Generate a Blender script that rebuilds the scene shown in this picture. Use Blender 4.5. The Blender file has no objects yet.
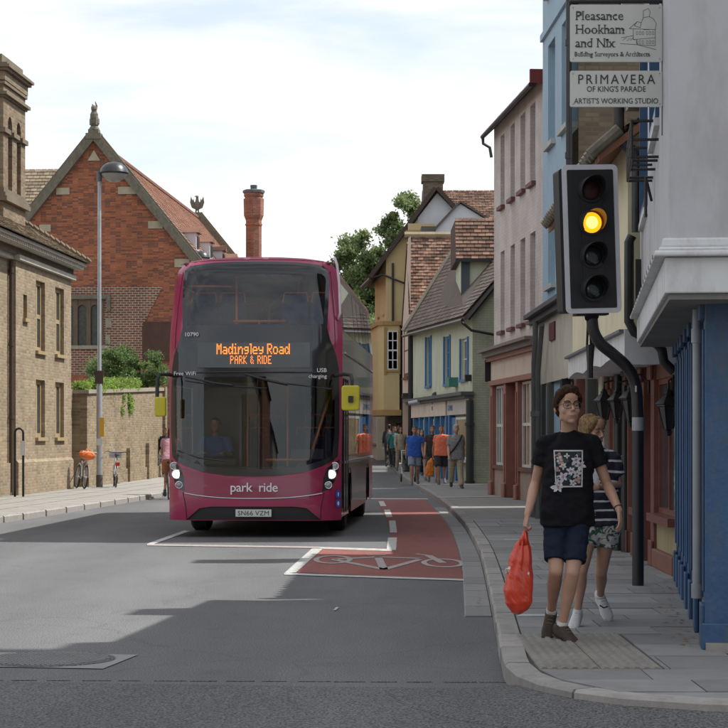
import bpy, bmesh, math, random
from math import sin, cos, pi, radians, sqrt, atan2
from mathutils import Vector, Matrix, noise
from mathutils.geometry import delaunay_2d_cdt
from mathutils.bvhtree import BVHTree
import numpy as np

scene = bpy.context.scene
col = scene.collection
rnd = random.Random(7)

# ------------------------------------------------------------------ camera, sky, sun, exposure
F = 2000.0; CX = 364.0; HY = 437.0; EYE = 1.56      # focal length in pixels of the 728 px photograph, horizon row, eye height
cam_d = bpy.data.cameras.new('camera'); cam = bpy.data.objects.new('camera', cam_d); col.objects.link(cam)
cam.location = (0, 0, EYE); cam.rotation_euler = (pi/2, 0, 0)
cam_d.sensor_width = 36; cam_d.lens = 36*F/728; cam_d.shift_y = (HY-CX)/728
cam_d.clip_start = .1; cam_d.clip_end = 3000
scene.camera = cam
SUN_EL, SUN_AZ = radians(54), radians(76)
w = bpy.data.worlds.new("World"); scene.world = w; w.use_nodes = True
nt = w.node_tree; nt.nodes.clear()
def N(nt, typ, **kw):
    n = nt.nodes.new(typ)
    for k, v in kw.items():
        if k.startswith('in_'): n.inputs[k[3:].replace('_', ' ')].default_value = v
        elif isinstance(k, str): setattr(n, k, v)
    return n
sky = N(nt, 'ShaderNodeTexSky', sky_type='NISHITA', sun_disc=False)
sky.sun_elevation = SUN_EL; sky.sun_rotation = SUN_AZ; sky.air_density = 1.0; sky.dust_density = 1.5; sky.ozone_density = 1.2
tc = N(nt, 'ShaderNodeTexCoord'); mp = N(nt, 'ShaderNodeMapping'); mp.inputs['Scale'].default_value = (1.6, 1.6, 6.5)
mp.inputs['Location'].default_value = (.35, .1, .3)
ns = N(nt, 'ShaderNodeTexNoise'); ns.inputs['Scale'].default_value = 2.6; ns.inputs['Detail'].default_value = 7; ns.inputs['Roughness'].default_value = .55
ns.inputs['Distortion'].default_value = .35
cr = N(nt, 'ShaderNodeValToRGB'); cr.color_ramp.elements[0].position = .40; cr.color_ramp.elements[0].color = (.46, .46, .46, 1)
cr.color_ramp.elements[1].position = .60; cr.color_ramp.elements[1].color = (1, 1, 1, 1)
mx = N(nt, 'ShaderNodeMixRGB'); mx.inputs['Color2'].default_value = (5.9, 5.95, 6.0, 1)
bg = N(nt, 'ShaderNodeBackground'); bg.inputs['Strength'].default_value = .095
wo = N(nt, 'ShaderNodeOutputWorld')
L = nt.links.new
L(tc.outputs['Generated'], mp.inputs['Vector']); L(mp.outputs[0], ns.inputs['Vector']); L(ns.outputs['Fac'], cr.inputs['Fac'])
L(cr.outputs['Color'], mx.inputs['Fac']); L(sky.outputs[0], mx.inputs['Color1']); L(mx.outputs[0], bg.inputs['Color']); L(bg.outputs[0], wo.inputs['Surface'])
sun_d = bpy.data.lights.new('sun', 'SUN'); sun_d.energy = 2.85; sun_d.angle = radians(.55); sun_d.color = (1, .965, .91)
sun = bpy.data.objects.new('sun', sun_d); col.objects.link(sun)
to_sun = Vector((cos(SUN_EL)*sin(SUN_AZ), cos(SUN_EL)*cos(SUN_AZ), sin(SUN_EL)))
sun.rotation_euler = to_sun.to_track_quat('Z', 'Y').to_euler()
scene.view_settings.view_transform = 'Standard'; scene.view_settings.look = 'None'
scene.view_settings.exposure = 1.0; scene.view_settings.gamma = 1
scene.cycles.max_bounces = 8

# ------------------------------------------------------------------ helpers
V = Vector
def P(px, py, D): return V(((px-CX)/F*D, D, EYE+(HY-py)/F*D))
def rise(D):                                        # the street climbs gently beyond 62 m
    if D <= 62: return 0.0
    if D < 120: return .00048*(D-62)**2
    return 1.615+.055*(D-120)
def lin(c):
    c /= 255
    return c/12.92 if c <= .04045 else ((c+.055)/1.055)**2.4
def rgb(r, g, b): return (lin(r), lin(g), lin(b), 1)

class MB:
    def __init__(s): s.v = []; s.f = []; s.r = []
    def add(s, vs, fs, r=None):
        o = len(s.v); s.v += [tuple(v) for v in vs]; s.f += [tuple(i+o for i in f) for f in fs]; s.r += [rnd.random() if r is None else r]*len(fs)
        return s
    def quad(s, a, b, c, d, r=None): return s.add((a, b, c, d), ((0, 1, 2, 3),), r)
    def box(s, x0, x1, y0, y1, z0, z1, r=None):
        x0, x1 = min(x0, x1), max(x0, x1); y0, y1 = min(y0, y1), max(y0, y1); z0, z1 = min(z0, z1), max(z0, z1)
        return s.add([(x0,y0,z0),(x1,y0,z0),(x1,y1,z0),(x0,y1,z0),(x0,y0,z1),(x1,y0,z1),(x1,y1,z1),(x0,y1,z1)],
              [(0,3,2,1),(4,5,6,7),(0,1,5,4),(1,2,6,5),(2,3,7,6),(3,0,4,7)], r)
    def prism(s, poly, axis, a, b):                 # polygon (2D) extruded along an axis; 'y': poly=(x,z)  'x': poly=(y,z)  'z': poly=(x,y)
        f = {'y': lambda p, t: (p[0], t, p[1]), 'x': lambda p, t: (t, p[0], p[1]), 'z': lambda p, t: (p[0], p[1], t)}[axis]
        n = len(poly); vs = [f(p, a) for p in poly]+[f(p, b) for p in poly]
        return s.add(vs, [tuple(range(n))[::-1], tuple(range(n, 2*n))]+[(i, (i+1) % n, n+(i+1) % n, n+i) for i in range(n)])
    def tube(s, pts, r, n=8, cap=True, r2=None):
        pts = [V(p) for p in pts]; m = len(pts); rs = r if isinstance(r, (list, tuple)) else [r+(r2-r)*i/(m-1) for i in range(m)] if r2 is not None else [r]*m
        vs = []; up = None
        for i, p in enumerate(pts):
            d = (pts[min(i+1, m-1)]-pts[max(i-1, 0)]).normalized()
            if up is None: up = V((0, 0, 1)) if abs(d.z) < .9 else V((0, 1, 0))
            a = d.cross(up).normalized(); b = a.cross(d).normalized(); up = b
            for k in range(n):
                t = 2*pi*k/n; vs.append(p+(a*cos(t)+b*sin(t))*rs[i])
        fs = [(i*n+k, i*n+(k+1) % n, (i+1)*n+(k+1) % n, (i+1)*n+k) for i in range(m-1) for k in range(n)]
        if cap: fs += [tuple(range(n))[::-1], tuple(range((m-1)*n, m*n))]
        return s.add(vs, fs)
    def lathe(s, prof, c=(0, 0, 0), n=16, axis='z'):
        vs = []
        for r, h in prof:
            for k in range(n):
                t = 2*pi*k/n; x, y = r*cos(t), r*sin(t)
                vs.append((c[0]+x, c[1]+y, c[2]+h) if axis == 'z' else (c[0]+x, c[1]+h, c[2]+y) if axis == 'y' else (c[0]+h, c[1]+x, c[2]+y))
        m = len(prof)
        return s.add(vs, [(i*n+k, i*n+(k+1) % n, (i+1)*n+(k+1) % n, (i+1)*n+k) for i in range(m-1) for k in range(n)]+[tuple(range(n))[::-1], tuple(range((m-1)*n, m*n))])
    def sphere(s, c, r, n=12, sc=(1, 1, 1)):
        m = n//2; pr = [(max(1e-4, sin(pi*i/m))*r, -cos(pi*i/m)*r) for i in range(m+1)]
        vs = []
        for rr, h in pr:
            for k in range(n):
                t = 2*pi*k/n; vs.append((c[0]+rr*cos(t)*sc[0], c[1]+rr*sin(t)*sc[1], c[2]+h*sc[2]))
        return s.add(vs, [(i*n+k, i*n+(k+1) % n, (i+1)*n+(k+1) % n, (i+1)*n+k) for i in range(m) for k in range(n)])
    def torus(s, c, R, r, axis='y', n=24, m=6, a0=0, a1=2*pi, flat=1):
        full = abs(a1-a0-2*pi) < 1e-3; vs = []; N_ = n if full else n+1
        for i in range(N_):
            t = a0+(a1-a0)*i/n
            for k in range(m):
                q = 2*pi*k/m; rr = R+r*cos(q); h = r*sin(q)*flat
                x, y = rr*cos(t), rr*sin(t)
                vs.append((c[0]+x, c[1]+h, c[2]+y) if axis == 'y' else (c[0]+h, c[1]+x, c[2]+y) if axis == 'x' else (c[0]+x, c[1]+y, c[2]+h))
        return s.add(vs, [(i*m+k, i*m+(k+1) % m, ((i+1) % N_)*m+(k+1) % m, ((i+1) % N_)*m+k) for i in range(n) for k in range(m)])
    def build(s, name, m, parent=None, smooth=False, kind=None, rand=False, fix=True):
        me = bpy.data.meshes.new(name); me.from_pydata([tuple(v) for v in s.v], [], s.f)
        if rand:
            at = me.attributes.new('rnd', 'FLOAT', 'FACE'); at.data.foreach_set('value', s.r)
        if fix and len(s.f) < 40000 and not rand:
            bm = bmesh.new(); bm.from_mesh(me); bmesh.ops.recalc_face_normals(bm, faces=bm.faces); bm.to_mesh(me); bm.free()
        me.materials.append(m); me.validate()
        if smooth: me.shade_smooth() if smooth is True else me.shade_smooth(); 
        if smooth and smooth is not True: me.set_sharp_from_angle(angle=radians(smooth))
        return link(name, me, parent, kind)
def link(name, me, parent=None, kind=None):
    o = bpy.data.objects.new(name, me); col.objects.link(o)
    if parent: o.parent = parent
    if kind: o['kind'] = kind
    return o
def thing(name, label, cat, loc=(0, 0, 0), rz=0, group=None):
    o = bpy.data.objects.new(name, None); col.objects.link(o); o.location = loc; o.rotation_euler = (0, 0, rz)
    o.empty_display_size = .2
    o['label'] = label; o['category'] = cat
    if group: o['group'] = group
    return o
def tag(o, label, cat, group=None, kind=None):
    o['label'] = label; o['category'] = cat
    if group: o['group'] = group
    if kind: o['kind'] = kind
    return o
def copy_tree(o, parent=None):
    c = o.copy(); col.objects.link(c); c.parent = parent
    for ch in list(o.children): copy_tree(ch, c)
    return c
def bevel(o, wd=.01, seg=2):
    b = o.modifiers.new('bevel', 'BEVEL'); b.width = wd; b.segments = seg; b.limit_method = 'ANGLE'; b.angle_limit = radians(40)
    return o
def pip(p, poly):
    x, y = p; ins = False; j = len(poly)-1
    for i in range(len(poly)):
        xi, yi = poly[i]; xj, yj = poly[j]
        if (yi > y) != (yj > y) and x < (xj-xi)*(y-yi)/(yj-yi)+xi: ins = not ins
        j = i
    return ins
def region(outer, holes, fn, step=None, bounds=None):   # tessellated 2D region mapped through fn(u, v) -> point
    pts = []; edges = []
    for lp in [outer]+holes:
        o = len(pts); n = 0; q = []
        for i in range(len(lp)):
            a, b = V(lp[i]), V(lp[(i+1) % len(lp)]); k = max(1, int((b-a).length/step)) if step else 1
            q += [a+(b-a)*t/k for t in range(k)]
        pts += q; edges += [(o+i, o+(i+1) % len(q)) for i in range(len(q))]
    if step:
        us = [p[0] for p in outer]; vs = [p[1] for p in outer]
        nu = int((max(us)-min(us))/step)+1; nv = int((max(vs)-min(vs))/step)+1
        for i in range(1, nu):
            for j in range(1, nv):
                p = (min(us)+(max(us)-min(us))*i/nu, min(vs)+(max(vs)-min(vs))*j/nv)
                if pip(p, outer): pts.append(V(p))
    r = delaunay_2d_cdt([V(p) for p in pts], edges, [], 0, 1e-5)
    fs = []
    for f in r[2]:
        c = sum((r[0][i] for i in f), V((0, 0)))/len(f)
        if pip(c, outer) and not any(pip(c, h) for h in holes): fs.append(tuple(f))
    return [fn(p[0], p[1]) for p in r[0]], fs
def wall(mb, o, du, n, W, z0, z1, ops=(), depth=.12, top=None):   # wall sheet with real openings; du along, n outward; openings (u0,u1,z0,z1)
    o, du, n = V(o), V(du), V(n); zz = V((0, 0, 1))
    us = sorted({0, W, *[a for q in ops for a in q[:2]]}); vs = sorted({z0, z1, *[a for q in ops for a in q[2:4]]})
    for i in range(len(us)-1):
        for j in range(len(vs)-1):
            c = ((us[i]+us[i+1])/2, (vs[j]+vs[j+1])/2)
            if any(q[0] < c[0] < q[1] and q[2] < c[1] < q[3] for q in ops): continue
            mb.quad(*[o+du*a+zz*b for a, b in ((us[i], vs[j]), (us[i+1], vs[j]), (us[i+1], vs[j+1]), (us[i], vs[j+1]))])
    for q in ops:
        cs = [(q[0], q[2]), (q[1], q[2]), (q[1], q[3]), (q[0], q[3])]
        for k in range(4):
            a, b = cs[k], cs[(k+1) % 4]; A, B = o+du*a[0]+zz*a[1], o+du*b[0]+zz*b[1]
            mb.quad(A, B, B-n*depth, A-n*depth)
def fbox(mb, o, du, n, u0, u1, y0, y1, z0, z1):     # box in a facade frame, y measured outward
    o, du, n = V(o), V(du), V(n); zz = V((0, 0, 1))
    vs = [o+du*u+n*y+zz*z for z in (z0, z1) for u, y in ((u0, y0), (u1, y0), (u1, y1), (u0, y1))]
    mb.add(vs, [(0,3,2,1),(4,5,6,7),(0,1,5,4),(1,2,6,5),(2,3,7,6),(3,0,4,7)])
def tiles(mb, e0, e1, t1, t0, course=.11, tw=.17, th=.018, jit=.004):   # stepped roof tiles over a (possibly warped) quad: eave e0-e1, top t0-t1
    e0, e1, t1, t0 = map(V, (e0, e1, t1, t0)); n = (e1-e0).cross(t0-e0).normalized()
    if n.z < 0: n = -n
    nr = max(2, int(((t0-e0).length+(t1-e1).length)/2/course)); nc = max(2, int(max((e1-e0).length, (t1-t0).length)/tw))
    for i in range(nr):
        a, b = i/nr, (i+1.15)/nr; b = min(b, 1)
        L0, L1 = e0+(t0-e0)*a, e1+(t1-e1)*a; U0, U1 = e0+(t0-e0)*b, e1+(t1-e1)*b
        off = .5*(i % 2)
        for j in range(-1 if off else 0, nc):
            s0, s1 = max(0, (j+off)/nc), min(1, (j+1+off)/nc)
            if s1 <= s0: continue
            h = th+rnd.uniform(-jit, jit); g = .03*(s1-s0)
            A, B = L0+(L1-L0)*(s0+g)+n*h, L0+(L1-L0)*(s1-g)+n*h
            C, D = U0+(U1-U0)*(s1-g)+n*.003, U0+(U1-U0)*(s0+g)+n*.003
            mb.add((A, B, C, D, A-n*h, B-n*h), ((0, 1, 2, 3), (4, 5, 1, 0)))

# ------------------------------------------------------------------ materials
MAT = {}
def new_mat(name):
    m = bpy.data.materials.new(name); m.use_nodes = True; nt = m.node_tree; b = nt.nodes['Principled BSDF']
    return m, nt, b
def mat(name, c, rough=.6, metal=0, var=.12, vs=3.0, bump=0, bs=60, dirt=0, dirtc=None, ds=.8, coat=0, spec=None, per_obj=0, attr=0, sheen=0, crack=0):
    if name in MAT: return MAT[name]
    m, nt, b = new_mat(name); L = nt.links.new
    tc = N(nt, 'ShaderNodeTexCoord'); src = None
    c = tuple(c[:3])+(1,)
    b.inputs['Roughness'].default_value = rough; b.inputs['Metallic'].default_value = metal
    if coat: b.inputs['Coat Weight'].default_value = coat; b.inputs['Coat Roughness'].default_value = .05
    if spec is not None: b.inputs['Specular IOR Level'].default_value = spec
    if sheen: b.inputs['Sheen Weight'].default_value = sheen
    n1 = N(nt, 'ShaderNodeTexNoise'); n1.inputs['Scale'].default_value = vs; n1.inputs['Detail'].default_value = 6; n1.inputs['Roughness'].default_value = .62
    L(tc.outputs['Object'], n1.inputs['Vector'])
    r1 = N(nt, 'ShaderNodeValToRGB'); r1.color_ramp.elements[0].position = .3; r1.color_ramp.elements[1].position = .7
    r1.color_ramp.elements[0].color = tuple(x*(1-var) for x in c[:3])+(1,); r1.color_ramp.elements[1].color = tuple(min(1, x*(1+var)) for x in c[:3])+(1,)
    L(n1.outputs['Fac'], r1.inputs['Fac']); src = r1.outputs['Color']
    if dirt:
        mpn = N(nt, 'ShaderNodeMapping'); mpn.inputs['Scale'].default_value = (1, 1, .35); L(tc.outputs['Object'], mpn.inputs['Vector'])
        n2 = N(nt, 'ShaderNodeTexNoise'); n2.inputs['Scale'].default_value = ds*3; n2.inputs['Detail'].default_value = 9; n2.inputs['Roughness'].default_value = .7
        L(mpn.outputs[0], n2.inputs['Vector'])
        r2 = N(nt, 'ShaderNodeMapRange'); r2.inputs['From Min'].default_value = .48; r2.inputs['From Max'].default_value = .72; r2.inputs['To Max'].default_value = dirt
        L(n2.outputs['Fac'], r2.inputs['Value'])
        mm = N(nt, 'ShaderNodeMixRGB'); mm.inputs['Color2'].default_value = dirtc or tuple(x*.4 for x in c[:3])+(1,)
        L(r2.outputs[0], mm.inputs['Fac']); L(src, mm.inputs['Color1']); src = mm.outputs[0]
    if crack:
        nz = N(nt, 'ShaderNodeTexNoise'); nz.inputs['Scale'].default_value = 1.7; nz.inputs['Detail'].default_value = 6; L(tc.outputs['Object'], nz.inputs['Vector'])
        mz = N(nt, 'ShaderNodeMixRGB'); mz.inputs['Fac'].default_value = .35; L(tc.outputs['Object'], mz.inputs['Color1']); L(nz.outputs['Color'], mz.inputs['Color2'])
        vz = N(nt, 'ShaderNodeTexVoronoi'); vz.feature = 'DISTANCE_TO_EDGE'; vz.inputs['Scale'].default_value = 1.1; L(mz.outputs[0], vz.inputs['Vector'])
        rz_ = N(nt, 'ShaderNodeMapRange'); rz_.inputs['From Min'].default_value = .0; rz_.inputs['From Max'].default_value = .009; rz_.inputs['To Min'].default_value = crack; rz_.inputs['To Max'].default_value = 0; L(vz.outputs['Distance'], rz_.inputs['Value'])
        nq = N(nt, 'ShaderNodeTexNoise'); nq.inputs['Scale'].default_value = .8; L(tc.outputs['Object'], nq.inputs['Vector']); rq = N(nt, 'ShaderNodeMapRange'); rq.inputs['From Min'].default_value = .48; rq.inputs['From Max'].default_value = .6; L(nq.outputs['Fac'], rq.inputs['Value'])
        mq = N(nt, 'ShaderNodeMath', operation='MULTIPLY'); L(rz_.outputs[0], mq.inputs[0]); L(rq.outputs[0], mq.inputs[1])
        m3 = N(nt, 'ShaderNodeMixRGB'); m3.inputs['Color2'].default_value = tuple(x*.35 for x in c[:3])+(1,); L(mq.outputs[0], m3.inputs['Fac']); L(src, m3.inputs['Color1']); src = m3.outputs[0]
    if per_obj or attr:
        if per_obj: oi = N(nt, 'ShaderNodeObjectInfo').outputs['Random']
        else: oi = N(nt, 'ShaderNodeAttribute', attribute_name='rnd').outputs['Fac']
        amt = per_obj or attr
        mr = N(nt, 'ShaderNodeMapRange'); mr.inputs['To Min'].default_value = 1-amt; mr.inputs['To Max'].default_value = 1+amt; L(oi, mr.inputs['Value'])
        mu = N(nt, 'ShaderNodeVectorMath', operation='SCALE'); L(src, mu.inputs[0]); L(mr.outputs[0], mu.inputs['Scale']); src = mu.outputs[0]
    L(src, b.inputs['Base Color'])
    if bump:
        n3 = N(nt, 'ShaderNodeTexNoise'); n3.inputs['Scale'].default_value = bs; n3.inputs['Detail'].default_value = 4; L(tc.outputs['Object'], n3.inputs['Vector'])
        bp = N(nt, 'ShaderNodeBump'); bp.inputs['Strength'].default_value = bump; bp.inputs['Distance'].default_value = .01
        L(n3.outputs['Fac'], bp.inputs['Height']); L(bp.outputs[0], b.inputs['Normal'])
    MAT[name] = m; return m
def brick(name, cols, mortar, bw=.225, bh=.075, ms=.011, patch=None, rough=.85, bump=.5, mix=.5):
    m, nt, b = new_mat(name); L = nt.links.new
    tc = N(nt, 'ShaderNodeTexCoord'); sp = N(nt, 'ShaderNodeSeparateXYZ'); L(tc.outputs['Object'], sp.inputs[0])
    ad = N(nt, 'ShaderNodeMath', operation='ADD'); L(sp.outputs[0], ad.inputs[0]); L(sp.outputs[1], ad.inputs[1])
    cb = N(nt, 'ShaderNodeCombineXYZ'); L(ad.outputs[0], cb.inputs[0]); L(sp.outputs[2], cb.inputs[1])
    def bt(c1, c2, mo, seed):
        t = N(nt, 'ShaderNodeTexBrick'); t.inputs['Scale'].default_value = 1; t.inputs['Brick Width'].default_value = bw; t.inputs['Row Height'].default_value = bh
        t.inputs['Mortar Size'].default_value = ms; t.inputs['Mortar Smooth'].default_value = .2; t.inputs['Bias'].default_value = seed
        t.inputs['Color1'].default_value = c1; t.inputs['Color2'].default_value = c2; t.inputs['Mortar'].default_value = mo; L(cb.outputs[0], t.inputs['Vector']); return t
    t1 = bt(cols[0], cols[1], mortar, 0)
    # a third colour, brick by brick: white noise on the brick's own cell
    dv = N(nt, 'ShaderNodeVectorMath', operation='DIVIDE'); dv.inputs[1].default_value = (bw, bh, 1); L(cb.outputs[0], dv.inputs[0])
    fl = N(nt, 'ShaderNodeVectorMath', operation='FLOOR'); L(dv.outputs[0], fl.inputs[0]); wn = N(nt, 'ShaderNodeTexWhiteNoise'); L(fl.outputs[0], wn.inputs['Vector'])
    rp = N(nt, 'ShaderNodeValToRGB'); rp.color_ramp.interpolation = 'CONSTANT'
    els = rp.color_ramp.elements; els[0].color = cols[0]; els[1].color = cols[-1]; els[1].position = .8
    for k in range(1, len(cols)-1): e = els.new(.2+.6*k/(len(cols)-1)); e.color = cols[k]
    L(wn.outputs['Value'], rp.inputs['Fac'])
    mx = N(nt, 'ShaderNodeMixRGB'); L(t1.outputs['Color'], mx.inputs['Color1']); L(rp.outputs[0], mx.inputs['Color2'])
    mk = N(nt, 'ShaderNodeMath', operation='MULTIPLY'); mk.inputs[1].default_value = mix
    iv = N(nt, 'ShaderNodeMath', operation='SUBTRACT'); iv.inputs[0].default_value = 1; L(t1.outputs['Fac'], iv.inputs[1]); L(iv.outputs[0], mk.inputs[0]); L(mk.outputs[0], mx.inputs['Fac'])
    src = mx.outputs[0]
    n2 = N(nt, 'ShaderNodeTexNoise'); n2.inputs['Scale'].default_value = .9; n2.inputs['Detail'].default_value = 8; n2.inputs['Roughness'].default_value = .7; L(tc.outputs['Object'], n2.inputs['Vector'])
    mr = N(nt, 'ShaderNodeMapRange'); mr.inputs['From Min'].default_value = .3; mr.inputs['From Max'].default_value = .7; mr.inputs['To Min'].default_value = .72; mr.inputs['To Max'].default_value = 1.2; L(n2.outputs['Fac'], mr.inputs['Value'])
    sc = N(nt, 'ShaderNodeVectorMath', operation='SCALE'); L(src, sc.inputs[0]); L(mr.outputs[0], sc.inputs['Scale']); L(sc.outputs[0], b.inputs['Base Color'])
    b.inputs['Roughness'].default_value = rough
    bp = N(nt, 'ShaderNodeBump'); bp.inputs['Strength'].default_value = bump; bp.inputs['Distance'].default_value = .012; L(iv.outputs[0], bp.inputs['Height']); L(bp.outputs[0], b.inputs['Normal'])
    MAT[name] = m; return m
def glass(name, tint=(.7, .75, .75), trans=.6, rough=.01, gloss=1.0, ior=1.6):
    m, nt, b = new_mat(name); nt.nodes.remove(b); L = nt.links.new
    tr = N(nt, 'ShaderNodeBsdfTransparent'); tr.inputs[0].default_value = tuple(x*trans for x in tint)+(1,)
    gl = N(nt, 'ShaderNodeBsdfGlossy'); gl.inputs['Roughness'].default_value = rough; gl.inputs[0].default_value = (gloss, gloss, gloss, 1)
    fr = N(nt, 'ShaderNodeFresnel'); fr.inputs[0].default_value = ior; mx = N(nt, 'ShaderNodeMixShader')
    L(fr.outputs[0], mx.inputs[0]); L(tr.outputs[0], mx.inputs[1]); L(gl.outputs[0], mx.inputs[2]); L(mx.outputs[0], nt.nodes['Material Output'].inputs[0])
    MAT[name] = m; return m
def emis(name, c, s):
    m, nt, b = new_mat(name); b.inputs['Base Color'].default_value = tuple(c[:3])+(1,); b.inputs['Emission Color'].default_value = tuple(c[:3])+(1,); b.inputs['Emission Strength'].default_value = s
    MAT[name] = m; return m
def asphalt(name, c, spots=.5, bs=220, crack=0):
    m, nt, b = new_mat(name); L = nt.links.new; tc = N(nt, 'ShaderNodeTexCoord')
    n1 = N(nt, 'ShaderNodeTexNoise'); n1.inputs['Scale'].default_value = bs; n1.inputs['Detail'].default_value = 2; L(tc.outputs['Object'], n1.inputs['Vector'])
    n2 = N(nt, 'ShaderNodeTexNoise'); n2.inputs['Scale'].default_value = .45; n2.inputs['Detail'].default_value = 7; n2.inputs['Roughness'].default_value = .65
    mpn = N(nt, 'ShaderNodeMapping'); mpn.inputs['Scale'].default_value = (1.6, .35, 1); L(tc.outputs['Object'], mpn.inputs[0]); L(mpn.outputs[0], n2.inputs['Vector'])
    vo = N(nt, 'ShaderNodeTexVoronoi'); vo.inputs['Scale'].default_value = 90; L(tc.outputs['Object'], vo.inputs['Vector'])
    a = N(nt, 'ShaderNodeMapRange'); a.inputs['From Min'].default_value = .3; a.inputs['From Max'].default_value = .7; a.inputs['To Min'].default_value = 1-spots; a.inputs['To Max'].default_value = 1+spots; L(n1.outputs['Fac'], a.inputs['Value'])
    d = N(nt, 'ShaderNodeMapRange'); d.inputs['From Min'].default_value = .3; d.inputs['From Max'].default_value = .7; d.inputs['To Min'].default_value = .84; d.inputs['To Max'].default_value = 1.14; L(n2.outputs['Fac'], d.inputs['Value'])
    e = N(nt, 'ShaderNodeMapRange'); e.inputs['From Max'].default_value = .35; e.inputs['To Min'].default_value = 1.35; e.inputs['To Max'].default_value = .93; L(vo.outputs['Distance'], e.inputs['Value'])
    m1 = N(nt, 'ShaderNodeMath', operation='MULTIPLY'); L(a.outputs[0], m1.inputs[0]); L(d.outputs[0], m1.inputs[1])
    m2 = N(nt, 'ShaderNodeMath', operation='MULTIPLY'); L(m1.outputs[0], m2.inputs[0]); L(e.outputs[0], m2.inputs[1])
    nz = N(nt, 'ShaderNodeTexNoise'); nz.inputs['Scale'].default_value = .9; nz.inputs['Detail'].default_value = 7; L(tc.outputs['Object'], nz.inputs['Vector'])
    mz = N(nt, 'ShaderNodeMixRGB'); mz.inputs['Fac'].default_value = .5; L(tc.outputs['Object'], mz.inputs['Color1']); L(nz.outputs['Color'], mz.inputs['Color2'])
    vz = N(nt, 'ShaderNodeTexVoronoi'); vz.feature = 'DISTANCE_TO_EDGE'; vz.inputs['Scale'].default_value = .42; L(mz.outputs[0], vz.inputs['Vector'])
    rz_ = N(nt, 'ShaderNodeMapRange'); rz_.inputs['From Max'].default_value = .006; rz_.inputs['To Min'].default_value = .86; rz_.inputs['To Max'].default_value = 1; L(vz.outputs['Distance'], rz_.inputs['Value'])
    sx = N(nt, 'ShaderNodeSeparateXYZ'); L(tc.outputs['Object'], sx.inputs[0]); nw = N(nt, 'ShaderNodeMath', operation='MULTIPLY_ADD'); L(nz.outputs['Fac'], nw.inputs[0]); nw.inputs[1].default_value = 1.6; L(sx.outputs[0], nw.inputs[2])
    sn = N(nt, 'ShaderNodeMath', operation='SINE'); s3 = N(nt, 'ShaderNodeMath', operation='MULTIPLY'); s3.inputs[1].default_value = 3.1; L(nw.outputs[0], s3.inputs[0]); L(s3.outputs[0], sn.inputs[0])
    tk = N(nt, 'ShaderNodeMapRange'); tk.inputs['From Min'].default_value = -1; tk.inputs['To Min'].default_value = .93; tk.inputs['To Max'].default_value = 1.05; L(sn.outputs[0], tk.inputs['Value'])
    st = N(nt, 'ShaderNodeTexNoise'); st.inputs['Scale'].default_value = 2.3; st.inputs['Detail'].default_value = 5; L(tc.outputs['Object'], st.inputs['Vector']); sr = N(nt, 'ShaderNodeMapRange'); sr.inputs['From Min'].default_value = .62; sr.inputs['From Max'].default_value = .70; sr.inputs['To Min'].default_value = 1; sr.inputs['To Max'].default_value = .90; L(st.outputs['Fac'], sr.inputs['Value'])
    m4 = N(nt, 'ShaderNodeMath', operation='MULTIPLY'); L(m2.outputs[0], m4.inputs[0]); L(rz_.outputs[0], m4.inputs[1]); m5 = N(nt, 'ShaderNodeMath', operation='MULTIPLY'); L(m4.outputs[0], m5.inputs[0]); L(tk.outputs[0], m5.inputs[1]); m6 = N(nt, 'ShaderNodeMath', operation='MULTIPLY'); L(m5.outputs[0], m6.inputs[0]); L(sr.outputs[0], m6.inputs[1])
    s = N(nt, 'ShaderNodeVectorMath', operation='SCALE'); s.inputs[0].default_value = c[:3]; L(m6.outputs[0], s.inputs['Scale']); L(s.outputs[0], b.inputs['Base Color'])
    b.inputs['Roughness'].default_value = .9; b.inputs['Specular IOR Level'].default_value = .25
    bp = N(nt, 'ShaderNodeBump'); bp.inputs['Strength'].default_value = .7; bp.inputs['Distance'].default_value = .006; L(n1.outputs['Fac'], bp.inputs['Height']); L(bp.outputs[0], b.inputs['Normal'])
    MAT[name] = m; return m

M_road = asphalt('asphalt_worn', (.138, .139, .141), .65, 90)
M_road2 = asphalt('asphalt_coarse', (.112, .112, .113), .8, 70)
M_red = asphalt('red_lane_surface', (.25, .098, .086), .4, 130)
M_ground = mat('verge_soil', (.12, .11, .09), .95, bump=.3, bs=4)
M_wline = mat('worn_road_paint', (.33, .30, .29), .75, var=.25, vs=14, dirt=1, dirtc=(.22, .12, .11, 1), ds=6)
M_line = mat('road_paint', (.44, .44, .42), .7, var=.2, vs=9, dirt=.9, dirtc=(.17, .165, .16, 1), ds=4, bump=.2, bs=160)
M_slab = mat('paving_stone', (.215, .213, .21), .8, var=.12, vs=2.5, bump=.3, bs=70, dirt=.5, dirtc=(.13, .125, .12, 1), ds=1.2, per_obj=.2)
M_sun_sliver = mat('painted_sun_paving', (.33, .31, .275), .85, var=.1, vs=2, bump=.3, bs=60, dirt=.4, ds=.6)  # sunlight on the paving put into the colour
M_joint = mat('joint_dirt', (.06, .056, .05), .95, bump=.3, bs=90)
M_tact = mat('tactile_paving', (.215, .20, .175), .85, var=.12, vs=4, bump=.25, bs=110, dirt=.5, ds=2, per_obj=.1)
M_chan = mat('channel_stone', (.215, .21, .205), .85, var=.15, vs=6, bump=.35, bs=80, dirt=.5, ds=2, per_obj=.12)
M_kerb = mat('kerb_stone', (.285, .268, .25), .8, var=.15, vs=6, bump=.35, bs=80, dirt=.6, dirtc=(.14, .12, .11, 1), ds=2, per_obj=.13)
M_conc = mat('concrete_slab', (.24, .24, .235), .9, var=.1, vs=4, bump=.3, bs=100, dirt=.3, ds=2)
M_iron = mat('black_iron', (.012, .012, .013), .45, var=.2, vs=8, bump=.1, bs=60)
M_pipe = mat('black_pipe_paint', (.016, .016, .018), .4, var=.3, vs=10)
M_dark = mat('dark_interior', (.015, .014, .013), .9)
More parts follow.
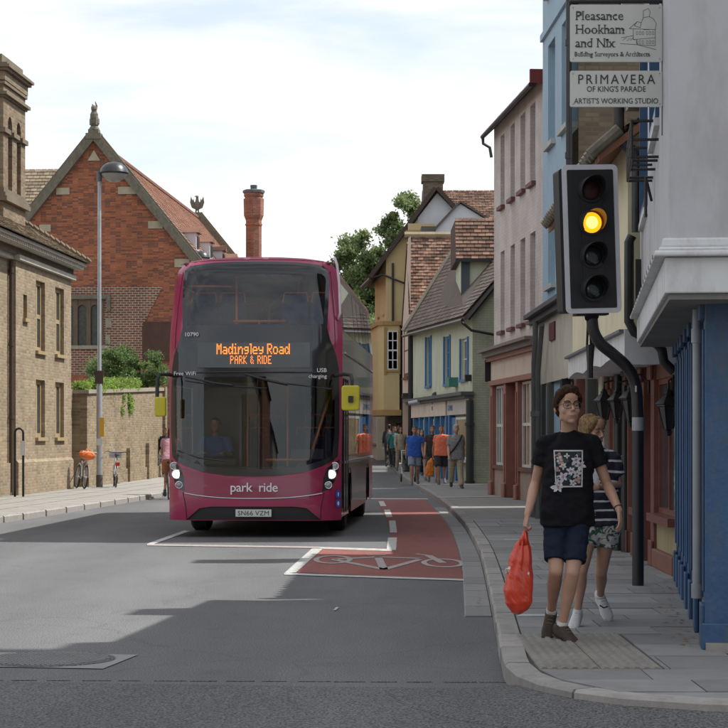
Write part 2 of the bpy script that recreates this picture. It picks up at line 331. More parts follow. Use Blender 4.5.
M_steel = mat('galvanised_steel', (.42, .44, .46), .5, .6, var=.1, vs=4, dirt=.3, ds=2)
M_win = mat('window_glass', (.05, .057, .064), .05, var=.3, vs=1.2, spec=.9)
M_win2 = mat('window_glass_lit', (.20, .15, .09), .08, var=.5, vs=2.5, spec=.8)
M_white = mat('white_paint', (.62, .62, .60), .5, var=.05, vs=3, dirt=.25, ds=2)
M_cream_brick = brick('cream_stock_brick', [rgb(150,134,108), rgb(134,119,95), rgb(112,98,80), rgb(146,112,86), rgb(160,147,122)], rgb(140,129,110), mix=.55)
M_wall_brick = brick('garden_wall_brick', [rgb(146,130,104), rgb(128,111,87), rgb(104,88,71), rgb(144,114,88), rgb(156,142,116)], rgb(134,122,102), mix=.6)
M_red_brick = brick('orange_red_brick', [rgb(162,94,62), rgb(142,80,56), rgb(116,70,54), rgb(98,66,56), rgb(178,106,70)], rgb(128,94,76), bw=.23, bh=.078, ms=.011, mix=.8)
M_diaper = brick('brown_patch_brick', [rgb(132,78,58), rgb(104,66,54), rgb(84,60,52)], rgb(164, 150, 134), bw=.25, bh=.10, ms=.018)
M_brown_brick = brick('brown_brick', [rgb(104,92,76), rgb(86,76,64), rgb(122,108,88)], rgb(96,88,76))
M_stone = mat('weathered_stone', rgb(150,142,124), .85, var=.15, vs=5, bump=.3, bs=30, dirt=.6, ds=1.5)
M_stone_d = mat('dark_stone', rgb(112,106,92), .9, var=.2, vs=6, bump=.4, bs=25, dirt=.6, ds=2)
M_tile_b = mat('brown_clay_tile', rgb(112, 84, 70), .9, var=.28, vs=5, attr=.6, dirt=.4, dirtc=rgb(150,140,118), ds=2)
M_tile_r = mat('orange_clay_tile', rgb(140, 98, 78), .85, var=.2, vs=1.5, attr=.35, dirt=.4, ds=1)
M_tile_g = mat('grey_tile', rgb(112,100,90), .85, var=.15, vs=2, attr=.3, dirt=.3, ds=1)
M_tile_s = mat('stone_slate', rgb(132,118,98), .9, var=.2, vs=3, attr=.3, dirt=.6, dirtc=rgb(92,80,66), ds=2)

# ------------------------------------------------------------------ ground, road, pavements
def strip(mb, ys, xl, xr, z):
    for i in range(len(ys)-1):
        y0, y1 = ys[i], ys[i+1]; mb.quad((xl(y0), y0, z+rise(y0)), (xr(y0), y0, z+rise(y0)), (xr(y1), y1, z+rise(y1)), (xl(y1), y1, z+rise(y1)))
ysg = [-300, -60, 0, 30, 60, 66, 72, 78, 84, 90, 96, 102, 110, 120, 200, 700, 2500]
mb = MB(); strip(mb, ysg, lambda y: -1500, lambda y: 1500, -.06); g = mb.build('ground', M_ground); g['kind'] = 'structure'
ysr = [-40, 0, 12.7, 30, 60, 66, 72, 78, 84, 90, 96, 102, 110, 120, 160, 210]
def road_shift(y): return 0 if y < 80 else -.0035*(y-80)**2
mb = MB(); strip(mb, ysr, lambda y: -14+road_shift(y), lambda y: 14+road_shift(y), 0); mb.quad((14, -30, 0), (60, -30, 0), (60, 12.5, 0), (14, 12.5, 0)); mb.quad((-14, -30, 0), (-14, 22, 0), (-60, 22, 0), (-60, -30, 0))
road = mb.build('road', M_road); road['kind'] = 'structure'
# near the junction the surfacing changes to a coarser one
mb = MB(); mb.add([(-12, -20, .004), (59, -20, .004), (59, 12.2, .004), (3, 12.1, .004), (-2.3, 12.72, .004), (-6, 12.9, .004), (-12, 12.95, .004)], [(0, 1, 2, 3, 4, 5, 6)])
mb.build('junction_surfacing', M_road2, road)
mb = MB()
for i in range(60):
    x0 = -11+.23*i; y0 = 12.93-.035*max(0, x0+6) if x0 > -6 else 12.93
    mb.box(x0, x0+.14+rnd.random()*.08, y0-.004+rnd.uniform(-.004, .004), y0+.004, .001, .0052)
mb.build('tar_seam', M_road2, road, kind='stuff')

KERB = [(111, .40), (89, 1.1), (71, 1.43), (57.8, 1.66), (45.9, 1.79), (35.9, 1.74), (30.3, 1.63), (25.4, 1.48), (19.1, 1.2), (15.4, 1.02), (13.5, .93), (12.75, .90), (12.2, .93), (11.75, 1.03), (11.4, 1.2), (11.12, 1.45), (10.9, 1.85), (10.75, 2.4), (10.7, 3.2), (10.7, 5), (10.7, 9), (10.7, 20)]
def smooth_path(pts, step):
    out = []
    for i in range(len(pts)-1):
        p0 = V(pts[max(0, i-1)]); p1 = V(pts[i]); p2 = V(pts[i+1]); p3 = V(pts[min(len(pts)-1, i+2)])
        n = max(1, int((p2-p1).length/step))
        for k in range(n):
            t = k/n; out.append(.5*((2*p1)+(-p0+p2)*t+(2*p0-5*p1+4*p2-p3)*t*t+(-p0+3*p1-3*p2+p3)*t**3))
    out.append(V(pts[-1])); return out
kp = smooth_path([(b, a) for a, b in KERB], .3)        # (x, y) from far to near
def kerb_x(y):
    for i in range(len(kp)-1):
        if kp[i+1].y <= y <= kp[i].y:
            t = (y-kp[i+1].y)/max(1e-6, kp[i].y-kp[i+1].y); return kp[i+1].x+(kp[i].x-kp[i+1].x)*t
    return kp[0].x if y > kp[0].y else 3.2
# pavement bed
mb = MB()
ys = [10.9, 11.05, 11.2, 11.5, 11.8, 12.2, 12.8, 13.5, 15, 17, 20, 23, 26, 30, 34, 38, 42, 46, 50, 55, 60, 66, 72, 78, 84, 90, 96, 102, 110, 120, 140]
strip(mb, ys, lambda y: kerb_x(y)+.1, lambda y: 14, .106)
mb.quad((3.2, 10.75, .106), (20, 10.75, .106), (20, 12.9, .106), (3.2, 12.9, .106))
pav = mb.build('pavement', M_joint); pav['kind'] = 'structure'
# paving slabs
def slab(x0, x0b, x1, x1b, y0, y1, m=M_slab, dz=0, par=None, top=.12):
    mb = MB(); z = top+dz; b = top-.03; t = rnd.uniform(-.0025, .0025)
    mb.add([(x0, y0, b), (x1, y0, b), (x1b, y1, b), (x0b, y1, b), (x0, y0, z), (x1, y0, z+t), (x1b, y1, z+t), (x0b, y1, z)], [(4,5,6,7),(0,1,5,4),(1,2,6,5),(2,3,7,6),(3,0,4,7)])
    return mb.build('paving_slab', m, par or pav)
TX0, TX1, TY0, TY1 = 1.09, 1.86, 12.42, 14.6
def right_lim(y): return 2.3 if False else (8.0 if y < 13.4 else 2.34+.1257*(y-13.6)+.03 if y < 20.6 else 3.38)
y = 10.86; row = 0
ROWS = [10.86, 11.3, 11.86, 12.42, 13.15, 13.87, 14.6]
while y < 34.5:
    dep = [.45, .6, .55, .62][row % 4] if y < 20 else .75; y1 = ROWS[row+1] if row < 6 else y+dep
    xa, xb = kerb_x(y+.02)+.17, kerb_x(y1)+.17
    if y < 11.3: xa = max(xa, kerb_x(max(y, 10.9))+.2)
    lim = right_lim(y1); xs = [0]; 
    x = (xa+xb)/2
    cuts = []
    x += rnd.uniform(.35, .9)
    while x < lim-.25: cuts.append(x); x += rnd.uniform(.55, .98)
    cuts = [None]+cuts+[lim]
    for k in range(len(cuts)-1):
        l0, l1 = (xa, xb) if cuts[k] is None else (cuts[k]+.005, cuts[k]+.005); r0 = cuts[k+1]-.005
        if r0-max(l0, l1) < .05: continue
        if y1 > TY0+.01 and y < TY1-.01 and min(l0, l1) < TX1:
            if r0 <= TX1+.02: continue
            l0 = l1 = TX1+.012
            # rows that straddle the end of the tactile strip
        slab(l0, l1, r0, r0, y+.004, y1-.004, dz=rnd.uniform(-.002, .003))
    y = y1; row += 1
# corduroy tactile slabs
ty = TY0
for r in range(5):
    t1 = TY0+(TY1-TY0)*(r+1)/5-.006; t0 = TY0+(TY1-TY0)*r/5
    for c in range(2):
        xa = TX0+(TX1-TX0)*c/2; xb = TX0+(TX1-TX0)*(c+1)/2-.006
        mb = MB(); mb.box(xa, xb, t0, t1, .1, .122)
        nr = 6; wdt = (xb-xa)/nr
        for k in range(nr):
            q = xa+wdt*(k+.5); mb.prism([(q-.021, .1215), (q+.021, .1215), (q+.012, .132), (q-.012, .132)], 'y', t0+.001, t1-.001)
        mb.build('tactile_slab', M_tact, pav)
# sliver of sun across the pavement, put in as a pale painted band
mb = MB(); mb.quad((1.76, 47.3, .124), (3.6, 48.1, .124), (3.6, 49.0, .124), (1.76, 48.2, .124)); mb.build('sun_sliver_band', M_sun_sliver, pav)
# far pavement surface where slabs are too small to tell apart
mb = MB(); strip(mb, [34.5]+[q for q in ys if q > 34.5], lambda y: kerb_x(y)+.16, lambda y: 8 if y > 50.4 else 3.9, .118)
mb.build('pavement_surface', mat('pavement_far', (.22, .215, .205), .85, var=.12, vs=1.2, bump=.2, bs=30, dirt=.4, ds=1), pav)
# kerb stones
def off(path, i, d):
    a, b = path[max(0, i-1)], path[min(len(path)-1, i+1)]; t = (b-a).normalized(); return path[i]+V((-t.y, t.x))*d
def kerb_run(path, i0, i1, w0, w1, z0, z1, mb):
    A = [off(path, i, w0) for i in range(i0, i1+1)]; B = [off(path, i, w1) for i in range(i0, i1+1)]; n = len(A)
    if n > 1:                                        # leave a joint
        for S in (A, B): S[-1] = S[-2]+(S[-1]-S[-2])*.93
    vs = []
    for a, b in zip(A, B):
        h = rise(a.y); bev = .018; m = a+(b-a).normalized()*bev
        vs += [(a.x, a.y, z0+h), (a.x, a.y, z1-bev+h), (m.x, m.y, z1+h), (b.x, b.y, z1+h), (b.x, b.y, z0+h)]
    fs = [(i*5+k, i*5+k+1, (i+1)*5+k+1, (i+1)*5+k) for i in range(n-1) for k in range(4)]+[(0, 1, 2, 3, 4), tuple(range((n-1)*5, n*5))]
    mb.add(vs, fs)
i = 0; far = MB()
while i < len(kp)-1:
    if kp[i].y > 42: kerb_run(kp, i, i+1, 0, .15, -.05, .12, far); i += 1; continue
    j = min(i+3, len(kp)-1); 
    if kp[i].x > 9: break
    mb = MB(); kerb_run(kp, i, j, rnd.uniform(-.004, .004), .155, -.05, .122+rnd.uniform(-.003, .003), mb); mb.build('kerb_stone', M_kerb, pav); i = j
far.build('kerb_far', M_kerb, pav, kind='stuff')
# granite channel beside the kerb
i = 0
while i < len(kp)-1:
    if kp[i].y > 44: i += 1; continue
    if kp[i].y < 17.6: break
    j = i+3; mb = MB(); kerb_run(kp, i, j, -.25, -.012, -.03, .012+rnd.uniform(0, .003), mb); mb.build('channel_block', M_chan, road); i = j
mb = MB(); cr_ = [i for i in range(len(kp)) if kp[i].y < 12.75 and kp[i].x < 14]; vs = []
for i in cr_:
    f_ = min(1, max(0, (12.75-kp[i].y)/.8)); a, m_, b = off(kp, i, .004), off(kp, i, -.30), off(kp, i, -.8); vs += [(a.x, a.y, .006+.062*f_), (m_.x, m_.y, .006+.040*f_), (b.x, b.y, .0052)]
mb.add(vs, [(3*i+k, 3*i+k+1, 3*i+k+4, 3*i+k+3) for i in range(len(cr_)-1) for k in (0, 1)]); mb.build('crossing_ramp', M_road2, road, smooth=True)
# left pavement
LK = [(-30, -9.0), (22, -7.9), (37.6, -6.42), (50.3, -5.38), (60, -4.75), (70, -4.35), (85, -4.6), (100, -6.2), (120, -9.5), (160, -18)]
lp = smooth_path([(b, a) for a, b in LK][::-1], 1.5)
def lk_x(y):
    for i in range(len(lp)-1):
        if lp[i+1].y <= y <= lp[i].y: return lp[i].x+(lp[i+1].x-lp[i].x)*(y-lp[i].y)/min(-1e-6, lp[i+1].y-lp[i].y)
    return -9
mb = MB(); strip(mb, [-30, 0, 22, 30, 37, 44, 50, 56, 62, 68, 74, 80, 86, 92, 100, 110, 120, 140, 160], lambda y: -15 if y < 140 else -24, lambda y: lk_x(y)-.1, .118)
lpav = mb.build('left_pavement', mat('pavement_left', (.29, .275, .25), .85, var=.1, vs=.8, bump=.2, bs=30, dirt=.35, ds=.7)); lpav['kind'] = 'structure'
mb = MB()
for i in range(len(lp)-1): kerb_run(lp[::1], i, i+1, 0, -.15, -.05, .123, mb)
mb.build('kerb_far', M_kerb, lpav, kind='stuff')
mb = MB()
for k in range(34):
    yy = 36+k*.62*(1+k*.012); xx = lk_x(yy)-.16
    mb.box(xx-3.2, xx-.01, yy, yy+.02, .1185, .1195)
for k in range(4): 
    a = -.16-.75*(k+1); mb.add([(lk_x(36)+a, 36, .1193), (lk_x(36)+a+.015, 36, .1193), (lk_x(66)+a+.02, 66, .1193+rise(66)), (lk_x(66)+a, 66, .1193+rise(66))], [(0, 1, 2, 3)])
mb.build('paving_joint', M_joint, lpav, kind='stuff')

# painted markings (children of the road)
def G(px, py): D = EYE*F/(py-HY); return ((px-CX)/F*D, D)
def paint(name, poly, m=M_line, z=.008):
    mb = MB(); mb.add([(a, b, z+rise(b)) for a, b in poly], [tuple(range(len(poly)))]); return mb.build(name, m, road)
pl = [G(292, 572.5), G(472, 580.5)]+[(kerb_x(d)-.26, d) for d in (23.5, 26, 28, 30, 33, 36, 40, 44, 48, 50.2)]+[G(376, 499.5), G(379, 505), G(385, 517), G(390, 532), G(391, 548.5), G(322, 549)]
paint('cycle_lane_surface', pl, M_red, .0045)
paint('stop_line', [G(147, 544.4), G(320, 547), G(320, 548.7), G(147, 546)], M_wline, .0075)
paint('stop_line', [G(320, 547.4), G(392, 549.6), G(392, 551.6), G(320, 549.2)])
paint('stop_line', [G(284, 573.5), G(474, 580), G(474, 581.7), G(284, 575.3)])
paint('box_edge_line', [G(312, 549), G(323, 549), G(296, 573), G(284, 574)])
paint('box_edge_line', [G(184, 531), G(190, 531.6), G(152, 545.2), G(147, 544.2)])
for q in ([(388, 538), (397, 538), (396, 550.5), (386.5, 550.5)], [(389, 521), (395.5, 521), (397, 533), (390, 533)], [(384, 510), (390, 510), (392.5, 517.5), (386, 517.5)], [(378.5, 501.5), (383.5, 501.5), (386.5, 506.5), (380.5, 506.5)]):
    paint('lane_dash', [G(*p) for p in q], z=.009)
paint('stop_line', [G(366, 498.5), G(428, 498.8), G(428, 499.6), G(366, 499.4)])
paint('worn_paint_mark', [G(336, 663-55), G(339, 608), G(336, 611), G(333, 611)])
# cycle symbol, long axis stretched along the road as painted
def ring(mb, cx, cy, rx, ry, t, n=30):
    for k in range(n):
        a, b = 2*pi*k/n, 2*pi*(k+1)/n
        mb.quad((cx+rx*cos(a), cy+ry*sin(a), .0095), (cx+rx*cos(b), cy+ry*sin(b), .0095), (cx+(rx-t)*cos(b), cy+(ry-t*2.6)*sin(b), .0095), (cx+(rx-t)*cos(a), cy+(ry-t*2.6)*sin(a), .0095))
def seg(mb, a, b, t=.05):
    a, b = V(a), V(b); d = (b-a).normalized(); n = V((-d.y, d.x)); n = V((n.x*t, n.y*t*2.4))
    mb.quad(*[(q.x, q.y, .0092) for q in (a-n, b-n, b+n, a+n)])
mb = MB(); wl, wr = V(G(333, 560)), V(G(443, 563.5)); ring(mb, wl.x, wl.y, .25, .86, .07); ring(mb, wr.x, wr.y, .27, .86, .07)
bb = V(G(384, 570)); st = V(G(378, 557.5)); hd = V(G(420, 560)); hb = V(G(428, 556))
seg(mb, wl, bb); seg(mb, bb, st); seg(mb, wl, st); seg(mb, bb, hd); seg(mb, st, hd+V((0, .2)), .04); seg(mb, wr, hb); seg(mb, V(G(367, 555.5)), V(G(386, 555.5)), .03); seg(mb, hb, V(G(416, 554.5)), .03)
mb.build('cycle_symbol', M_wline, road, fix=False)
# concrete slab with the studded oval cover
mb = MB(); q = [G(-60, 652), G(138, 655.5), G(103, 669.5), G(-80, 666)]
mb.add([(a, b, .006) for a, b in q], [(0, 1, 2, 3)]); mb.build('cover_surround', M_conc, road)
cc = V(G(48, 660)); mb = MB(); mb.lathe([(.47, 0), (.47, .006), (.44, .007)], (cc.x, cc.y, .004), 36); cov = mb.build('access_cover', M_road2, road)
mb = MB()
for i in range(26):
    for j in range(26):
        x, y_ = -.44+.035*i+(.017 if j % 2 else 0), -.44+.035*j
        if x*x+y_*y_ < .42**2: mb.box(cc.x+x-.01, cc.x+x+.01, cc.y+y_-.01, cc.y+y_+.01, .009, .016)
mb.build('cover_stud', M_conc, cov, kind='stuff')
# drain cover in pavement and leaves by the shopfront
for (a, b) in ((505, 540), (518, 616.5)):
    D = 1.44*F/(b-HY); X = (a-CX)/F*D; mb = MB(); mb.box(X, X+.33, D, D+.16, .121, .1255)
    for k in range(7): mb.box(X+.03+.042*k, X+.05+.042*k, D+.02, D+.14, .1255, .1262)
    mb.build('drain_cover', M_steel, pav)
mb = MB()
for k in range(60):
    t = rnd.random(); X = 2.26+.1257*(t*6.5)-abs(rnd.gauss(0, .09)); Y = 13.5+t*6.5; a = rnd.random()*6; s = rnd.uniform(.01, .03)
    mb.add([(X+s*cos(a), Y+s*sin(a), .126), (X+s*cos(a+2), Y+s*sin(a+2), .131), (X+s*cos(a+4), Y+s*sin(a+4), .127)], [(0, 1, 2)])
for k in range(14):
    X, Y = G(483+rnd.uniform(-6, 6), 603+rnd.uniform(-14, 16)); a = rnd.random()*6; s = .02
    mb.add([(X+s*cos(a), Y+s*sin(a), .02), (X+s*cos(a+2), Y+s*sin(a+2), .024), (X+s*cos(a+4), Y+s*sin(a+4), .021)], [(0, 1, 2)])
tag(mb.build('fallen_leaves', mat('dry_leaf', (.22, .11, .04), .8)), 'scattered dry brown leaves along the kerb and the foot of the blue shopfront', 'leaves', kind='stuff')

# ------------------------------------------------------------------ building helpers
def frame_of(a, b):                                  # local frame: x runs a->b, y points to its left
    a, b = V(a), V(b); d = b-a; return (a.x, a.y, 0), atan2(d.y, d.x), d.length
X1, Y1, Z1 = V((1, 0, 0)), V((0, 1, 0)), V((0, 0, 1))
def window(par, o, du, n, u0, u1, z0, z1, fm, nx=1, nz=2, rec=.1, sill=None, gm=None, fw=.05, bw=.022, sd=.08, name='window', lintel=None, sash=False):
    mb = MB(); r = -rec
    fbox(mb, o, du, n, u0, u0+fw, r-.05, r, z0, z1); fbox(mb, o, du, n, u1-fw, u1, r-.05, r, z0, z1)
    fbox(mb, o, du, n, u0+fw, u1-fw, r-.05, r, z0, z0+fw); fbox(mb, o, du, n, u0+fw, u1-fw, r-.05, r, z1-fw, z1)
    for k in range(1, nx): c = u0+(u1-u0)*k/nx; fbox(mb, o, du, n, c-bw, c+bw, r-.045, r-.004, z0+fw, z1-fw)
    for k in range(1, nz):
        c = z0+(z1-z0)*k/nz; t = bw*1.6 if sash and k == nz//2 else bw
        xs = [u0+fw]+[v for k2 in range(1, nx) for v in (u0+(u1-u0)*k2/nx-bw, u0+(u1-u0)*k2/nx+bw)]+[u1-fw]
        for a in range(0, len(xs), 2): fbox(mb, o, du, n, xs[a], xs[a+1], r-.043, r-.006, c-t, c+t)
    f = mb.build(name, fm, par)
    mb = MB(); p = [V(o)+V(du)*u+V(n)*(r-.03)+Z1*z for u, z in ((u0+.01, z0+.01), (u1-.01, z0+.01), (u1-.01, z1-.01), (u0+.01, z1-.01))]; mb.quad(*p); mb.build('pane', gm or M_win, f)
    if sill: mb = MB(); fbox(mb, o, du, n, u0-.06, u1+.06, -rec, sd, z0-.09, z0-.003); mb.build('sill', sill, f)
    return f
def part(name, mb, m, par, **k): return mb.build(name, m, par, **k)
def pipe(name, pts, r, par, m=M_pipe, collars=True):
    mb = MB(); mb.tube(pts, r, 10)
    if collars:
        for a, b in zip(pts[:-1], pts[1:]):
            a, b = V(a), V(b)
            if abs((b-a).z) > 1: 
                for k in range(int((b-a).length/1.8)+1):
                    c = a+(b-a)*min(.97, (k+.03)*1.8/(b-a).length); d = (b-a).normalized()*.05; mb.tube([c-d, c+d], r*1.28, 10)
    return mb.build(name, m, par, smooth=40)
def shell(mb, W, y0, y1, z0, z1, front=True):        # closed side and back walls behind a facade
    mb.quad((0, y1, z0), (0, y0, z0), (0, y0, z1), (0, y1, z1)); mb.quad((W, y0, z0), (W, y1, z0), (W, y1, z1), (W, y0, z1)); mb.quad((W, y1, z0), (0, y1, z0), (0, y1, z1), (W, y1, z1))
def gable_roof(par, x0, x1, yf, yb, ze, zr, m, ov=.3, th=.1, tilemat=None, tilefront=True, name='roof', gables=None, course=.16, tw=.22):   # ridge along x
    ym = (yf+yb)/2; mb = MB()
    sl = (zr-ze)/(abs(yf-yb)/2); zo = ze-ov*sl
    mb.prism([(yf+ov, zo), (ym, zr), (yb-ov, zo), (yb-ov, zo-th), (ym, zr-th), (yf+ov, zo-th)], 'x', x0-ov*.5, x1+ov*.5)
    o = mb.build(name, m, par)
    if tilemat:
        mb = MB(); tiles(mb, (x0-ov*.5, yf+ov, zo+.004), (x1+ov*.5, yf+ov, zo+.004), (x1+ov*.5, ym, zr+.004), (x0-ov*.5, ym, zr+.004), course=course, tw=tw); mb.build('roof_tiles', tilemat, par, rand=True, kind='stuff')
    if gables:
        mb = MB()
        for x in (x0+.02, x1-.02): mb.add([(x, yf, ze), (x, ym, zr-.02), (x, yb, ze)], [(0, 1, 2)])
        mb.build('gable', gables, par)
    return o
def text(name, s, size, m, par, loc, rot, ext=.002, align='CENTER', sx=1, spacing=1, bold=0):
    c = bpy.data.curves.new(name, 'FONT'); c.body = s; c.size = size; c.extrude = ext; c.align_x = align; c.space_character = spacing; c.offset = bold; c.resolution_u = 3
    t = bpy.data.objects.new(name, c); col.objects.link(t); dg = bpy.context.evaluated_depsgraph_get()
    me = bpy.data.meshes.new_from_object(t.evaluated_get(dg)); bpy.data.objects.remove(t)
    me.transform(Matrix.Diagonal((sx, 1, 1, 1))); me.materials.clear(); me.materials.append(m)
    o = link(name, me, par); o.location = loc; o.rotation_euler = rot; return o

# ------------------------------------------------------------------ R1: jettied corner house with the blue shopfront
M_grey_render = mat('grey_render', rgb(182, 181, 184), .85, var=.07, vs=1.2, bump=.4, bs=9, dirt=.5, dirtc=rgb(132, 130, 128), ds=.5, crack=.9)
M_jetty_white = mat('jetty_white_paint', rgb(208, 209, 210), .6, var=.06, vs=3, bump=.15, bs=30, dirt=.45, dirtc=rgb(128, 118, 106), ds=1.5, crack=.8)
M_blue = mat('blue_gloss_paint', (.028, .085, .185), .38, var=.12, vs=4, bump=.1, bs=40, dirt=.35, dirtc=(.02, .045, .085, 1), ds=2.5)
M_blue_worn = mat('blue_worn_paint', (.03, .085, .18), .5, var=.15, vs=5, bump=.4, bs=30, dirt=.55, dirtc=(.13, .11, .08, 1), ds=2.2)
M_soffit = mat('grey_soffit', rgb(120, 118, 114), .85, var=.12, vs=3, bump=.3, bs=14, dirt=.6, ds=1)
loc, rz, W = frame_of((2.34, 13.6), (3.22, 20.6))
R1 = thing('jettied_house', 'grey rendered corner house jettied over a peeling blue timber shopfront at the right edge', 'building', loc, rz)
n, du, o0 = Y1, X1, V((0, 0, 0))
mb = MB(); wall(mb, (0, -.12, 0), X1, Y1, W, .05, 2.62); mb.quad((0, -.12, .05), (0, -7, .05), (0, -7, 2.62), (0, -.12, 2.62)); mb.quad((W, -.12, .05), (W, -7, .05), (W, -7, 2.62), (W, -.12, 2.62)); mb.quad((0, -7, .05), (W, -7, .05), (W, -7, 2.62), (0, -7, 2.62))
part('lower_wall', mb, M_blue, R1)
# blue pilasters, stall risers, glazing and boarded bays along the street side
edges = [0, 1.15, 2.2, 3.15, 4.1, 4.75, 5.6, 6.35, W]
for i, u in enumerate(edges[:-1]):
    mb = MB(); fbox(mb, o0, X1, Y1, u, u+.24, -.12, .02, .12, 2.6); fbox(mb, o0, X1, Y1, u-.02, u+.26, .02, .05, .12, .42); fbox(mb, o0, X1, Y1, u-.02, u+.26, .02, .06, 2.36, 2.5); fbox(mb, o0, X1, Y1, u+.08, u+.16, .02, .035, .5, 2.3)
    bevel(part('pilaster', mb, M_blue_worn if i < 2 else M_blue, R1), .008)
    a, b = u+.24, edges[i+1]
    if i in (1, 3, 5):                                # door bays: vertical boards
        k = a; 
        while k < b-.02: 
            mb = MB(); fbox(mb, o0, X1, Y1, k, min(k+.13, b), -.115, -.07, .14, 2.2); bevel(part('board', mb, M_blue, R1), .006); k += .138
    else:
        mb = MB(); fbox(mb, o0, X1, Y1, a, b, -.118, -.06, .12, .72); fbox(mb, o0, X1, Y1, a+.08, b-.08, -.06, -.045, .22, .62); part('stall_riser', mb, M_blue, R1)
        window(R1, o0, X1, Y1, a, b, .72, 2.2, M_blue, 1, 1, .05, None, M_win, fw=.05)
    mb = MB(); fbox(mb, o0, X1, Y1, a, b, -.118, -.02, 2.2, 2.5); part('fascia_panel', mb, M_blue, R1)
mb = MB(); fbox(mb, o0, X1, Y1, .30, .62, -.05, .015, .12, .42); part('stone_base', mb, mat('pale_base_stone', rgb(150, 146, 138), .9, dirt=.6, bump=.3, bs=30), R1)
pipe('waste_pipe', [(.52, .055, .42), (.52, .055, 2.48)], .032, R1, mat('grey_pipe', rgb(150, 155, 160), .5, dirt=.3))
# front (side street) face of the blue shopfront
mb = MB(); mb.box(-.02, 0, -7, -.12, .05, 2.62); part('lower_wall', mb, M_blue, R1)
k = -.14
mb = MB(); mb.box(-.06, -.0205, -.42, .025, .12, 2.6); mb.box(-.09, -.0605, -.44, .045, .12, .3); bevel(part('pilaster', mb, M_blue_worn, R1), .008)
k = -.5; q = 0
while k > -7:
    if q % 5 == 4: mb = MB(); mb.box(-.09, -.0205, k-.2, k, .12, 2.6); bevel(part('pilaster', mb, M_blue, R1), .01); k -= .21
    else: mb = MB(); mb.box(-.05, -.0205, k-.21, k, .16, 2.5); bevel(part('board', mb, M_blue, R1), .008); k -= .22
    q += 1
mb = MB(); mb.box(-.16, -.0605, -.55, .02, .06, .17); part('step', mb, M_kerb, R1)
# the jettied upper storey in world coordinates, as a child with its own frame
jl, jr, JW = frame_of((2.0, 13.1), (2.76, 20.0))
inv = Matrix.Translation(loc) @ Matrix.Rotation(rz, 4, 'Z'); inv.invert()
JM = inv @ Matrix.Translation(jl) @ Matrix.Rotation(jr, 4, 'Z')
class JB(MB):
    def build(s, *a, **k): s.v = [tuple(JM @ V(v)) for v in s.v]; return MB.build(s, *a, **k)
mb = JB(); wall(mb, (0, 0, 0), X1, Y1, JW, 2.74, 5.65, [(1.75, 3.2, 3.95, 5.3), (4.5, 6.0, 3.6, 5.2)], .1); mb.quad((0, 0, 2.74), (0, -7.5, 2.74), (0, -7.5, 5.65), (0, 0, 5.65)); mb.quad((JW, 0, 2.74), (JW, -7.5, 2.74), (JW, -7.5, 5.65), (JW, 0, 5.65)); mb.quad((0, -7.5, 2.74), (JW, -7.5, 2.74), (JW, -7.5, 5.65), (0, -7.5, 5.65))
part('upper_wall', mb, M_grey_render, R1)
mb = JB(); mb.box(-.03, JW, -7.5, .03, 2.5, 2.735); bevel(part('fascia_board', mb, M_jetty_white, R1), .01)
mb = JB(); mb.box(-.10, JW, -7.5, .10, 2.738, 2.775); mb.box(-.07, JW, -7.5, .07, 2.7755, 2.80); mb.box(-.045, JW, -7.5, .045, 2.8005, 2.86); bevel(part('cornice', mb, M_jetty_white, R1), .012)
mb = JB(); mb.box(.0, JW, -7.5, .0, 2.46, 2.4985); part('soffit', mb, M_soffit, R1)
for (a, b, c, d) in ((1.75, 3.2, 3.95, 5.3), (4.5, 6.0, 3.6, 5.2)):
    mb = JB(); fbox(mb, o0, X1, Y1, b-.05, b+.02, -.09, .03, c-.02, d); fbox(mb, o0, X1, Y1, a+.04, b-.04, -.09, .03, c, c+.07); fbox(mb, o0, X1, Y1, a, a+.05, -.09, -.02, c+.07, d)
    f = part('window', mb, M_blue, R1)
    mb = JB(); mb.quad(*[V((u, -.06, z)) for u, z in ((a, c), (b, c), (b, d), (a, d))]); part('pane', mb, M_win, f)
    mb = JB(); fbox(mb, o0, X1, Y1, a-.02, b+.05, -.01, .04, c-.08, c-.022); part('sill', mb, M_jetty_white, f)
mb = JB(); mb.box(-.2, JW+.1, -7.8, .2, 5.655, 5.73); part('eaves', mb, M_white, R1)
mb = JB(); mb.prism([(.22, 5.731), (-2.6, 7.7), (-7.8, 5.731)], 'x', -.2, JW+.1); part('roof', mb, M_tile_b, R1)
for q_ in ((3.3, 4.1, -3.3, -2.4, 10.0), (6.2, 6.8, -2.0, -1.5, 8.9)): mb = JB(); mb.box(*q_[:4], 5.8, q_[4]); part('chimney', mb, M_brown_brick, R1)
mb = JB()
for (a, b) in (((2.9, .02, 3.45), (2.75, .07, 3.62)), ((2.75, .07, 3.62), (2.75, .07, 3.3))): mb.tube([a, b], .012)
for k in range(14): t = k/13; mb.box(.2+t*5.5, .23+t*5.5, .101, .104, 2.742, 2.772)
part('ironwork', mb, M_iron, R1)
mb = JB(); mb.box(6.5, 6.62, .0, .055, 2.9, 3.3); part('fixing_plate', mb, M_iron, R1)
# flower basket bracket of flat iron under the first window
mb = JB()
for z in (3.66, 3.79, 3.93): mb.tube([(1.9, .0, z), (1.9, .2, z), (3.3, .2, z), (3.3, 0, z)], .011)
for u in (1.9, 2.37, 2.84, 3.3): mb.tube([(u, .2, 3.66), (u, .2, 3.93)], .011)
for u in (2.1, 2.6, 3.1): mb.tube([(u, 0, 3.66), (u, .2, 3.66)], .011)
bk = part('window_basket_bracket', mb, M_iron, None); bk.location = loc; bk.rotation_euler = (0, 0, rz); tag(bk, 'empty black iron window basket fixed to the grey rendered wall below the hanging signs', 'bracket')

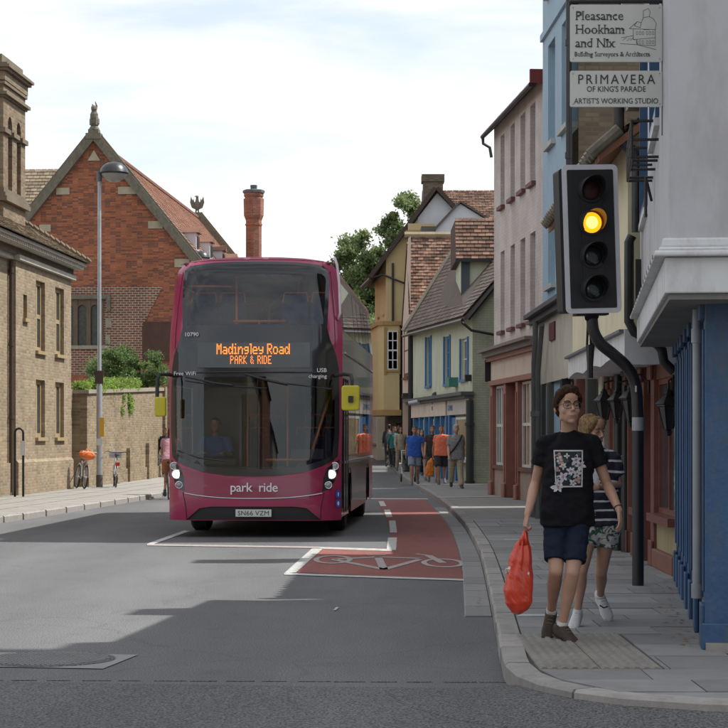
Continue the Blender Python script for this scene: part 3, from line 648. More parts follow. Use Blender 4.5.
# rainwater pipe in the corner between the two houses
rp = thing('rainwater_pipe', 'thick black rainwater pipe bending round the corner behind the traffic light', 'drainpipe', (2.72, 20.25, 0))
pw = lambda px, py, D=20.2: P(px, py, D)-V((2.72, 20.25, 0))
pipe('pipe', [pw(619, 92), pw(619, 130), pw(624, 145), pw(636, 152), pw(637, 160), pw(637, 232)], .055, rp); pipe('pipe', [pw(632, 236), pw(629, 242), pw(629, 322), pw(634, 332), pw(657, 344), pw(662, 350), pw(664, 362), pw(674, 372)], .05, rp)
mb = MB(); c = pw(637, 100); mb.box(c.x-.1, c.x+.1, c.y-.09, c.y+.09, c.z-.1, c.z+.12); part('hopper', mb, M_pipe, rp)

# ------------------------------------------------------------------ R2: cream house with the oxblood shopfront
M_cream = mat('cream_render', rgb(212, 202, 172), .85, var=.06, vs=1.5, bump=.2, bs=14, dirt=.35, dirtc=rgb(150, 140, 116), ds=.7)
M_ox = mat('oxblood_paint', (.155, .055, .04), .42, var=.15, vs=5, bump=.12, bs=40, dirt=.35, ds=2)
M_riser = mat('cream_riser', rgb(150, 136, 104), .7, dirt=.4, ds=1.5)
M_curt = mat('pale_blind', rgb(158, 160, 166), .8, var=.1, vs=3)
loc, rz, W = frame_of((3.22, 20.62), (3.36, 27.2))
R2 = thing('cream_house', 'low cream house with curved white fascia over an oxblood shopfront beside the blue one', 'building', loc, rz)
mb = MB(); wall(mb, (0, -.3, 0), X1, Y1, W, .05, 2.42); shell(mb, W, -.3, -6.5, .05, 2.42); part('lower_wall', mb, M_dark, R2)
bays = [(.0, 1.7, 'win'), (1.95, 2.65, 'door'), (2.9, 3.5, 'win'), (3.7, 4.3, 'panel'), (4.5, 5.1, 'panel'), (5.3, 5.9, 'win'), (6.05, W, 'panel')]
for i, (a, b, k) in enumerate(bays):
    nx_ = bays[i+1][0] if i+1 < len(bays) else b+.15
    mb = MB(); fbox(mb, o0, X1, Y1, b, nx_, -.3, .03, .12, 2.36); fbox(mb, o0, X1, Y1, b-.015, nx_+.015, .03, .06, .12, .4); fbox(mb, o0, X1, Y1, b-.015, nx_+.015, .03, .07, 2.2, 2.36)
    bevel(part('pilaster', mb, M_ox, R2), .01)
    if k == 'win':
        mb = MB(); fbox(mb, o0, X1, Y1, a, b, -.298, -.01, .32, .66); part('stall_riser', mb, M_riser, R2)
        mb = MB(); fbox(mb, o0, X1, Y1, a, b, -.298, .05, .12, .318); bevel(part('plinth', mb, mat('red_plinth', rgb(120, 78, 66), .7, dirt=.3), R2), .01)
        window(R2, o0, X1, Y1, a, b, .72, 2.2, M_ox, 2, 1, .03, M_ox, M_win, fw=.06, sd=.1)
    elif k == 'door':
        mb = MB(); fbox(mb, o0, X1, Y1, a, b, -.299, -.25, .14, 2.2); d = part('door', mb, M_ox, R2)
        mb = MB(); fbox(mb, o0, X1, Y1, a+.15, b-.15, -.2499, -.24, .9, 2.0); part('pane', mb, M_win, d)
    else:
        mb = MB(); fbox(mb, o0, X1, Y1, a, b, -.298, -.08, .12, 2.2); bevel(part('panel', mb, M_curt, R2), .01)
    mb = MB(); fbox(mb, o0, X1, Y1, a, b, -.298, -.005, 2.2, 2.36); part('fascia_panel', mb, M_ox, R2)
# upper storey, half a metre further out
UX = .52
mb = MB(); wall(mb, (-.2, UX, 0), X1, Y1, W+.2, 2.62, 4.75); mb.quad((-.2, UX, 2.62), (-.2, -6.5, 2.62), (-.2, -6.5, 4.75), (-.2, UX, 4.75)); mb.quad((W, UX, 2.62), (W, -6.5, 2.62), (W, -6.5, 4.75), (W, UX, 4.75)); mb.quad((-.2, -6.5, 2.62), (W, -6.5, 2.62), (W, -6.5, 4.75), (-.2, -6.5, 4.75)); part('upper_wall', mb, M_cream, R2)
# curved lead-topped white fascia
mb = MB(); pr = []
nseg = 22
for k in range(nseg+1):
    u = -.21+(W+.6)*k/nseg; zb = 2.36+.05*abs(sin(u*1.35)); pr.append((u, zb))
for k in range(nseg):
    (a, za), (b, zb) = pr[k], pr[k+1]
    mb.add([(a, UX+.03, za), (b, UX+.03, zb), (b, UX+.03, 2.63), (a, UX+.03, 2.63), (a, -.29, za), (b, -.29, zb), (b, UX-.1, 2.63), (a, UX-.1, 2.63)], [(0, 1, 2, 3), (0, 4, 5, 1), (2, 3, 7, 6)])
mb.quad((-.21, UX+.03, 2.36), (-.21, -.29, 2.36), (-.21, -.29, 2.63), (-.21, UX+.03, 2.63))
part('curved_fascia', mb, M_jetty_white, R2)
mb = MB(); mb.box(-.25, -.202, -.32, UX+.04, 2.30, 2.66); part('end_board', mb, M_jetty_white, R2)
mb = MB(); mb.box(-.2, W+.35, UX-.1, UX+.09, 2.6305, 2.66); part('lead_flashing', mb, mat('lead', rgb(110, 112, 116), .6, .2, dirt=.3), R2)
# roof with bulky clay tiles and a red-brown soffit
mb = MB(); mb.prism([(UX+.32, 4.42), (-2.6, 7.0), (-6.8, 4.42), (-6.8, 4.34), (-2.6, 6.9), (UX+.32, 4.34)], 'x', -.5, W+.15); part('roof', mb, mat('roof_soffit_red', rgb(124, 84, 66), .8, dirt=.4), R2)
mb = MB(); tiles(mb, (-.5, UX+.36, 4.42), (W+.2, UX+.36, 4.42), (W+.2, -2.6, 7.02), (-.5, -2.6, 7.02), .2, .26, .05, .015); part('roof_tiles', mb, M_tile_b, R2, rand=True, kind='stuff')
mb = MB()
for k in range(26):
    u = -.5+k*.27; mb.tube([(u, UX+.42, 4.40), (u, UX+.12, 4.66)], .062, 8)
part('eave_tile', mb, M_stone_d, R2, kind='stuff')
mb = MB(); mb.box(5.9, 6.5, -2.4, -1.5, 6.2, 9.7); mb.box(5.85, 6.55, -2.45, -1.45, 9.7, 9.85); part('chimney', mb, M_brown_brick, R2)
pipe('drainpipe', [(4.75, .1, .12), (4.75, .1, 2.35)], .055, R2)
# lanterns on brackets along the shopfront
def lantern(px, D, zc, s, label):
    X = (px-CX)/F*D; t = thing('wall_lantern', label, 'lantern', (X, D, zc), 0, 'black lanterns along the oxblood shopfront')
    mb = MB(); mb.lathe([(.02, -.2*s), (.06*s, -.17*s), (.125*s, .10*s), (.14*s, .11*s), (.14*s, .13*s)], n=6); part('glass_cage', mb, mat('smoked_glass', (.02, .02, .022), .15, spec=.7), t)
    mb = MB()
    for k in range(6):
        a = pi/3*k; mb.tube([(.062*s*cos(a), .062*s*sin(a), -.17*s), (.13*s*cos(a), .13*s*sin(a), .11*s)], .008*s, 5)
    mb.lathe([(.16*s, .12*s), (.17*s, .135*s), (.05*s, .25*s), (.06*s, .27*s), (.015*s, .33*s), (.004, .36*s)], n=6); mb.lathe([(.03*s, -.26*s), (.05*s, -.2*s), (.03*s, -.19*s)], n=6); part('lantern_frame', mb, M_iron, t)
    mb = MB(); bx = 3.22+.02*(D-20.6)-X; mb.tube([(0, 0, .34*s), (0, 0, .42*s), (bx*.5, 0, .46*s), (bx, 0, .36*s)], .012, 6); mb.tube([(bx, 0, .5*s), (bx, 0, .2*s)], .02, 6); part('bracket', mb, M_iron, t)
    return t
lantern(668.5, 20.85, P(0, 415, 20.85).z, 0.84, 'black wall lantern nearest the blue shopfront')
lantern(631, 22.9, P(0, 408, 22.9).z, 0.84, 'large black wall lantern immediately left of the traffic light pole')
lantern(617, 24.2, P(0, 408, 24.2).z, 0.72, 'small black wall lantern, middle one left of the traffic light pole')
lantern(604, 25.4, P(0, 409, 25.4).z, 0.80, 'black wall lantern just beside the dark-haired man\'s head')

# ------------------------------------------------------------------ R3: tall blue house, its brick flank, and the low shop in front
M_sky_blue = mat('pale_blue_render', rgb(156, 182, 198), .85, var=.05, vs=2, bump=.4, bs=26, dirt=.3, dirtc=rgb(112, 138, 154), ds=1)
loc, rz, W = frame_of((3.33, 32), (3.2, 35.8))
R3 = thing('blue_house', 'tall pale blue rendered house with a bare brown brick flank above the signs', 'building', loc, rz)
ops = [(.3, 1.25, 6.65, 8.4), (2.1, 3.05, 6.65, 8.4), (.3, 1.25, 9.3, 10.9), (2.1, 3.05, 9.3, 10.9), (2.1, 3.05, 4.2, 5.5)]
mb = MB(); wall(mb, (0, 0, 0), X1, Y1, W, .05, 12, ops, .14); part('front_wall', mb, M_sky_blue, R3)
for i, q in enumerate(ops): window(R3, o0, X1, Y1, *q, M_sky_blue, 2, 2, .14, mat('pale_sill', rgb(176, 178, 172), .8), M_win, sash=True)
mb = MB(); fbox(mb, o0, X1, Y1, 0, W, .002, .05, 8.62, 8.74); part('string_course', mb, M_sky_blue, R3)
mb = MB(); mb.box(-.02, 0, -7, -.1, .05, 12); part('side_wall', mb, M_brown_brick, R3)
mb = MB(); mb.quad((W, 0, .05), (W, -7, .05), (W, -7, 12), (W, 0, 12)); mb.box(W+.01, W+5.2, -7, -.75, .05, 12); part('rear_wall_and_shade_block', mb, M_brown_brick, R3)  # hidden block behind, drawn out so its shadow runs on along the road
mb = MB(); mb.prism([(.4, 12), (-3.4, 14.4), (-7.4, 12)], 'x', -.15, W+.1); mb.prism([(-.5, 12), (-3.4, 14.3), (-7.3, 12)], 'x', W+.105, W+5.3); part('roof', mb, M_tile_b, R3)  # second prism roofs the hidden block added for its shadow
pipe('downpipe', [(-.06, .06, 4.2), (-.06, .06, 12)], .05, R3)
loc, rz, W = frame_of((3.27, 27.25), (3.17, 36.9))
R3b = thing('low_shop', 'low cream shop with lead cornice and tall pilasters at the foot of the blue house', 'building', loc, rz)
M_oldcream = mat('old_cream', rgb(196, 188, 170), .8, var=.08, vs=2, bump=.2, bs=30, dirt=.4, ds=1)
M_gpil = mat('grey_green_post', rgb(70, 72, 64), .6, dirt=.4)
mb = MB(); wall(mb, (0, 0, 0), X1, Y1, W, 2.5, 3.72); shell(mb, W, 0, -3.4, .05, 3.72); mb.quad((0, 0, 3.72), (W, 0, 3.72), (W, -3.4, 3.72), (0, -3.4, 3.72)); part('wall', mb, M_oldcream, R3b)
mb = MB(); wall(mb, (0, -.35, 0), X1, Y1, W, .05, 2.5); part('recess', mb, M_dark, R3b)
mb = MB(); mb.box(-.1, W+.15, -.1, .22, 3.725, 3.80); mb.box(-.1, W+.1, -.1, .12, 3.62, 3.7245); part('lead_cornice', mb, mat('dark_lead', rgb(84, 84, 86), .7, dirt=.4), R3b)
mb = MB(); mb.box(6.2, 7.0, .002, .03, 3.2, 3.5); part('plaque', mb, mat('burgundy_plaque', rgb(88, 30, 32), .5), R3b)
for u, wd, mt in ((0, .3, M_oldcream), (1.6, .2, M_gpil), (3.0, .2, M_ox), (4.9, .25, M_dark), (7.0, .3, M_gpil), (8.1, .35, M_gpil), (8.9, .75, mat('grey_pier', rgb(136, 136, 132), .85, dirt=.5))):
    mb = MB(); fbox(mb, o0, X1, Y1, u, u+wd, -.35, .04, .12, 2.5); bevel(part('pilaster', mb, mt, R3b), .015)
window(R3b, o0, X1, Y1, 3.25, 4.85, .8, 2.5, M_ox, 2, 1, .1, M_ox, M_win2)
window(R3b, o0, X1, Y1, .35, 1.55, .8, 2.4, M_gpil, 1, 1, .1, M_gpil, M_win)
window(R3b, o0, X1, Y1, 5.2, 6.95, .7, 2.4, M_gpil, 2, 1, .1, M_gpil, M_win)
pipe('downpipe', [(8.75, .12, .12), (8.75, .12, 2.9), (8.5, .12, 3.3), (8.5, .12, 3.62)], .05, R3b, mat('grey_pipe2', rgb(96, 98, 96), .6))
pipe('downpipe', [(8.0, .12, .12), (8.0, .12, 2.7), (7.3, .12, 3.5)], .045, R3b, mat('grey_pipe2', (0, 0, 0)))

# ------------------------------------------------------------------ R4: pinkish painted brick house with dark red sills
M_pink = brick('painted_pink_brick', [rgb(198,190,187), rgb(194,186,182), rgb(202,194,190)], rgb(188,180,176), bump=.25, mix=.4)
M_pinkflat = mat('pink_cream_paint', rgb(210, 194, 180), .7, var=.06, vs=2, dirt=.3, ds=1)
M_redsill = mat('dark_red_sill', (.13, .045, .04), .6, dirt=.4)
M_salmon = mat('salmon_pilaster', rgb(146, 98, 84), .6, var=.1, dirt=.4, ds=2)
M_maroon = mat('maroon_door', (.085, .018, .018), .4, dirt=.2)
loc, rz, W = frame_of((3.85, 43), (3.27, 50.3))
R4 = thing('pink_house', 'three storey pinkish painted brick house with slit-like windows and dark red sills', 'building', loc, rz)
us = [(1.0, 1.72), (2.4, 3.1), (3.95, 4.6), (5.55, 6.2)]
ops = [(a, b, 7.2, 8.95) for a, b in us]+[(a, b, 4.15, 6.1) for a, b in us]
mb = MB(); wall(mb, (0, 0, 0), X1, Y1, W, 3.7, 9.34, ops, .2); mb.quad((0, 0, .05), (0, -7, .05), (0, -7, 9.34), (0, 0, 9.34)); mb.quad((W, 0, .05), (W, -7, .05), (W, -7, 9.34), (W, 0, 9.34)); mb.quad((0, -7, .05), (W, -7, .05), (W, -7, 9.34), (0, -7, 9.34)); part('wall', mb, M_pink, R4)
for q in ops: window(R4, o0, X1, Y1, *q, M_white, 2, 4, .2, M_redsill, M_win, sash=True, sd=.1)
mb = MB(); mb.prism([(.22, 9.2), (-3.4, 12.6), (-7.3, 9.3), (-7.3, 9.2), (-3.4, 12.5), (.22, 9.1)], 'x', -.1, W+.1); part('roof', mb, M_tile_b, R4)
mb = MB(); tiles(mb, (-.1, .24, 9.2), (W+.1, .24, 9.2), (W+.1, -3.4, 12.62), (-.1, -3.4, 12.62), .25, .3, .03); part('roof_tiles', mb, M_tile_b, R4, rand=True, kind='stuff')
mb = MB(); mb.add([(.03, 0, 9.34), (.03, -3.4, 12.45), (.03, -7, 9.34), (W-.03, 0, 9.34), (W-.03, -3.4, 12.45), (W-.03, -7, 9.34)], [(0, 1, 2), (3, 4, 5)]); part('gable', mb, M_redsill, R4)
mb = MB(); mb.box(-.12, -.02, -.35, .3, 9.15, 9.45); part('bargeboard', mb, mat('red_barge', (.16, .03, .03), .6), R4)
mb = MB(); mb.tube([(-.1, .28, 9.12), (W+.12, .28, 9.12)], .055, 8); mb.tube([(W+.1, .27, 9.1), (W+.1, .26, 8.95), (W+.06, .1, 8.85), (W+.04, .06, 8.6)], .04, 8); part('gutter', mb, M_pipe, R4)

mb = MB(); mb.box(-.1, W+.1, 0, .42, 3.66, 3.73); mb.box(-.1, W+.1, 0, .30, 3.54, 3.659); part('cornice', mb, mat('cornice_lead', rgb(118, 110, 104), .7, dirt=.4), R4)
mb = MB(); mb.box(-.06, W+.06, 0, .2, 3.44, 3.539); part('cornice_moulding', mb, M_salmon, R4)
mb = MB(); mb.box(0, W, -.2, .08, 2.96, 3.439); part('fascia', mb, M_pinkflat, R4)
mb = MB(); mb.box(-.02, W+.02, -.2, .15, 2.84, 2.959); part('fascia_moulding', mb, M_salmon, R4)
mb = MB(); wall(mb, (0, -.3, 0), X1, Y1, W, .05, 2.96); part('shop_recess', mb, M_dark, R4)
pls = [(-.05, .3), (2.9, 3.2), (4.75, 5.1), (W-.35, W+.05)]
for a, b in pls: mb = MB(); mb.box(a, b, -.3, .1, .12, 2.84); mb.box(a+.1, b-.1, .1, .125, .5, 2.6); mb.box(a-.03, b+.03, .1, .15, .12, .45); bevel(part('pilaster', mb, M_salmon, R4), .015)
for a, b in ((.3, 2.9), (5.1, W-.35)):
    mb = MB(); mb.box(a, b, -.3, .04, .12, .78); part('stall_riser', mb, mat('pink_riser', rgb(156, 138, 126), .8, dirt=.4), R4)
    for k in range(2):
        s = (b-a)/2; window(R4, o0, X1, Y1, a+s*k+.02, a+s*(k+1)-.02, .87, 2.82, M_white, 2, 2, 0, M_redsill, M_win2 if k == 1 and a < 1 else M_win, fw=.06, sd=.1, sash=True)
mb = MB(); mb.box(3.2, 4.75, -.28, -.2, .14, 2.8); d = part('door', mb, M_maroon, R4)
for u in (3.3, 4.05): mb = MB(); mb.box(u, u+.6, -.199, -.18, .4, 1.2); mb.box(u, u+.6, -.199, -.18, 1.35, 2.6); part('door_panel', mb, M_maroon, d)
mb = MB(); mb.box(W+.05, W+.12, .02, .22, 2.95, 3.5); part('box_sign', mb, M_iron, R4)

# tall brick block added out of view to shade the near road
bt = thing('shade_block', 'tall brown brick block added out of view behind the corner house to shade the near road', 'building', (9, 13.3, 0))
mb = MB(); wall(mb, (0, 0, 0), X1, -Y1, 5.5, .05, 17.6, [(.8+1.6*i, 1.7+1.6*i, 1.2+3*j, 2.8+3*j) for i in range(3) for j in range(5)], .15)
mb.quad((0, 0, .05), (0, 4.2, .05), (0, 4.2, 17.6), (0, 0, 17.6)); mb.quad((5.5, 0, .05), (5.5, 4.2, .05), (5.5, 4.2, 17.6), (5.5, 0, 17.6)); mb.quad((0, 4.2, .05), (5.5, 4.2, .05), (5.5, 4.2, 17.6), (0, 4.2, 17.6)); part('wall', mb, M_brown_brick, bt)
mb = MB(); mb.prism([(-.3, 17.6), (2.1, 19.2), (4.5, 17.6)], 'x', -.3, 5.8); part('roof', mb, M_tile_b, bt)
for i in range(3):
    for j in range(5): window(bt, (0, 0, 0), X1, -Y1, .8+1.6*i, 1.7+1.6*i, 1.2+3*j, 2.8+3*j, M_white, 2, 2, .12, M_stone)

# ------------------------------------------------------------------ R5: pale green house with blue windows
M_green = brick('pale_green_brick', [rgb(164,168,146), rgb(158,162,140), rgb(168,172,150)], rgb(148,152,132), bump=.4, mix=.4)
M_greenr = mat('pale_green_render', rgb(186, 190, 168), .85, var=.06, vs=1, bump=.15, bs=12, dirt=.4, ds=.6)
M_bluew = mat('bright_blue_paint', (.05, .17, .36), .5)
M_lead2 = mat('dark_lead', (0, 0, 0))
loc, rz, W = frame_of((3.38, 62), (1.87, 76))
R5 = thing('green_house', 'two storey pale green house with bright blue windows and a drooping grey tiled roof', 'building', loc, rz)
ops = [(.95, 2.35, 3.4, 4.7), (4.7, 5.9, 3.35, 4.95), (9.2, 10.4, 3.4, 5.15)]
mb = MB(); wall(mb, (0, 0, 0), X1, Y1, W, 2.9, 5.35, ops, .14); mb.quad((W, 0, 0), (W, -7, 0), (W, -7, 5.4), (W, 0, 5.4)); mb.quad((0, -7, 0), (W, -7, 0), (W, -7, 5.4), (0, -7, 5.4)); part('wall', mb, M_greenr, R5)
mb = MB(); mb.prism([(.02, 0), (.02, 5.35), (-2.3, 8.2), (-7, 8.2), (-7, 0)], 'x', -.02, .0); part('side_wall', mb, M_green, R5)
for k, q in enumerate(ops): window(R5, o0, X1, Y1, *q, M_white if k == 0 else M_bluew, 2, 2 if k == 0 else 3, .08, M_bluew, M_win, fw=.09)
for q in ops:
    for a_, b_ in ((q[0]-.14, q[0]-.002), (q[1]+.002, q[1]+.16)): mb = MB(); fbox(mb, o0, X1, Y1, a_, b_, 0, .05, q[2]-.05, q[3]+.02); part('architrave', mb, M_bluew, R5)
mb = MB(); E0, E1, T1, T0 = V((-.15, .3, 5.25)), V((W+.2, .25, 5.5)), V((W+.2, -1.7, 8.75)), V((-.15, -2.3, 8.2))
mb.add([E0, E1, T1, T0, E0-Z1*.12, E1-Z1*.12, T1-Z1*.12, T0-Z1*.12, V((W+.2, -6, 5.2)), V((-.15, -7, 5.2))], [(0, 1, 2, 3), (4, 5, 1, 0), (0, 3, 7, 4), (1, 5, 6, 2), (3, 2, 8, 9)]); part('roof', mb, M_tile_g, R5)
mb = MB(); tiles(mb, E0+Z1*.06+Y1*.03, E1+Z1*.06+Y1*.03, T1+Z1*.06+Y1*.03, T0+Z1*.06+Y1*.03, .17, .3, .03); part('roof_tiles', mb, M_tile_g, R5, rand=True, kind='stuff')
mb = MB(); mb.tube([E1+V((.1, .1, .1)), T1+V((.1, 0, .15))], .1, 6); part('verge', mb, mat('mortar_verge', rgb(150, 142, 128), .9), R5)
mb = MB(); mb.tube([V((-.25, .2, 5.2)), V((-.25, -2.4, 8.4))], .07, 6); part('bargeboard', mb, M_iron, R5)
mb = MB(); mb.tube([E0+V((-.4, .12, -.1)), E1+V((0, .12, -.1))], .055, 6); mb.tube([(-.3, .4, 5.1), (-.3, .1, 4.85), (-.2, -1.6, 4.55)], .045, 6); part('gutter', mb, M_pipe, R5)
mb = MB(); mb.box(-.15, W, 0, .4, 2.86, 2.97); mb.box(-.1, W, 0, .28, 2.76, 2.859); part('cornice', mb, M_lead2, R5)
mb = MB(); wall(mb, (0, -.1, 0), X1, Y1, W, 0, 2.76); part('shop_wall', mb, mat('pale_shop_panel', rgb(160, 164, 148), .7, dirt=.3), R5)
for a, b in ((.1, 4.6), (5.0, 13.8)): mb = MB(); mb.box(a, b, -.1, .12, 2.28, 2.759); part('fascia', mb, M_pinkflat if a > 1 else mat('white_fascia', rgb(188, 178, 170), .7), R5)
for u in (4.3, 5.0, 6.2, 7.6, 9.0, 10.2, 11.6, 13.2): mb = MB(); mb.box(u, u+.22, -.1, .1, 0, 2.279); part('pilaster', mb, M_bluew, R5)
mb = MB(); mb.box(3.4, 4.25, -.1, .02, 0, 2.2); part('door', mb, M_bluew, R5)
window(R5, V((0, .1, 0)), X1, Y1, .4, 3.2, .85, 2.2, M_white, 1, 1, .05, M_white, M_win2, fw=.08)
for a, b in ((5.25, 6.15), (7.85, 8.95), (10.45, 11.55)): window(R5, V((0, .02, 0)), X1, Y1, a, b, .7, 2.2, M_white, 1, 1, .05, M_white, M_win, fw=.08)
pipe('downpipe', [(-.1, .12, .1), (-.1, .12, 2.7)], .12, R5, mat('green_black_pipe', rgb(42, 50, 46), .6))
mb = MB(); mb.box(3.0, 3.6, 0, .3, 3.2, 3.5); part('alarm_box', mb, mat('teal_box', rgb(60, 120, 110), .5), R5)
mb = MB(); mb.box(.25, .45, 0, .2, 3.3, 3.5); part('junction_box', mb, M_iron, R5)
text('sign_lettering', 'GOWNS', .28, M_bluew, R5, (3.9, .125, 2.42), (pi/2, 0, pi))
# rear dormer block with a tile-hung cap, seen over that roof
t = thing('dormer_block', 'pale green block capped with brown tiles rising behind the green house', 'building', (3.22, 66, 0))
mb = MB(); mb.box(0, 4.2, 0, 4, 5.6, 7.42); part('wall', mb, M_greenr, t)
mb = MB(); mb.box(-.02, .26, -.06, -.001, 5.4, 7.42); part('corner_post', mb, mat('slate_post', rgb(70, 76, 82), .7), t)
mb = MB(); mb.prism([(-.2, 7.42), (.55, 8.8), (4.2, 8.8), (4.2, 7.42)], 'x', -.18, 4.3); part('roof', mb, M_tile_b, t)
mb = MB(); tiles(mb, (-.2, -.22, 7.42), (4.3, -.22, 7.42), (4.3, .54, 8.85), (-.2, .54, 8.85), .14, .24, .04); part('roof_tiles', mb, M_tile_b, t, rand=True, kind='stuff')
mb = MB(); mb.box(-.22, 4.3, -.3, -.19, 7.32, 7.42); part('eaves', mb, M_iron, t)

# ------------------------------------------------------------------ R6: narrow pink-rendered gable with the big brown tiled roof
M_pinkr = mat('pink_render', rgb(196, 176, 162), .85, var=.05, vs=1, dirt=.25, ds=.7)
t = thing('tiled_gable_house', 'narrow pink rendered house with a broad rough brown tiled roof beyond the green house', 'building', (1.8, 77, 0))
mb = MB(); mb.add([(0, 0, 3.2), (-.26, 2.9, 3.2), (-.26, 2.9, 6.0), (-.08, .9, 9.3), (0, 0, 9.3)], [(0, 1, 2, 3, 4)]); mb.quad((0, 0, 3.2), (5, 0, 3.2), (5, 0, 6.1), (0, 0, 6.1)); mb.quad((-.26, 2.9, 0), (5, 2.9, 0), (5, 2.9, 6.1), (-.26, 2.9, 6.1)); part('wall', mb, M_pinkr, t)
mb = MB(); mb.add([(-.06, -.2, 5.9), (5, -.2, 5.9), (5, 2.0, 9.5), (-.1, 2.0, 9.5), (5, 3.4, 6), (-.3, 3.4, 6)], [(0, 1, 2, 3), (3, 2, 4, 5)]); part('roof', mb, M_tile_b, t)
mb = MB(); tiles(mb, (-.08, -.22, 5.9), (5, -.22, 5.9), (5, 2.0, 9.52), (-.12, 2.0, 9.52), .15, .21, .035, .014); part('roof_tiles', mb, M_tile_b, t, rand=True, kind='stuff')
mb = MB(); mb.tube([(-.2, 2.0, 9.56), (5, 2.0, 9.56)], .12, 6); part('ridge', mb, mat('pale_ridge', rgb(160, 148, 120), .9, dirt=.4), t)
mb = MB(); mb.box(-.3, .12, -.06, 2.95, 3.1, 3.25); part('jetty_beam', mb, M_iron, t)
mb = MB(); mb.tube([(-.02, -.12, 0), (-.02, -.12, 6)], .09, 6); part('downpipe', mb, M_pipe, t)
mb = MB(); mb.quad((.25, -.02, .1), (5, -.02, .1), (5, -.02, 3.2), (.25, -.02, 3.2)); mb.quad((.2, 0, .1), (.05, 3, .1), (.05, 3, 3.2), (.2, 0, 3.2)); part('lower_wall', mb, mat('brown_shop', rgb(128, 92, 70), .8), t)
window(t, (-.02, 0, 0), V((-.0893, .996, 0)), V((-.996, -.0893, 0)), .5, 2.3, 3.9, 6.0, M_redsill, 1, 2, .0, M_redsill, mat('net_curtain', rgb(170, 165, 158), .8), fw=.16)
for k, cc_ in enumerate(((150, 92, 62), (120, 60, 50), (150, 92, 62))):
    mb = MB(); mb.box(.12-.05*k, .3-.05*k, .3+.9*k, .55+.9*k, .1, 3.1); part('pilaster', mb, mat('shop_post%d' % (k % 2), rgb(*cc_), .7), t)

# ------------------------------------------------------------------ R7: yellow jettied house with a white gable
M_yel = mat('ochre_render', rgb(190, 172, 130), .85, var=.05, vs=1, bump=.1, bs=8, dirt=.25, dirtc=rgb(176, 148, 100), ds=.6)
M_yel2 = mat('deep_ochre_trim', rgb(160, 130, 84), .8, dirt=.3)
M_wr = mat('white_render', rgb(200, 203, 208), .85, var=.04, vs=1, dirt=.2, ds=.5)
t = thing('ochre_house', 'yellow jettied house with a white gable top and steep dark roof edge', 'building', (.97, 88, 0))
mb = MB(); mb.add([(0, 0, 6.5), (1.4, 0, 6.5), (1.4, 0, 11.15), (0, 0, 9.4)], [(0, 1, 2, 3)]); mb.add([(0, 0, 6.5), (-.46, 4.6, 6.5), (-.46, 4.6, 9.3), (0, 0, 9.4)], [(0, 1, 2, 3)]); part('upper_wall', mb, M_yel, t)
mb = MB(); mb.add([(1.4, .02, 6.5), (3.9, .02, 6.5), (3.9, .02, 10.6), (2.25, .02, 12.3), (1.4, .02, 11.2)], [(0, 1, 2, 3, 4)]); part('white_gable', mb, M_wr, t)
mb = MB(); mb.box(.95, 2.1, -.5, -.02, 8.2, 10.9); part('buttress', mb, M_yel, t); mb = MB(); mb.box(.85, 2.2, -.6, -.01, 10.3, 10.6); part('moulding', mb, M_yel2, t)
mb = MB(); RL = [(-.65, 8.55), (2.2, 12.45), (3.75, 10.75)]
for a, b in zip(RL[:-1], RL[1:]):
    d = (V(b)-V(a)).normalized(); nn = V((-d.y, d.x))*.15; q = [V(a)-nn*.2, V(b)-nn*.2, V(b)+nn, V(a)+nn]; mb.prism([tuple(p) for p in q], 'y', -.35, 7)
part('roof', mb, mat('dark_barge', rgb(66, 54, 50), .8), t)
mb = MB(); tiles(mb, (-.7, -.3, 8.7), (-1.1, 7, 8.7), (1.8, 7, 12.6), (2.2, -.3, 12.6), .25, .3, .04); part('roof_tiles', mb, M_tile_b, t, rand=True, kind='stuff')
mb = MB(); mb.tube([(-.7, -.3, 8.5), (-1.1, 5, 8.5)], .07, 6); mb.tube([(-.7, -.3, 8.5), (-.15, -.1, 8.7), (1.35, -.1, 8.1), (1.35, -.1, 6.4)], .05, 6); mb.tube([(.3, -.08, 9.2), (.3, -.08, 6.6)], .05, 6); part('downpipe', mb, M_pipe, t)
for a in (.6, 2.6): window(t, (0, 0, 0), V((-.0995, .995, 0)), V((-.995, -.0995, 0)), a, a+1.0, 6.9, 8.9, M_yel2, 1, 2, .0, None, M_win, fw=.12)
mb = MB(); mb.box(.3, 3.6, .3, 4.5, 2.5, 6.5); part('middle_wall', mb, M_yel, t)
mb = MB(); mb.prism([(-.33, -.2), (-.1, -.55), (.58, -.55), (.58, .3), (.3, 4), (-.7, 4)], 'z', 2.75, 6.45); part('oriel', mb, M_yel, t)
mb = MB(); mb.prism([(-.42, -.25), (-.15, -.68), (.66, -.68), (.66, .3), (.3, 4), (-.8, 4)], 'z', 2.5, 2.749); mb.prism([(-.42, -.25), (-.15, -.65), (.66, -.65), (.66, .3), (.3, 4), (-.8, 4)], 'z', 6.451, 6.62); part('oriel_moulding', mb, M_yel2, t)
window(t, (0, -.56, 0), X1, -Y1, .05, .52, 4.5, 6.2, M_white, 2, 4, -.02, M_yel2, M_win, fw=.05, sash=True)
for a_, b_ in ((-.1, .02), (.55, .62)): mb = MB(); mb.box(a_, b_, -.6, -.555, 4.3, 6.35); part('architrave', mb, M_yel2, t)
mb = MB(); mb.box(.62, .82, -.3, .28, 1.6, 6.4); mb.prism([(.55, 6.4), (.2, 6.4), (.62, 5.3)], 'y', -.5, -.3); mb.box(.2, 1.4, -.45, .28, 2.2, 2.48); part('timber_bracket', mb, mat('black_timber', (.02, .017, .015), .8), t)
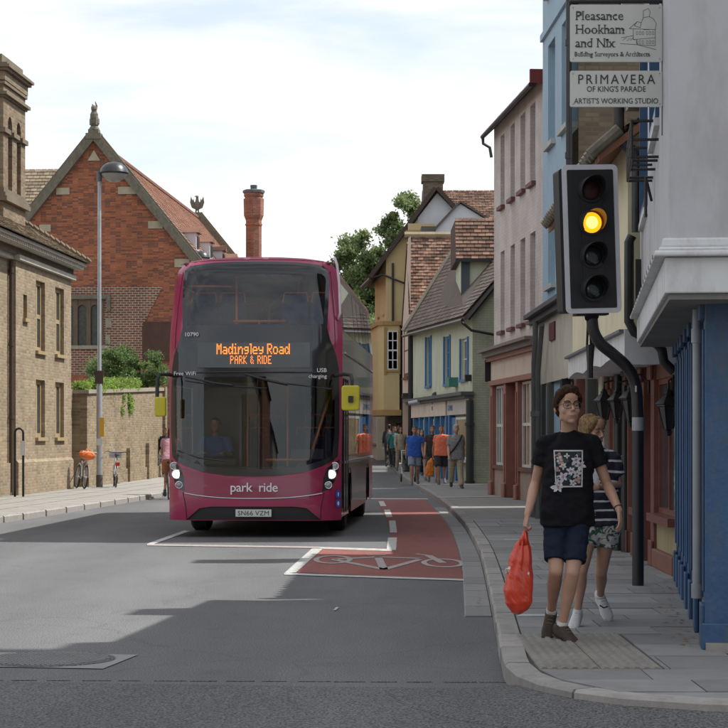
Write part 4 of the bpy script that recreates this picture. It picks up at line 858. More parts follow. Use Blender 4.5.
mb = MB(); mb.quad((.45, .2, .2), (3.5, .2, .2), (3.5, .2, 2.5), (.45, .2, 2.5)); mb.quad((.45, .2, .2), (0, 5, .2), (0, 5, 2.5), (.45, .2, 2.5)); part('lower_wall', mb, mat('dark_shop', rgb(70, 62, 60), .8), t)
for k, cc_ in enumerate(((170, 140, 96), (90, 40, 40), (180, 176, 170), (130, 96, 64), (170, 60, 56))):
    mb = MB(); mb.box(.5-.09*k, .62-.09*k, .1+.9*k, .3+.9*k, .2, 2.45); part('pilaster', mb, mat('shop_post_%d' % k, rgb(*cc_), .7), t)

for lb_, x_, y_, w_, d_, h_ in (('unseen brick block added between the pink and the green house to shade the pavement', 4.7, 50.9, 8, 10.4, 8.6), ('unseen brick block added behind the tiled gable house to shade the far street', 7.2, 76.6, 8, 11, 8.8)):  # hidden blocks added to keep sun off the pavement and far street
    t = thing('shade_range', lb_, 'building', (x_, y_, 0)); mb = MB(); mb.box(0, w_, 0, d_, 0, h_); part('wall', mb, M_brown_brick, t); mb = MB(); mb.prism([(-.2, h_), (w_/2, h_+1.6), (w_+.2, h_)], 'y', -.15, d_+.1); part('roof', mb, M_tile_b, t)
    for k in range(3): window(t, (0, 0, 0), X1, -Y1, 1+2.4*k, 2.1+2.4*k, 4.6, 6.2, M_white, 2, 2, -.06, M_stone)
# white gable roof and long tiled ridge behind
t = thing('white_gable_house', 'broad white gable with a brown ridge showing over the brown tiled roof', 'building', (3.0, 84, 0))
mb = MB(); mb.add([(-.6, 0, 6), (3.4, 0, 6), (3.4, 0, 9.9), (1.05, 0, 11.35), (.45, 0, 10.9), (-.2, 0, 10.0)], [(0, 1, 2, 3, 4, 5)]); part('gable', mb, M_wr, t)
mb = MB()
for a, b in (((-.3, 9.95), (1.05, 11.42)), ((1.05, 11.42), (3.5, 9.9))):
    d = (V(b)-V(a)).normalized(); nn = V((-d.y, d.x))*.07; mb.prism([tuple(p) for p in (V(a)-nn*.2, V(b)-nn*.2, V(b)+nn, V(a)+nn)], 'y', -.15, 5)
part('roof', mb, M_tile_g, t)
mb = MB(); mb.box(-1.1, -.2, -.1, .4, 9.75, 9.95); mb.box(-.6, 0, -.12, 2, 9.6, 10.4); part('valley_lead', mb, M_lead2, t)
t = thing('ridge_roof_house', 'long brown tiled ridge behind the white gables with a square brick chimney', 'building', (2.6, 96, 0))
mb = MB(); mb.box(0, 9, 0, 8, 0, 11.3); part('wall', mb, M_brown_brick, t)
mb = MB(); mb.prism([(-.3, 11.3), (4, 13.85), (8.3, 11.3)], 'x', .3, 9.5); part('roof', mb, M_tile_b, t)
mb = MB(); tiles(mb, (.3, -.3, 11.32), (9.5, -.3, 11.32), (9.5, 4, 13.9), (.3, 4, 13.9), .2, .3, .05); part('roof_tiles', mb, M_tile_b, t, rand=True, kind='stuff')
mb = MB(); mb.box(.25, 1.2, .2, 1.2, 10, 13.85); mb.box(.18, 1.27, .13, 1.27, 13.851, 14.2); part('chimney', mb, M_brown_brick, t)

# ------------------------------------------------------------------ R8: the row that follows the bend, mostly behind the bus
pts = [(.62, 93.5), (.1, 100), (-.9, 107), (-2.5, 114), (-5, 121), (-8.6, 128), (-13.5, 134)]
cs = [(188, 182, 170), (150, 110, 90), (196, 188, 160), (170, 150, 130), (186, 186, 184), (160, 120, 96)]
order = ['beside the yellow house', 'the second past the yellow house', 'where the street starts to bend', 'halfway round the bend', 'the last but one before the street turns out of sight', 'where the street turns out of sight']
kinds = ['white rendered', 'brown brick', 'cream rendered', 'buff', 'pale grey', 'reddish']
for i in range(6):
    loc, rz, W = frame_of(pts[i], pts[i+1]); z0 = rise(pts[i][1]); h = 4.0+(i % 3)*.3
    loc = (loc[0], loc[1], z0)
    t = thing('terraced_house', '%s terraced house, %s' % (kinds[i], order[i]), 'building', loc, rz, 'terraced houses round the bend')
    m = mat('terrace_%d' % i, rgb(*cs[i]), .85, var=.06)
    ops = [(a, a+1, z, z+1.5) for a in () for z in (3.4,)]+[(.6, 2.6, .8, 2.4), (4.6, 6.4, .8, 2.4)]
    mb = MB(); wall(mb, (0, 0, 0), X1, Y1, W, -1, h, ops, .15); shell(mb, W, 0, -7, -1, h); part('wall', mb, m, t)
    for q in ops: window(t, (0, 0, 0), X1, Y1, *q, M_white, 2, 2, .12, M_stone)
    gable_roof(t, 0, W, 0, -7, h, h+1.8, M_tile_b, gables=m)
    mb = MB(); mb.box(2.9, 4.1, -.1, .08, -.5, 2.4); part('door', mb, M_maroon, t)

# ------------------------------------------------------------------ L1: cream brick building with the tall chimney
M_mull = mat('sandstone', rgb(156, 138, 104), .85, var=.12, bump=.2, dirt=.4, ds=2)
M_corn = mat('white_cornice', rgb(176, 172, 162), .7, dirt=.4, ds=2)
loc, rz, W = frame_of((-8.2, 56), (-9.84, 30))
L1 = thing('brick_hall', 'two storey cream brick building with stone mullioned windows at the left edge', 'building', loc, rz)
zt = 5.95
ops_a = [(.95, 2.05, 3.8, 5.62), (3.3, 4.35, 3.8, 5.62), (.95, 2.05, 1.55, 3.05), (3.3, 4.35, 1.55, 3.05), (5.35, 5.75, 4.55, 5.15)]
mb = MB(); wall(mb, (0, 0, 0), X1, Y1, 6.55, .05, zt, ops_a, .16); mb.quad((6.55, 0, .05), (6.55, -.16, .05), (6.55, -.16, zt), (6.55, 0, zt)); mb.quad((0, 0, .05), (0, -9, .05), (0, -9, zt), (0, 0, zt)); mb.quad((0, -9, .05), (W, -9, .05), (W, -9, zt), (0, -9, zt))
ops_b = [(a, a+1.1, z, zz_) for a in (1.1, 3.6, 6.4, 8.9, 11.7, 14.2, 16.5) for z, zz_ in ((3.8, 5.62), (1.55, 3.05))]
wall(mb, (6.55, -.16, 0), X1, Y1, W-6.55, .05, zt, ops_b, .16); mb.quad((W, -.16, .05), (W, -9, .05), (W, -9, zt), (W, -.16, zt)); part('wall', mb, M_cream_brick, L1)
for q in ops_a[:4]: window(L1, o0, X1, Y1, *q, M_mull, 2, 2 if q[2] > 3 else 1, .1, M_mull, M_win, fw=.11, bw=.055, sd=.08)
window(L1, o0, X1, Y1, *ops_a[4], M_mull, 1, 1, .1, M_mull, M_win, fw=.08)
for q in ops_b: window(L1, V((6.55, -.16, 0)), X1, Y1, *q, M_mull, 2, 2 if q[2] > 3 else 1, .1, M_mull, M_win, fw=.11, bw=.055)
mb = MB(); mb.box(0, 6.55, .001, .07, .12, .92); mb.prism([(.001, .92), (.07, .92), (.001, 1.0)], 'x', 0, 6.55); mb.box(6.56, W, -.159, -.09, .12, .92); part('plinth', mb, M_cream_brick, L1)
mb = MB(); mb.box(-.12, 6.6, -.2, .12, 5.95, 6.07); mb.box(6.62, W, -.3, -.04, 5.95, 6.07); part('string_moulding', mb, M_corn, L1)
mb = MB(); mb.box(-.1, W, -.3, .05, 6.0705, 6.25); part('frieze', mb, M_brown_brick, L1)
mb = MB(); mb.box(-.4, W, -.4, .36, 6.3505, 6.43); mb.box(-.3, W, -.4, .26, 6.2505, 6.35); part('cornice', mb, M_corn, L1)
mb = MB()
k = -.2
while k < W-.1: mb.box(k, k+.1, .2605, .32, 6.26, 6.35); k += .2
part('dentils', mb, M_corn, L1, kind='stuff')
mb = MB(); e = .44; zr_ = 6.44+.64*4.9
A, B, C, D_ = V((-e, e, 6.44)), V((W, e, 6.44)), V((W, -4.45, zr_)), V((4.45, -4.45, zr_)); E_, F_ = V((-e, -9.3, 6.44)), V((W, -9.3, 6.44))
mb.add([A, B, C, D_, E_, F_], [(0, 1, 2, 3), (4, 0, 3), (5, 4, 3, 2)]); part('roof', mb, M_tile_s, L1)
mb = MB(); tiles(mb, A+Z1*.01, B+Z1*.01, C+Z1*.01, D_+Z1*.01, .2, .26, .03, .01); part('roof_tiles', mb, M_tile_s, L1, rand=True, kind='stuff')
mb = MB()
for k in range(40): p = A+(D_-A)*(k/40); q = A+(D_-A)*((k+.8)/40); mb.tube([p+Z1*.05, q+Z1*.09], .07, 6)
part('hip_tile', mb, M_tile_s, L1, kind='stuff')
# chimney (world box -> local): x along facade towards the viewer
CHx0, CHx1, CHy0, CHy1 = 2.9, 5.3, -2.6, -.62
ch = L1
def cbox(mb, g, z0, z1): mb.box(CHx0-g, CHx1+g, CHy0-g, CHy1+g, z0, z1)
mb = MB(); cbox(mb, .0, 6.5, 7.55); cbox(mb, -.16, 7.9, 10.2); cbox(mb, 0, 10.3, 10.52); cbox(mb, .06, 10.62, 10.85)
for a, b in ((CHx0, CHx0+.5), (CHx0+.95, CHx0+1.45), (CHx1-.5, CHx1)):
    for c, d in ((CHy0, CHy0+.45), (CHy1-.45, CHy1)): mb.box(a, b, c, d, 7.9, 9.86)
for (x0, x1) in ((CHx0+.5, CHx0+.95), (CHx0+1.45, CHx1-.5)):                            # arches on the long faces
    for yy in (CHy0, CHy1-.2):
        cx_ = (x0+x1)/2; r = (x1-x0)/2; pl_ = [(x0-.01, 10.2), (x0-.01, 9.55)]+[(cx_-r*cos(pi*k/8), 9.55+r*1.1*sin(pi*k/8)) for k in range(9)]+[(x1+.01, 9.55), (x1+.01, 10.2)]
        mb.prism(pl_, 'y', yy+.002, yy+.198)
y0, y1 = CHy0+.45, CHy1-.45
for xx in (CHx0, CHx1-.2):
    cy_ = (y0+y1)/2; r = (y1-y0)/2; pl_ = [(y0-.01, 10.2), (y0-.01, 9.3)]+[(cy_-r*cos(pi*k/8), 9.3+r*sin(pi*k/8)*.9) for k in range(9)]+[(y1+.01, 9.3), (y1+.01, 10.2)]
    mb.prism(pl_, 'x', xx+.002, xx+.198)
for (a, b, c, d) in ((CHx0, CHx1, CHy0, CHy0+.2), (CHx0, CHx1, CHy1-.2, CHy1)): mb.box(a, b, c, d, 9.865, 10.2)
part('chimney', mb, brick('sooty_cream_brick', [rgb(128,112,88), rgb(108,92,72), rgb(88,76,62), rgb(140,92,66), rgb(146,134,110)], rgb(122,110,92)), L1)
mb = MB()
for g, z0, z1 in ((.12, 7.56, 7.68), (.07, 7.685, 7.78), (.02, 7.785, 7.895), (.05, 10.2, 10.25), (.12, 10.2505, 10.33), (.05, 10.525, 10.6), (.14, 10.86, 10.93), (.2, 10.9305, 11.0), (.13, 11.0005, 11.06), (-.05, 11.061, 11.3)): cbox(mb, g, z0, z1)
part('chimney_moulding', mb, mat('soot_stone', rgb(112, 100, 84), .9, dirt=.6, bump=.3, bs=30), L1, kind='stuff'); mb = MB()
for a, b in ((CHx0, CHx0+.5), (CHx0+.95, CHx0+1.45), (CHx1-.5, CHx1)):
    for c, d in ((CHy0, CHy0+.45), (CHy1-.45, CHy1)): mb.box(a-.07, b+.07, c-.07, d+.07, 9.3, 9.42)
part('pier_capital', mb, mat('soot_stone', (0, 0, 0)), L1, kind='stuff')
pipe('downpipe', [(6.68, -.08, .2), (6.68, -.08, 5.9)], .05, L1, mat('brown_pipe', rgb(70, 56, 44), .6))

# garden wall with its return, ivy on top
loc, rz, W = frame_of((-7.15, 71), (-8.03, 58))
GW = thing('garden_wall', 'high cream brick boundary wall with ivy spilling over, behind the parked bikes', 'wall', loc, rz)
mb = MB(); mb.prism([(0, 0), (W, 0), (W, 2.82), (0, 3.2)], 'y', -.42, 0); part('wall_face', mb, M_wall_brick, GW)
mb = MB(); mb.prism([(-.05, 3.2), (W+.05, 2.82), (W+.05, 2.93), (-.05, 3.31)], 'y', -.47, .06); part('coping', mb, M_stone, GW)
mb = MB(); mb.box(W, W+2.2, -.95, -.42, 0, 2.95); mb.box(-.4, 0, -.5, .1, 0, 3.35); mb.box(3.0, 3.4, 0, .12, 0, 1.35); mb.box(6.6, 6.9, 0, .12, 0, 1.2); part('buttress', mb, M_wall_brick, GW)
mb = MB(); mb.box(.4, W, 0.0, .05, .1, .55); part('plinth', mb, M_wall_brick, GW)
loc, rz, W = frame_of((-4.4, 108), (-7.0, 75))
t = thing('garden_wall', 'farther stretch of cream brick wall beyond the gateway, mostly behind the bus', 'wall', (loc[0], loc[1], 0), rz)
mb = MB(); mb.box(0, W, -.4, 0, 0, 4.0); part('wall_face', mb, M_wall_brick, t); mb = MB(); mb.box(-.05, W+.05, -.45, .05, 4.0, 4.1); part('coping', mb, M_stone, t)

# ------------------------------------------------------------------ L3: orange-red brick hall with stone-coped gables
RG = radians(-3.6)
L3 = thing('red_brick_hall', 'tall orange-red brick hall whose stone-coped gable carries a heraldic beast', 'building', (-11.47, 85, 0), RG)
HW, HE, HR, LEN = 4.75, 8.35, 14.15, 30
wr = [(-1.42, .42, 5.45, 7.35)]
out = [(-HW, 0), (HW, 0), (HW, HE), (0, HR), (-HW, HE)]; hole = [[(-1.42, 5.45), (.42, 5.45), (.42, 7.4), (-1.42, 7.4)]]
def pbuild(outer, holes, fn, name, m, par, **k):
    v_, f_ = region(outer, holes, fn); mb = MB(); mb.add(v_, f_); return mb.build(name, m, par, **k)
pbuild(out, hole, lambda u, v: (u, 0, v), 'gable_wall', M_red_brick, L3)
mb = MB(); mb.quad((HW, 0, 0), (HW, LEN, 0), (HW, LEN, HE), (HW, 0, HE)); mb.quad((-HW, 0, 0), (-HW, LEN, 0), (-HW, LEN, HE), (-HW, 0, HE)); mb.add([(-HW, LEN, 0), (HW, LEN, 0), (HW, LEN, HE), (0, LEN, HR), (-HW, LEN, HE)], [(0, 1, 2, 3, 4)]); part('side_wall', mb, M_red_brick, L3)
# paler diapered patch round the window, a few centimetres proud like its rebuilt brickwork
ptch = [(-2.2, 4.2), (2.1, 4.2), (2.05, 6.2), (2.4, 6.9), (2.95, 7.95), (-2.2, 7.95)]
pbuild(ptch, [[(-1.42, 5.45), (.42, 5.45), (.42, 7.4), (-1.42, 7.4)]], lambda u, v: (u, -.025, v), 'patched_brickwork', M_diaper, L3)
mb = MB(); mb.box(2.1, 4.4, -.05, -.001, 4.8, 6.45); part('dark_brick_panel', mb, mat('sooty_brick', rgb(84, 60, 50), .9, dirt=.4, bump=.3), L3)
mb = MB()
for x0, x1 in ((-1.42, -1.22), (-.88, -.70), (-.32, -.14), (.22, .42)): mb.box(x0, x1, -.06, .1, 5.45, 7.4)
for x0, x1 in ((-1.22, -.88), (-.70, -.32), (-.14, .22)):
    c = (x0+x1)/2; r = (x1-x0)/2; mb.prism([(x0, 7.4), (x0, 7.0)]+[(c-r*cos(pi*k/6), 7.0+.18*sin(pi*k/6)) for k in range(7)]+[(x1, 7.0), (x1, 7.4)], 'y', -.03, .1)
f = part('window', mb, mat('worn_window_stone', rgb(104, 88, 72), .9, dirt=.5), L3)
for x0, x1 in ((-1.22, -.88), (-.70, -.32), (-.14, .22)): mb = MB(); mb.quad((x0, .08, 5.45), (x1, .08, 5.45), (x1, .08, 7.4), (x0, .08, 7.4)); part('pane', mb, mat('leaded_glass', rgb(58, 58, 50), .3, var=.5, vs=9), f)
mb = MB(); mb.box(-1.6, .6, -.12, -.026, 5.3, 5.45); part('sill', mb, M_stone, f)
mb = MB(); mb.box(-1.72, .72, -.16, -.026, 7.42, 7.6); mb.box(-1.72, -1.56, -.16, -.026, 6.9, 7.42); mb.box(.56, .72, -.16, -.026, 6.9, 7.42); part('hood_mould', mb, M_stone_d, L3)
for (a, b, c, d) in ((-1.72, -1.5, 6.2, 6.6), (.5, .75, 6.2, 6.6), (-1.7, -1.5, 5.6, 5.85), (.5, .7, 5.5, 5.9)): mb = MB(); mb.box(a, b, -.06, -.026, c, d); part('quoin_block', mb, M_stone, L3)
for (a, b, c, d) in ((-1.62, -1.05, 11.87, 12.16), (1.03, 1.80, 11.87, 12.18), (-2.35, -1.86, 10.3, 10.6), (2.32, 2.95, 10.4, 10.72), (3.45, 4.1, 8.75, 9.1), (4.2, 4.75, 7.6, 7.9)): mb = MB(); mb.box(a, b, -.05, -.001, c, d); part('stone_block', mb, mat('pale_block', rgb(168, 158, 134), .85, dirt=.3), L3)
mb = MB(); mb.prism([(-.27, 13.3), (.27, 13.3), (0, 13.75)], 'y', -.06, -.001); part('stone_block', mb, mat('pale_block', (0, 0, 0)), L3)
for yy in (-.22, LEN-.2):
    for sgn in (-1, 1):
        a, b = V((sgn*(HW+.25), HE-.25)), V((0, HR+.12)); d = (b-a).normalized(); nn = V((-d.y, d.x)); nn = nn if nn.y > 0 else -nn
        mb = MB(); mb.prism([tuple(p) for p in (a-nn*.08, b-nn*.08, b+nn*.26, a+nn*.26)], 'y', yy, yy+.45); mb.prism([tuple(p) for p in (a+nn*.262, b+nn*.262, b+nn*.34, a+nn*.34)], 'y', yy+.1, yy+.35); part('coping', mb, M_stone_d, L3)
mb = MB(); rl = [(-HW-.3, HE-.35), (0, HR), (HW+.3, HE-.35)]
mb.add([(HW+.3, .2, HE-.35), (HW+.3, LEN-.2, HE-.35), (0, LEN-.2, HR), (0, .2, HR), (-HW-.3, LEN-.2, HE-.35), (-HW-.3, .2, HE-.35)], [(0, 1, 2, 3), (2, 3, 5, 4)]); part('roof', mb, M_tile_r, L3)
mb = MB(); tiles(mb, (HW+.3, .2, HE-.34), (HW+.3, LEN-.2, HE-.34), (0, LEN-.2, HR+.02), (0, .2, HR+.02), .22, .3, .035); part('roof_tiles', mb, M_tile_r, L3, rand=True, kind='stuff')
mb = MB(); mb.box(-.12, .12, .2, LEN-.2, HR-.03, HR+.1); part('ridge', mb, M_tile_r, L3)
for yy in (8, 12.5, 17, 21.5, 26):
    zc = 10.6; xs = HW*(HR-zc)/(HR-HE)
    mb = MB(); mb.box(1.6, xs+.35, yy-.5, yy+.5, zc-1.5, zc+.4); d = part('dormer', mb, M_wr, L3)
    mb = MB(); mb.box(xs+.352, xs+.39, yy-.34, yy+.34, zc-.3, zc+.25); part('pane', mb, M_win, d)
    mb = MB(); mb.prism([(yy-.6, zc+.4), (yy+.6, zc+.4), (yy, zc+.7)], 'x', 1.2, xs+.48); part('dormer_roof', mb, M_tile_r, d)
# grey roofed wing on the far left
mb = MB(); mb.box(-16, -.4, 7.5, 15, 0, 9.5); part('wing_wall', mb, M_red_brick, L3)
mb = MB(); mb.prism([(7.2, 9.5), (11.3, 14.45), (15.3, 9.5)], 'x', -16, -.2); part('wing_roof', mb, M_tile_s, L3)
mb = MB(); tiles(mb, (-16, 7.15, 9.5), (-1.2, 7.15, 9.5), (-1.2, 11.3, 14.5), (-16, 11.3, 14.5), .22, .3, .035); part('roof_tiles', mb, M_tile_s, L3, rand=True, kind='stuff')
# heraldic beast on the near apex (sitting animal holding a shield), eagle on the far one
st = thing('gable_beast', 'weathered stone heraldic beast sitting upright on the peak of the near gable', 'statue', (-11.47, 85, 14.2), RG)
mb = MB(); mb.box(-.32, .32, -.25, .3, 0, .25); mb.box(-.22, .22, -.2, .25, .25, .42); mb.lathe([(.24, .42), (.2, .5), (.16, .56)], n=8); part('pedestal', mb, M_stone_d, st)
mb = MB(); mb.sphere((0, .08, .78), .24, 10, (.95, .9, 1.2)); mb.sphere((0, 0, 1.0), .2, 10, (.9, .85, 1.3)); mb.sphere((0, -.06, 1.32), .14, 10, (.9, 1.2, 1)); mb.tube([(0, 0, 1.0), (0, -.04, 1.35)], .11, 8); mb.box(-.05, .05, -.2, -.1, 1.24, 1.32)
mb.tube([(-.1, -.08, 1.0), (-.12, -.16, .6)], .05, 6); mb.tube([(.1, -.08, 1.0), (.12, -.16, .6)], .05, 6); mb.tube([(.05, .15, 1.2), (.08, .16, 1.45), (.03, .1, 1.62)], [.03, .04, .02], 6); mb.tube([(-.04, 0, 1.35), (-.07, .02, 1.5)], .03, 5); part('beast', mb, M_stone_d, st)
ex, ey = -11.47-LEN*sin(RG), 85+LEN*cos(RG)
st = thing('gable_eagle', 'stone eagle with raised wings perched on the far gable', 'statue', (ex, ey, 13.95), RG)
mb = MB(); mb.box(-.62, .62, -.3, .3, -.3, .45); mb.box(-.5, .5, -.25, .25, .45, .75); part('pedestal', mb, M_stone_d, st)
mb = MB(); mb.sphere((0, 0, 1.35), .28, 10, (.9, .8, 1.6)); mb.sphere((.02, -.08, 2.05), .15, 8, (.9, 1.1, 1)); mb.tube([(0, 0, 1.6), (.02, -.08, 2.05)], [.2, .1], 8); mb.tube([(.0, -.1, 2.1), (-.16, -.1, 2.12), (-.22, -.1, 2.02)], [.07, .05, .01], 6)
for s in (-1, 1): mb.prism([(s*.15, 1.0), (s*.5, 1.15), (s*.66, 1.6), (s*.58, 2.1), (s*.42, 1.75), (s*.36, 1.95), (s*.26, 1.6), (s*.12, 1.7)], 'y', -.08, .06)
mb.tube([(-.1, 0, 1.0), (-.12, -.03, .75)], .07, 6); mb.tube([(.1, 0, 1.0), (.12, -.03, .75)], .07, 6); part('eagle', mb, M_stone_d, st); st.scale = (.62, .62, .68)
# tall octagonal chimney on a hidden college range
t = thing('college_range', 'low brick range behind the bus carrying one tall octagonal red brick chimney', 'building', (-8.2, 101, 0))
mb = MB(); mb.box(0, 6.3, 0, 12, 0, 7.5); part('wall', mb, M_red_brick, t); mb = MB(); mb.prism([(-.3, 7.5), (3.15, 9.6), (6.6, 7.5)], 'y', -.2, 12.2); part('roof', mb, M_tile_r, t)
mb = MB(); mb.lathe([(.40, 0), (.40, 4.35), (.50, 4.6), (.52, 5.45), (.44, 5.5), (.5, 5.6), (.5, 5.75)], (2.6, .6, 8.2), 8); c_ = part('chimney', mb, brick('chimney_brick', [rgb(150, 92, 72), rgb(124, 76, 62), rgb(162, 112, 92)], rgb(136, 112, 96), bw=.24, bh=.09, ms=.012), t)
mb = MB(); mb.lathe([(.56, 0), (.56, .12), (.5, .16)], (2.6, .6, 13.95), 8); mb.lathe([(.16, 0), (.18, .25)], (2.6, .6, 14.1), 8); part('chimney_cap', mb, mat('lead_cap', rgb(84, 86, 90), .7), c_)
mb = MB(); mb.lathe([(.44, 0), (.44, .08)], (2.6, .6, 12.3), 8); part('chimney_band', mb, M_red_brick, c_)

# ------------------------------------------------------------------ foliage
def leaves(name, par, clumps, n, size, m, seed=1, flat=.0):
    r = np.random.default_rng(seed); C = []; sel = r.integers(0, len(clumps), n)
    cl = np.array(clumps)                                           # x y z rx ry rz
    d = r.normal(size=(n, 3)); d /= np.linalg.norm(d, axis=1)[:, None]; rad = r.random(n)**.38
    c = cl[sel, :3]+d*rad[:, None]*cl[sel, 3:6]*(1+.22*r.normal(size=(n, 1)))
    a = r.normal(size=(n, 3)); a /= np.linalg.norm(a, axis=1)[:, None]; b = np.cross(a, r.normal(size=(n, 3))); b /= np.linalg.norm(b, axis=1)[:, None]
    s = size*(.6+.8*r.random((n, 1))); v = np.stack([c-a*s, c-b*s*.5, c+a*s, c+b*s*.5], 1).reshape(-1, 3)
    me = bpy.data.meshes.new(name); me.vertices.add(4*n); me.vertices.foreach_set('co', v.ravel().astype(np.float32)); me.loops.add(4*n); me.loops.foreach_set('vertex_index', np.arange(4*n, dtype=np.int32))
    me.polygons.add(n); me.polygons.foreach_set('loop_start', np.arange(0, 4*n, 4, dtype=np.int32)); me.update()
    at = me.attributes.new('rnd', 'FLOAT', 'FACE'); at.data.foreach_set('value', (.5*r.random(n)+.5*((sel*7919) % 97)/97).astype(np.float32))
    me.materials.append(m); me.validate(); return link(name, me, par, 'stuff')
def leafmat(name, c, tr=.5):
    m, nt, b = new_mat(name); L = nt.links.new
    at = N(nt, 'ShaderNodeAttribute', attribute_name='rnd'); rp = N(nt, 'ShaderNodeValToRGB'); rp.color_ramp.elements[0].color = tuple(x*.5 for x in c)+(1,); rp.color_ramp.elements[1].color = tuple(min(1, x*1.7) for x in c)+(1,)
    L(at.outputs['Fac'], rp.inputs[0]); L(rp.outputs[0], b.inputs['Base Color']); b.inputs['Roughness'].default_value = .6
    tl = N(nt, 'ShaderNodeBsdfTranslucent'); L(rp.outputs[0], tl.inputs[0]); mx = N(nt, 'ShaderNodeMixShader'); mx.inputs[0].default_value = tr
    L(b.outputs[0], mx.inputs[1]); L(tl.outputs[0], mx.inputs[2]); L(mx.outputs[0], nt.nodes['Material Output'].inputs[0]); return m
M_leaf1 = leafmat('dark_leaves', (.11, .17, .055)); M_leaf2 = leafmat('light_leaves', (.20, .30, .06)); M_leaf3 = leafmat('tree_leaves', (.16, .21, .085)); M_bark = mat('bark', rgb(88, 76, 62), .95, var=.3, bump=.5)
def clumps(n, c, r, cr, seed, top=0):
    q = random.Random(seed); out = []
    while len(out) < n:
        d = V((q.gauss(0, 1), q.gauss(0, 1), q.gauss(0, 1))).normalized()*(q.random()**.45)
        k = q.uniform(.6, 1.25)*cr; out.append((c[0]+d.x*r[0], c[1]+d.y*r[1], c[2]+d.z*r[2], k, k, k*.75))
    return out
t = thing('bush', 'rounded dark green bush growing behind the cream brick wall beside the bus', 'bush', (-8.6, 73, 0))
mb = MB()
for k in range(7): a = k*.9; mb.tube([(0, 0, 0), (.3*cos(a), .3*sin(a), 1.5), (1.0*cos(a), .8*sin(a), 3.6+.3*sin(k*2))], [.07, .05, .015], 6)
part('stem', mb, M_bark, t, smooth=True)
leaves('foliage', t, clumps(80, (-.05, 0, 3.75), (1.5, 1.3, 1.45), .29, 3)+clumps(14, (-.9, 0, 3.1), (.9, .9, .6), .4, 5), 24000, .05, M_leaf1, 4)
t = thing('ivy', 'bright green climber hanging over the top of the cream brick wall', 'climber', (-8.0, 60, 2.9))
q = random.Random(5); cl = []
for k in range(60): s = q.uniform(-.15, 6.4); cl.append((s*.066-.05+q.gauss(0, .08), s, q.uniform(.05, .34)+s*.03, .22, .3, .13))
for k in range(9): s = q.uniform(3.2, 5.2); cl.append((s*.066+.12, s, q.uniform(-.6, 0), .1, .2, .2))
for k in range(10): cl.append((-.25+q.gauss(0, .1), -2+q.random()*1.6, .15, .2, .3, .14))
leaves('foliage', t, cl, 9000, .042, M_leaf2, 8)
mb = MB()
for k in range(8): s = k*.75; mb.tube([(s*.066-.1, s, .12), (s*.066-.1, s+.5, .16)], .015, 5)
part('stem', mb, M_bark, t)
def tree(name, label, x, y, zb, tr_h, cz, r, ncl, cr, n, ls, seed, m=None):
    t = thing(name, label, 'tree', (x, y, zb)); q = random.Random(seed); mb = MB()
    mb.tube([(0, 0, 0), (.1, 0, tr_h*.5), (0, .1, tr_h)], [.34, .26, .2], 9)
    for k in range(11):
        a = k*2.4; rr = q.uniform(.5, .9); zz = cz+r[2]*q.uniform(-.5, .8); mb.tube([(0, 0, tr_h*.75), (.3*r[0]*cos(a), .3*r[1]*sin(a), (tr_h+zz)/2), (rr*r[0]*cos(a), rr*r[1]*sin(a), zz)], [.13, .08, .02], 6)
    part('trunk', mb, M_bark, t, smooth=True); cl = clumps(ncl, (0, 0, cz), r, cr, seed); leaves('crown', t, cl, n, ls, m or M_leaf3, seed)
    return t
tree('broad_tree', 'broad leafy tree rising behind the bus roof', .55, 152, 3.3, 6, 9.6, (4.3, 3.6, 4.6), 110, .74, 42000, .14, 11)
tree('broad_tree', 'taller dense tree behind the yellow house beside the brick chimney', 3.9, 150, 3.3, 9, 12.1, (2.8, 3, 5.0), 90, .66, 32000, .14, 12)
tree('low_tree', 'low dark tree filling the gap at the end of the street', -.6, 146, 3, 3, 5, (3.2, 3, 3.6), 60, .9, 20000, .13, 13)
tree('small_tree', 'tip of a small tree behind the white gable', 6.9, 118, 1.6, 9, 13.3, (.6, .6, 1.0), 9, .35, 1500, .10, 14)
for k, (x, y, s) in enumerate(((-13, 128, 1), (-20, 140, 1.2))):
    tree('garden_tree', ('tree of the college garden hidden behind the red brick hall', 'larger tree far back in the college garden')[k], x, y, 2, 3, 6, (3, 3, 3), 40, 1, 9000, .2, 20+k)

# ------------------------------------------------------------------ street lamps
def lamp(x, y, h, label):
    t = thing('street_lamp', label, 'street lamp', (x, y, .118+rise(y)), 0, 'grey street lamps on the left pavement')
    s = h/9.0; mb = MB(); mb.tube([(0, 0, 0), (0, 0, 2.9), (0, 0, 3.0), (0, 0, h-.1)], [.085, .085, .058, .05], 14); part('post', mb, M_steel, t, smooth=40)
    mb = MB(); mb.tube([(0, 0, 0), (0, 0, .35)], .095, 14); part('base', mb, mat('post_base', rgb(84, 78, 72), .8), t)
    mb = MB(); mb.tube([(0, 0, h-.25), (0, 0, h+.05)], .075, 12); mb.tube([(0, 0, h-.08), (.3, 0, h-.02)], .035, 8); part('bracket', mb, mat('lamp_grey', rgb(90, 92, 96), .5), t, smooth=40)
    mb = MB(); R = .40; mb.lathe([(R, -.03), (R+.02, 0), (R*.96, .1), (R*.8, .2), (R*.5, .28), (.06, .31), (.01, .31)], (.42, 0, h), 24); hd = part('lamp_head', mb, mat('lamp_black', rgb(40, 42, 46), .35), t, smooth=40)
    mb = MB(); mb.lathe([(.01, -.28), (.15, -.26), (.28, -.17), (.36, -.06), (.37, -.031)], (.42, 0, h), 24); part('lamp_bowl', mb, mat('frosted_bowl', rgb(150, 150, 148), .25, var=.03), hd, smooth=True)
    return t
l1 = lamp(-7.62, 57.6, 9.05, 'grey street lamp rising in front of the red brick gable')
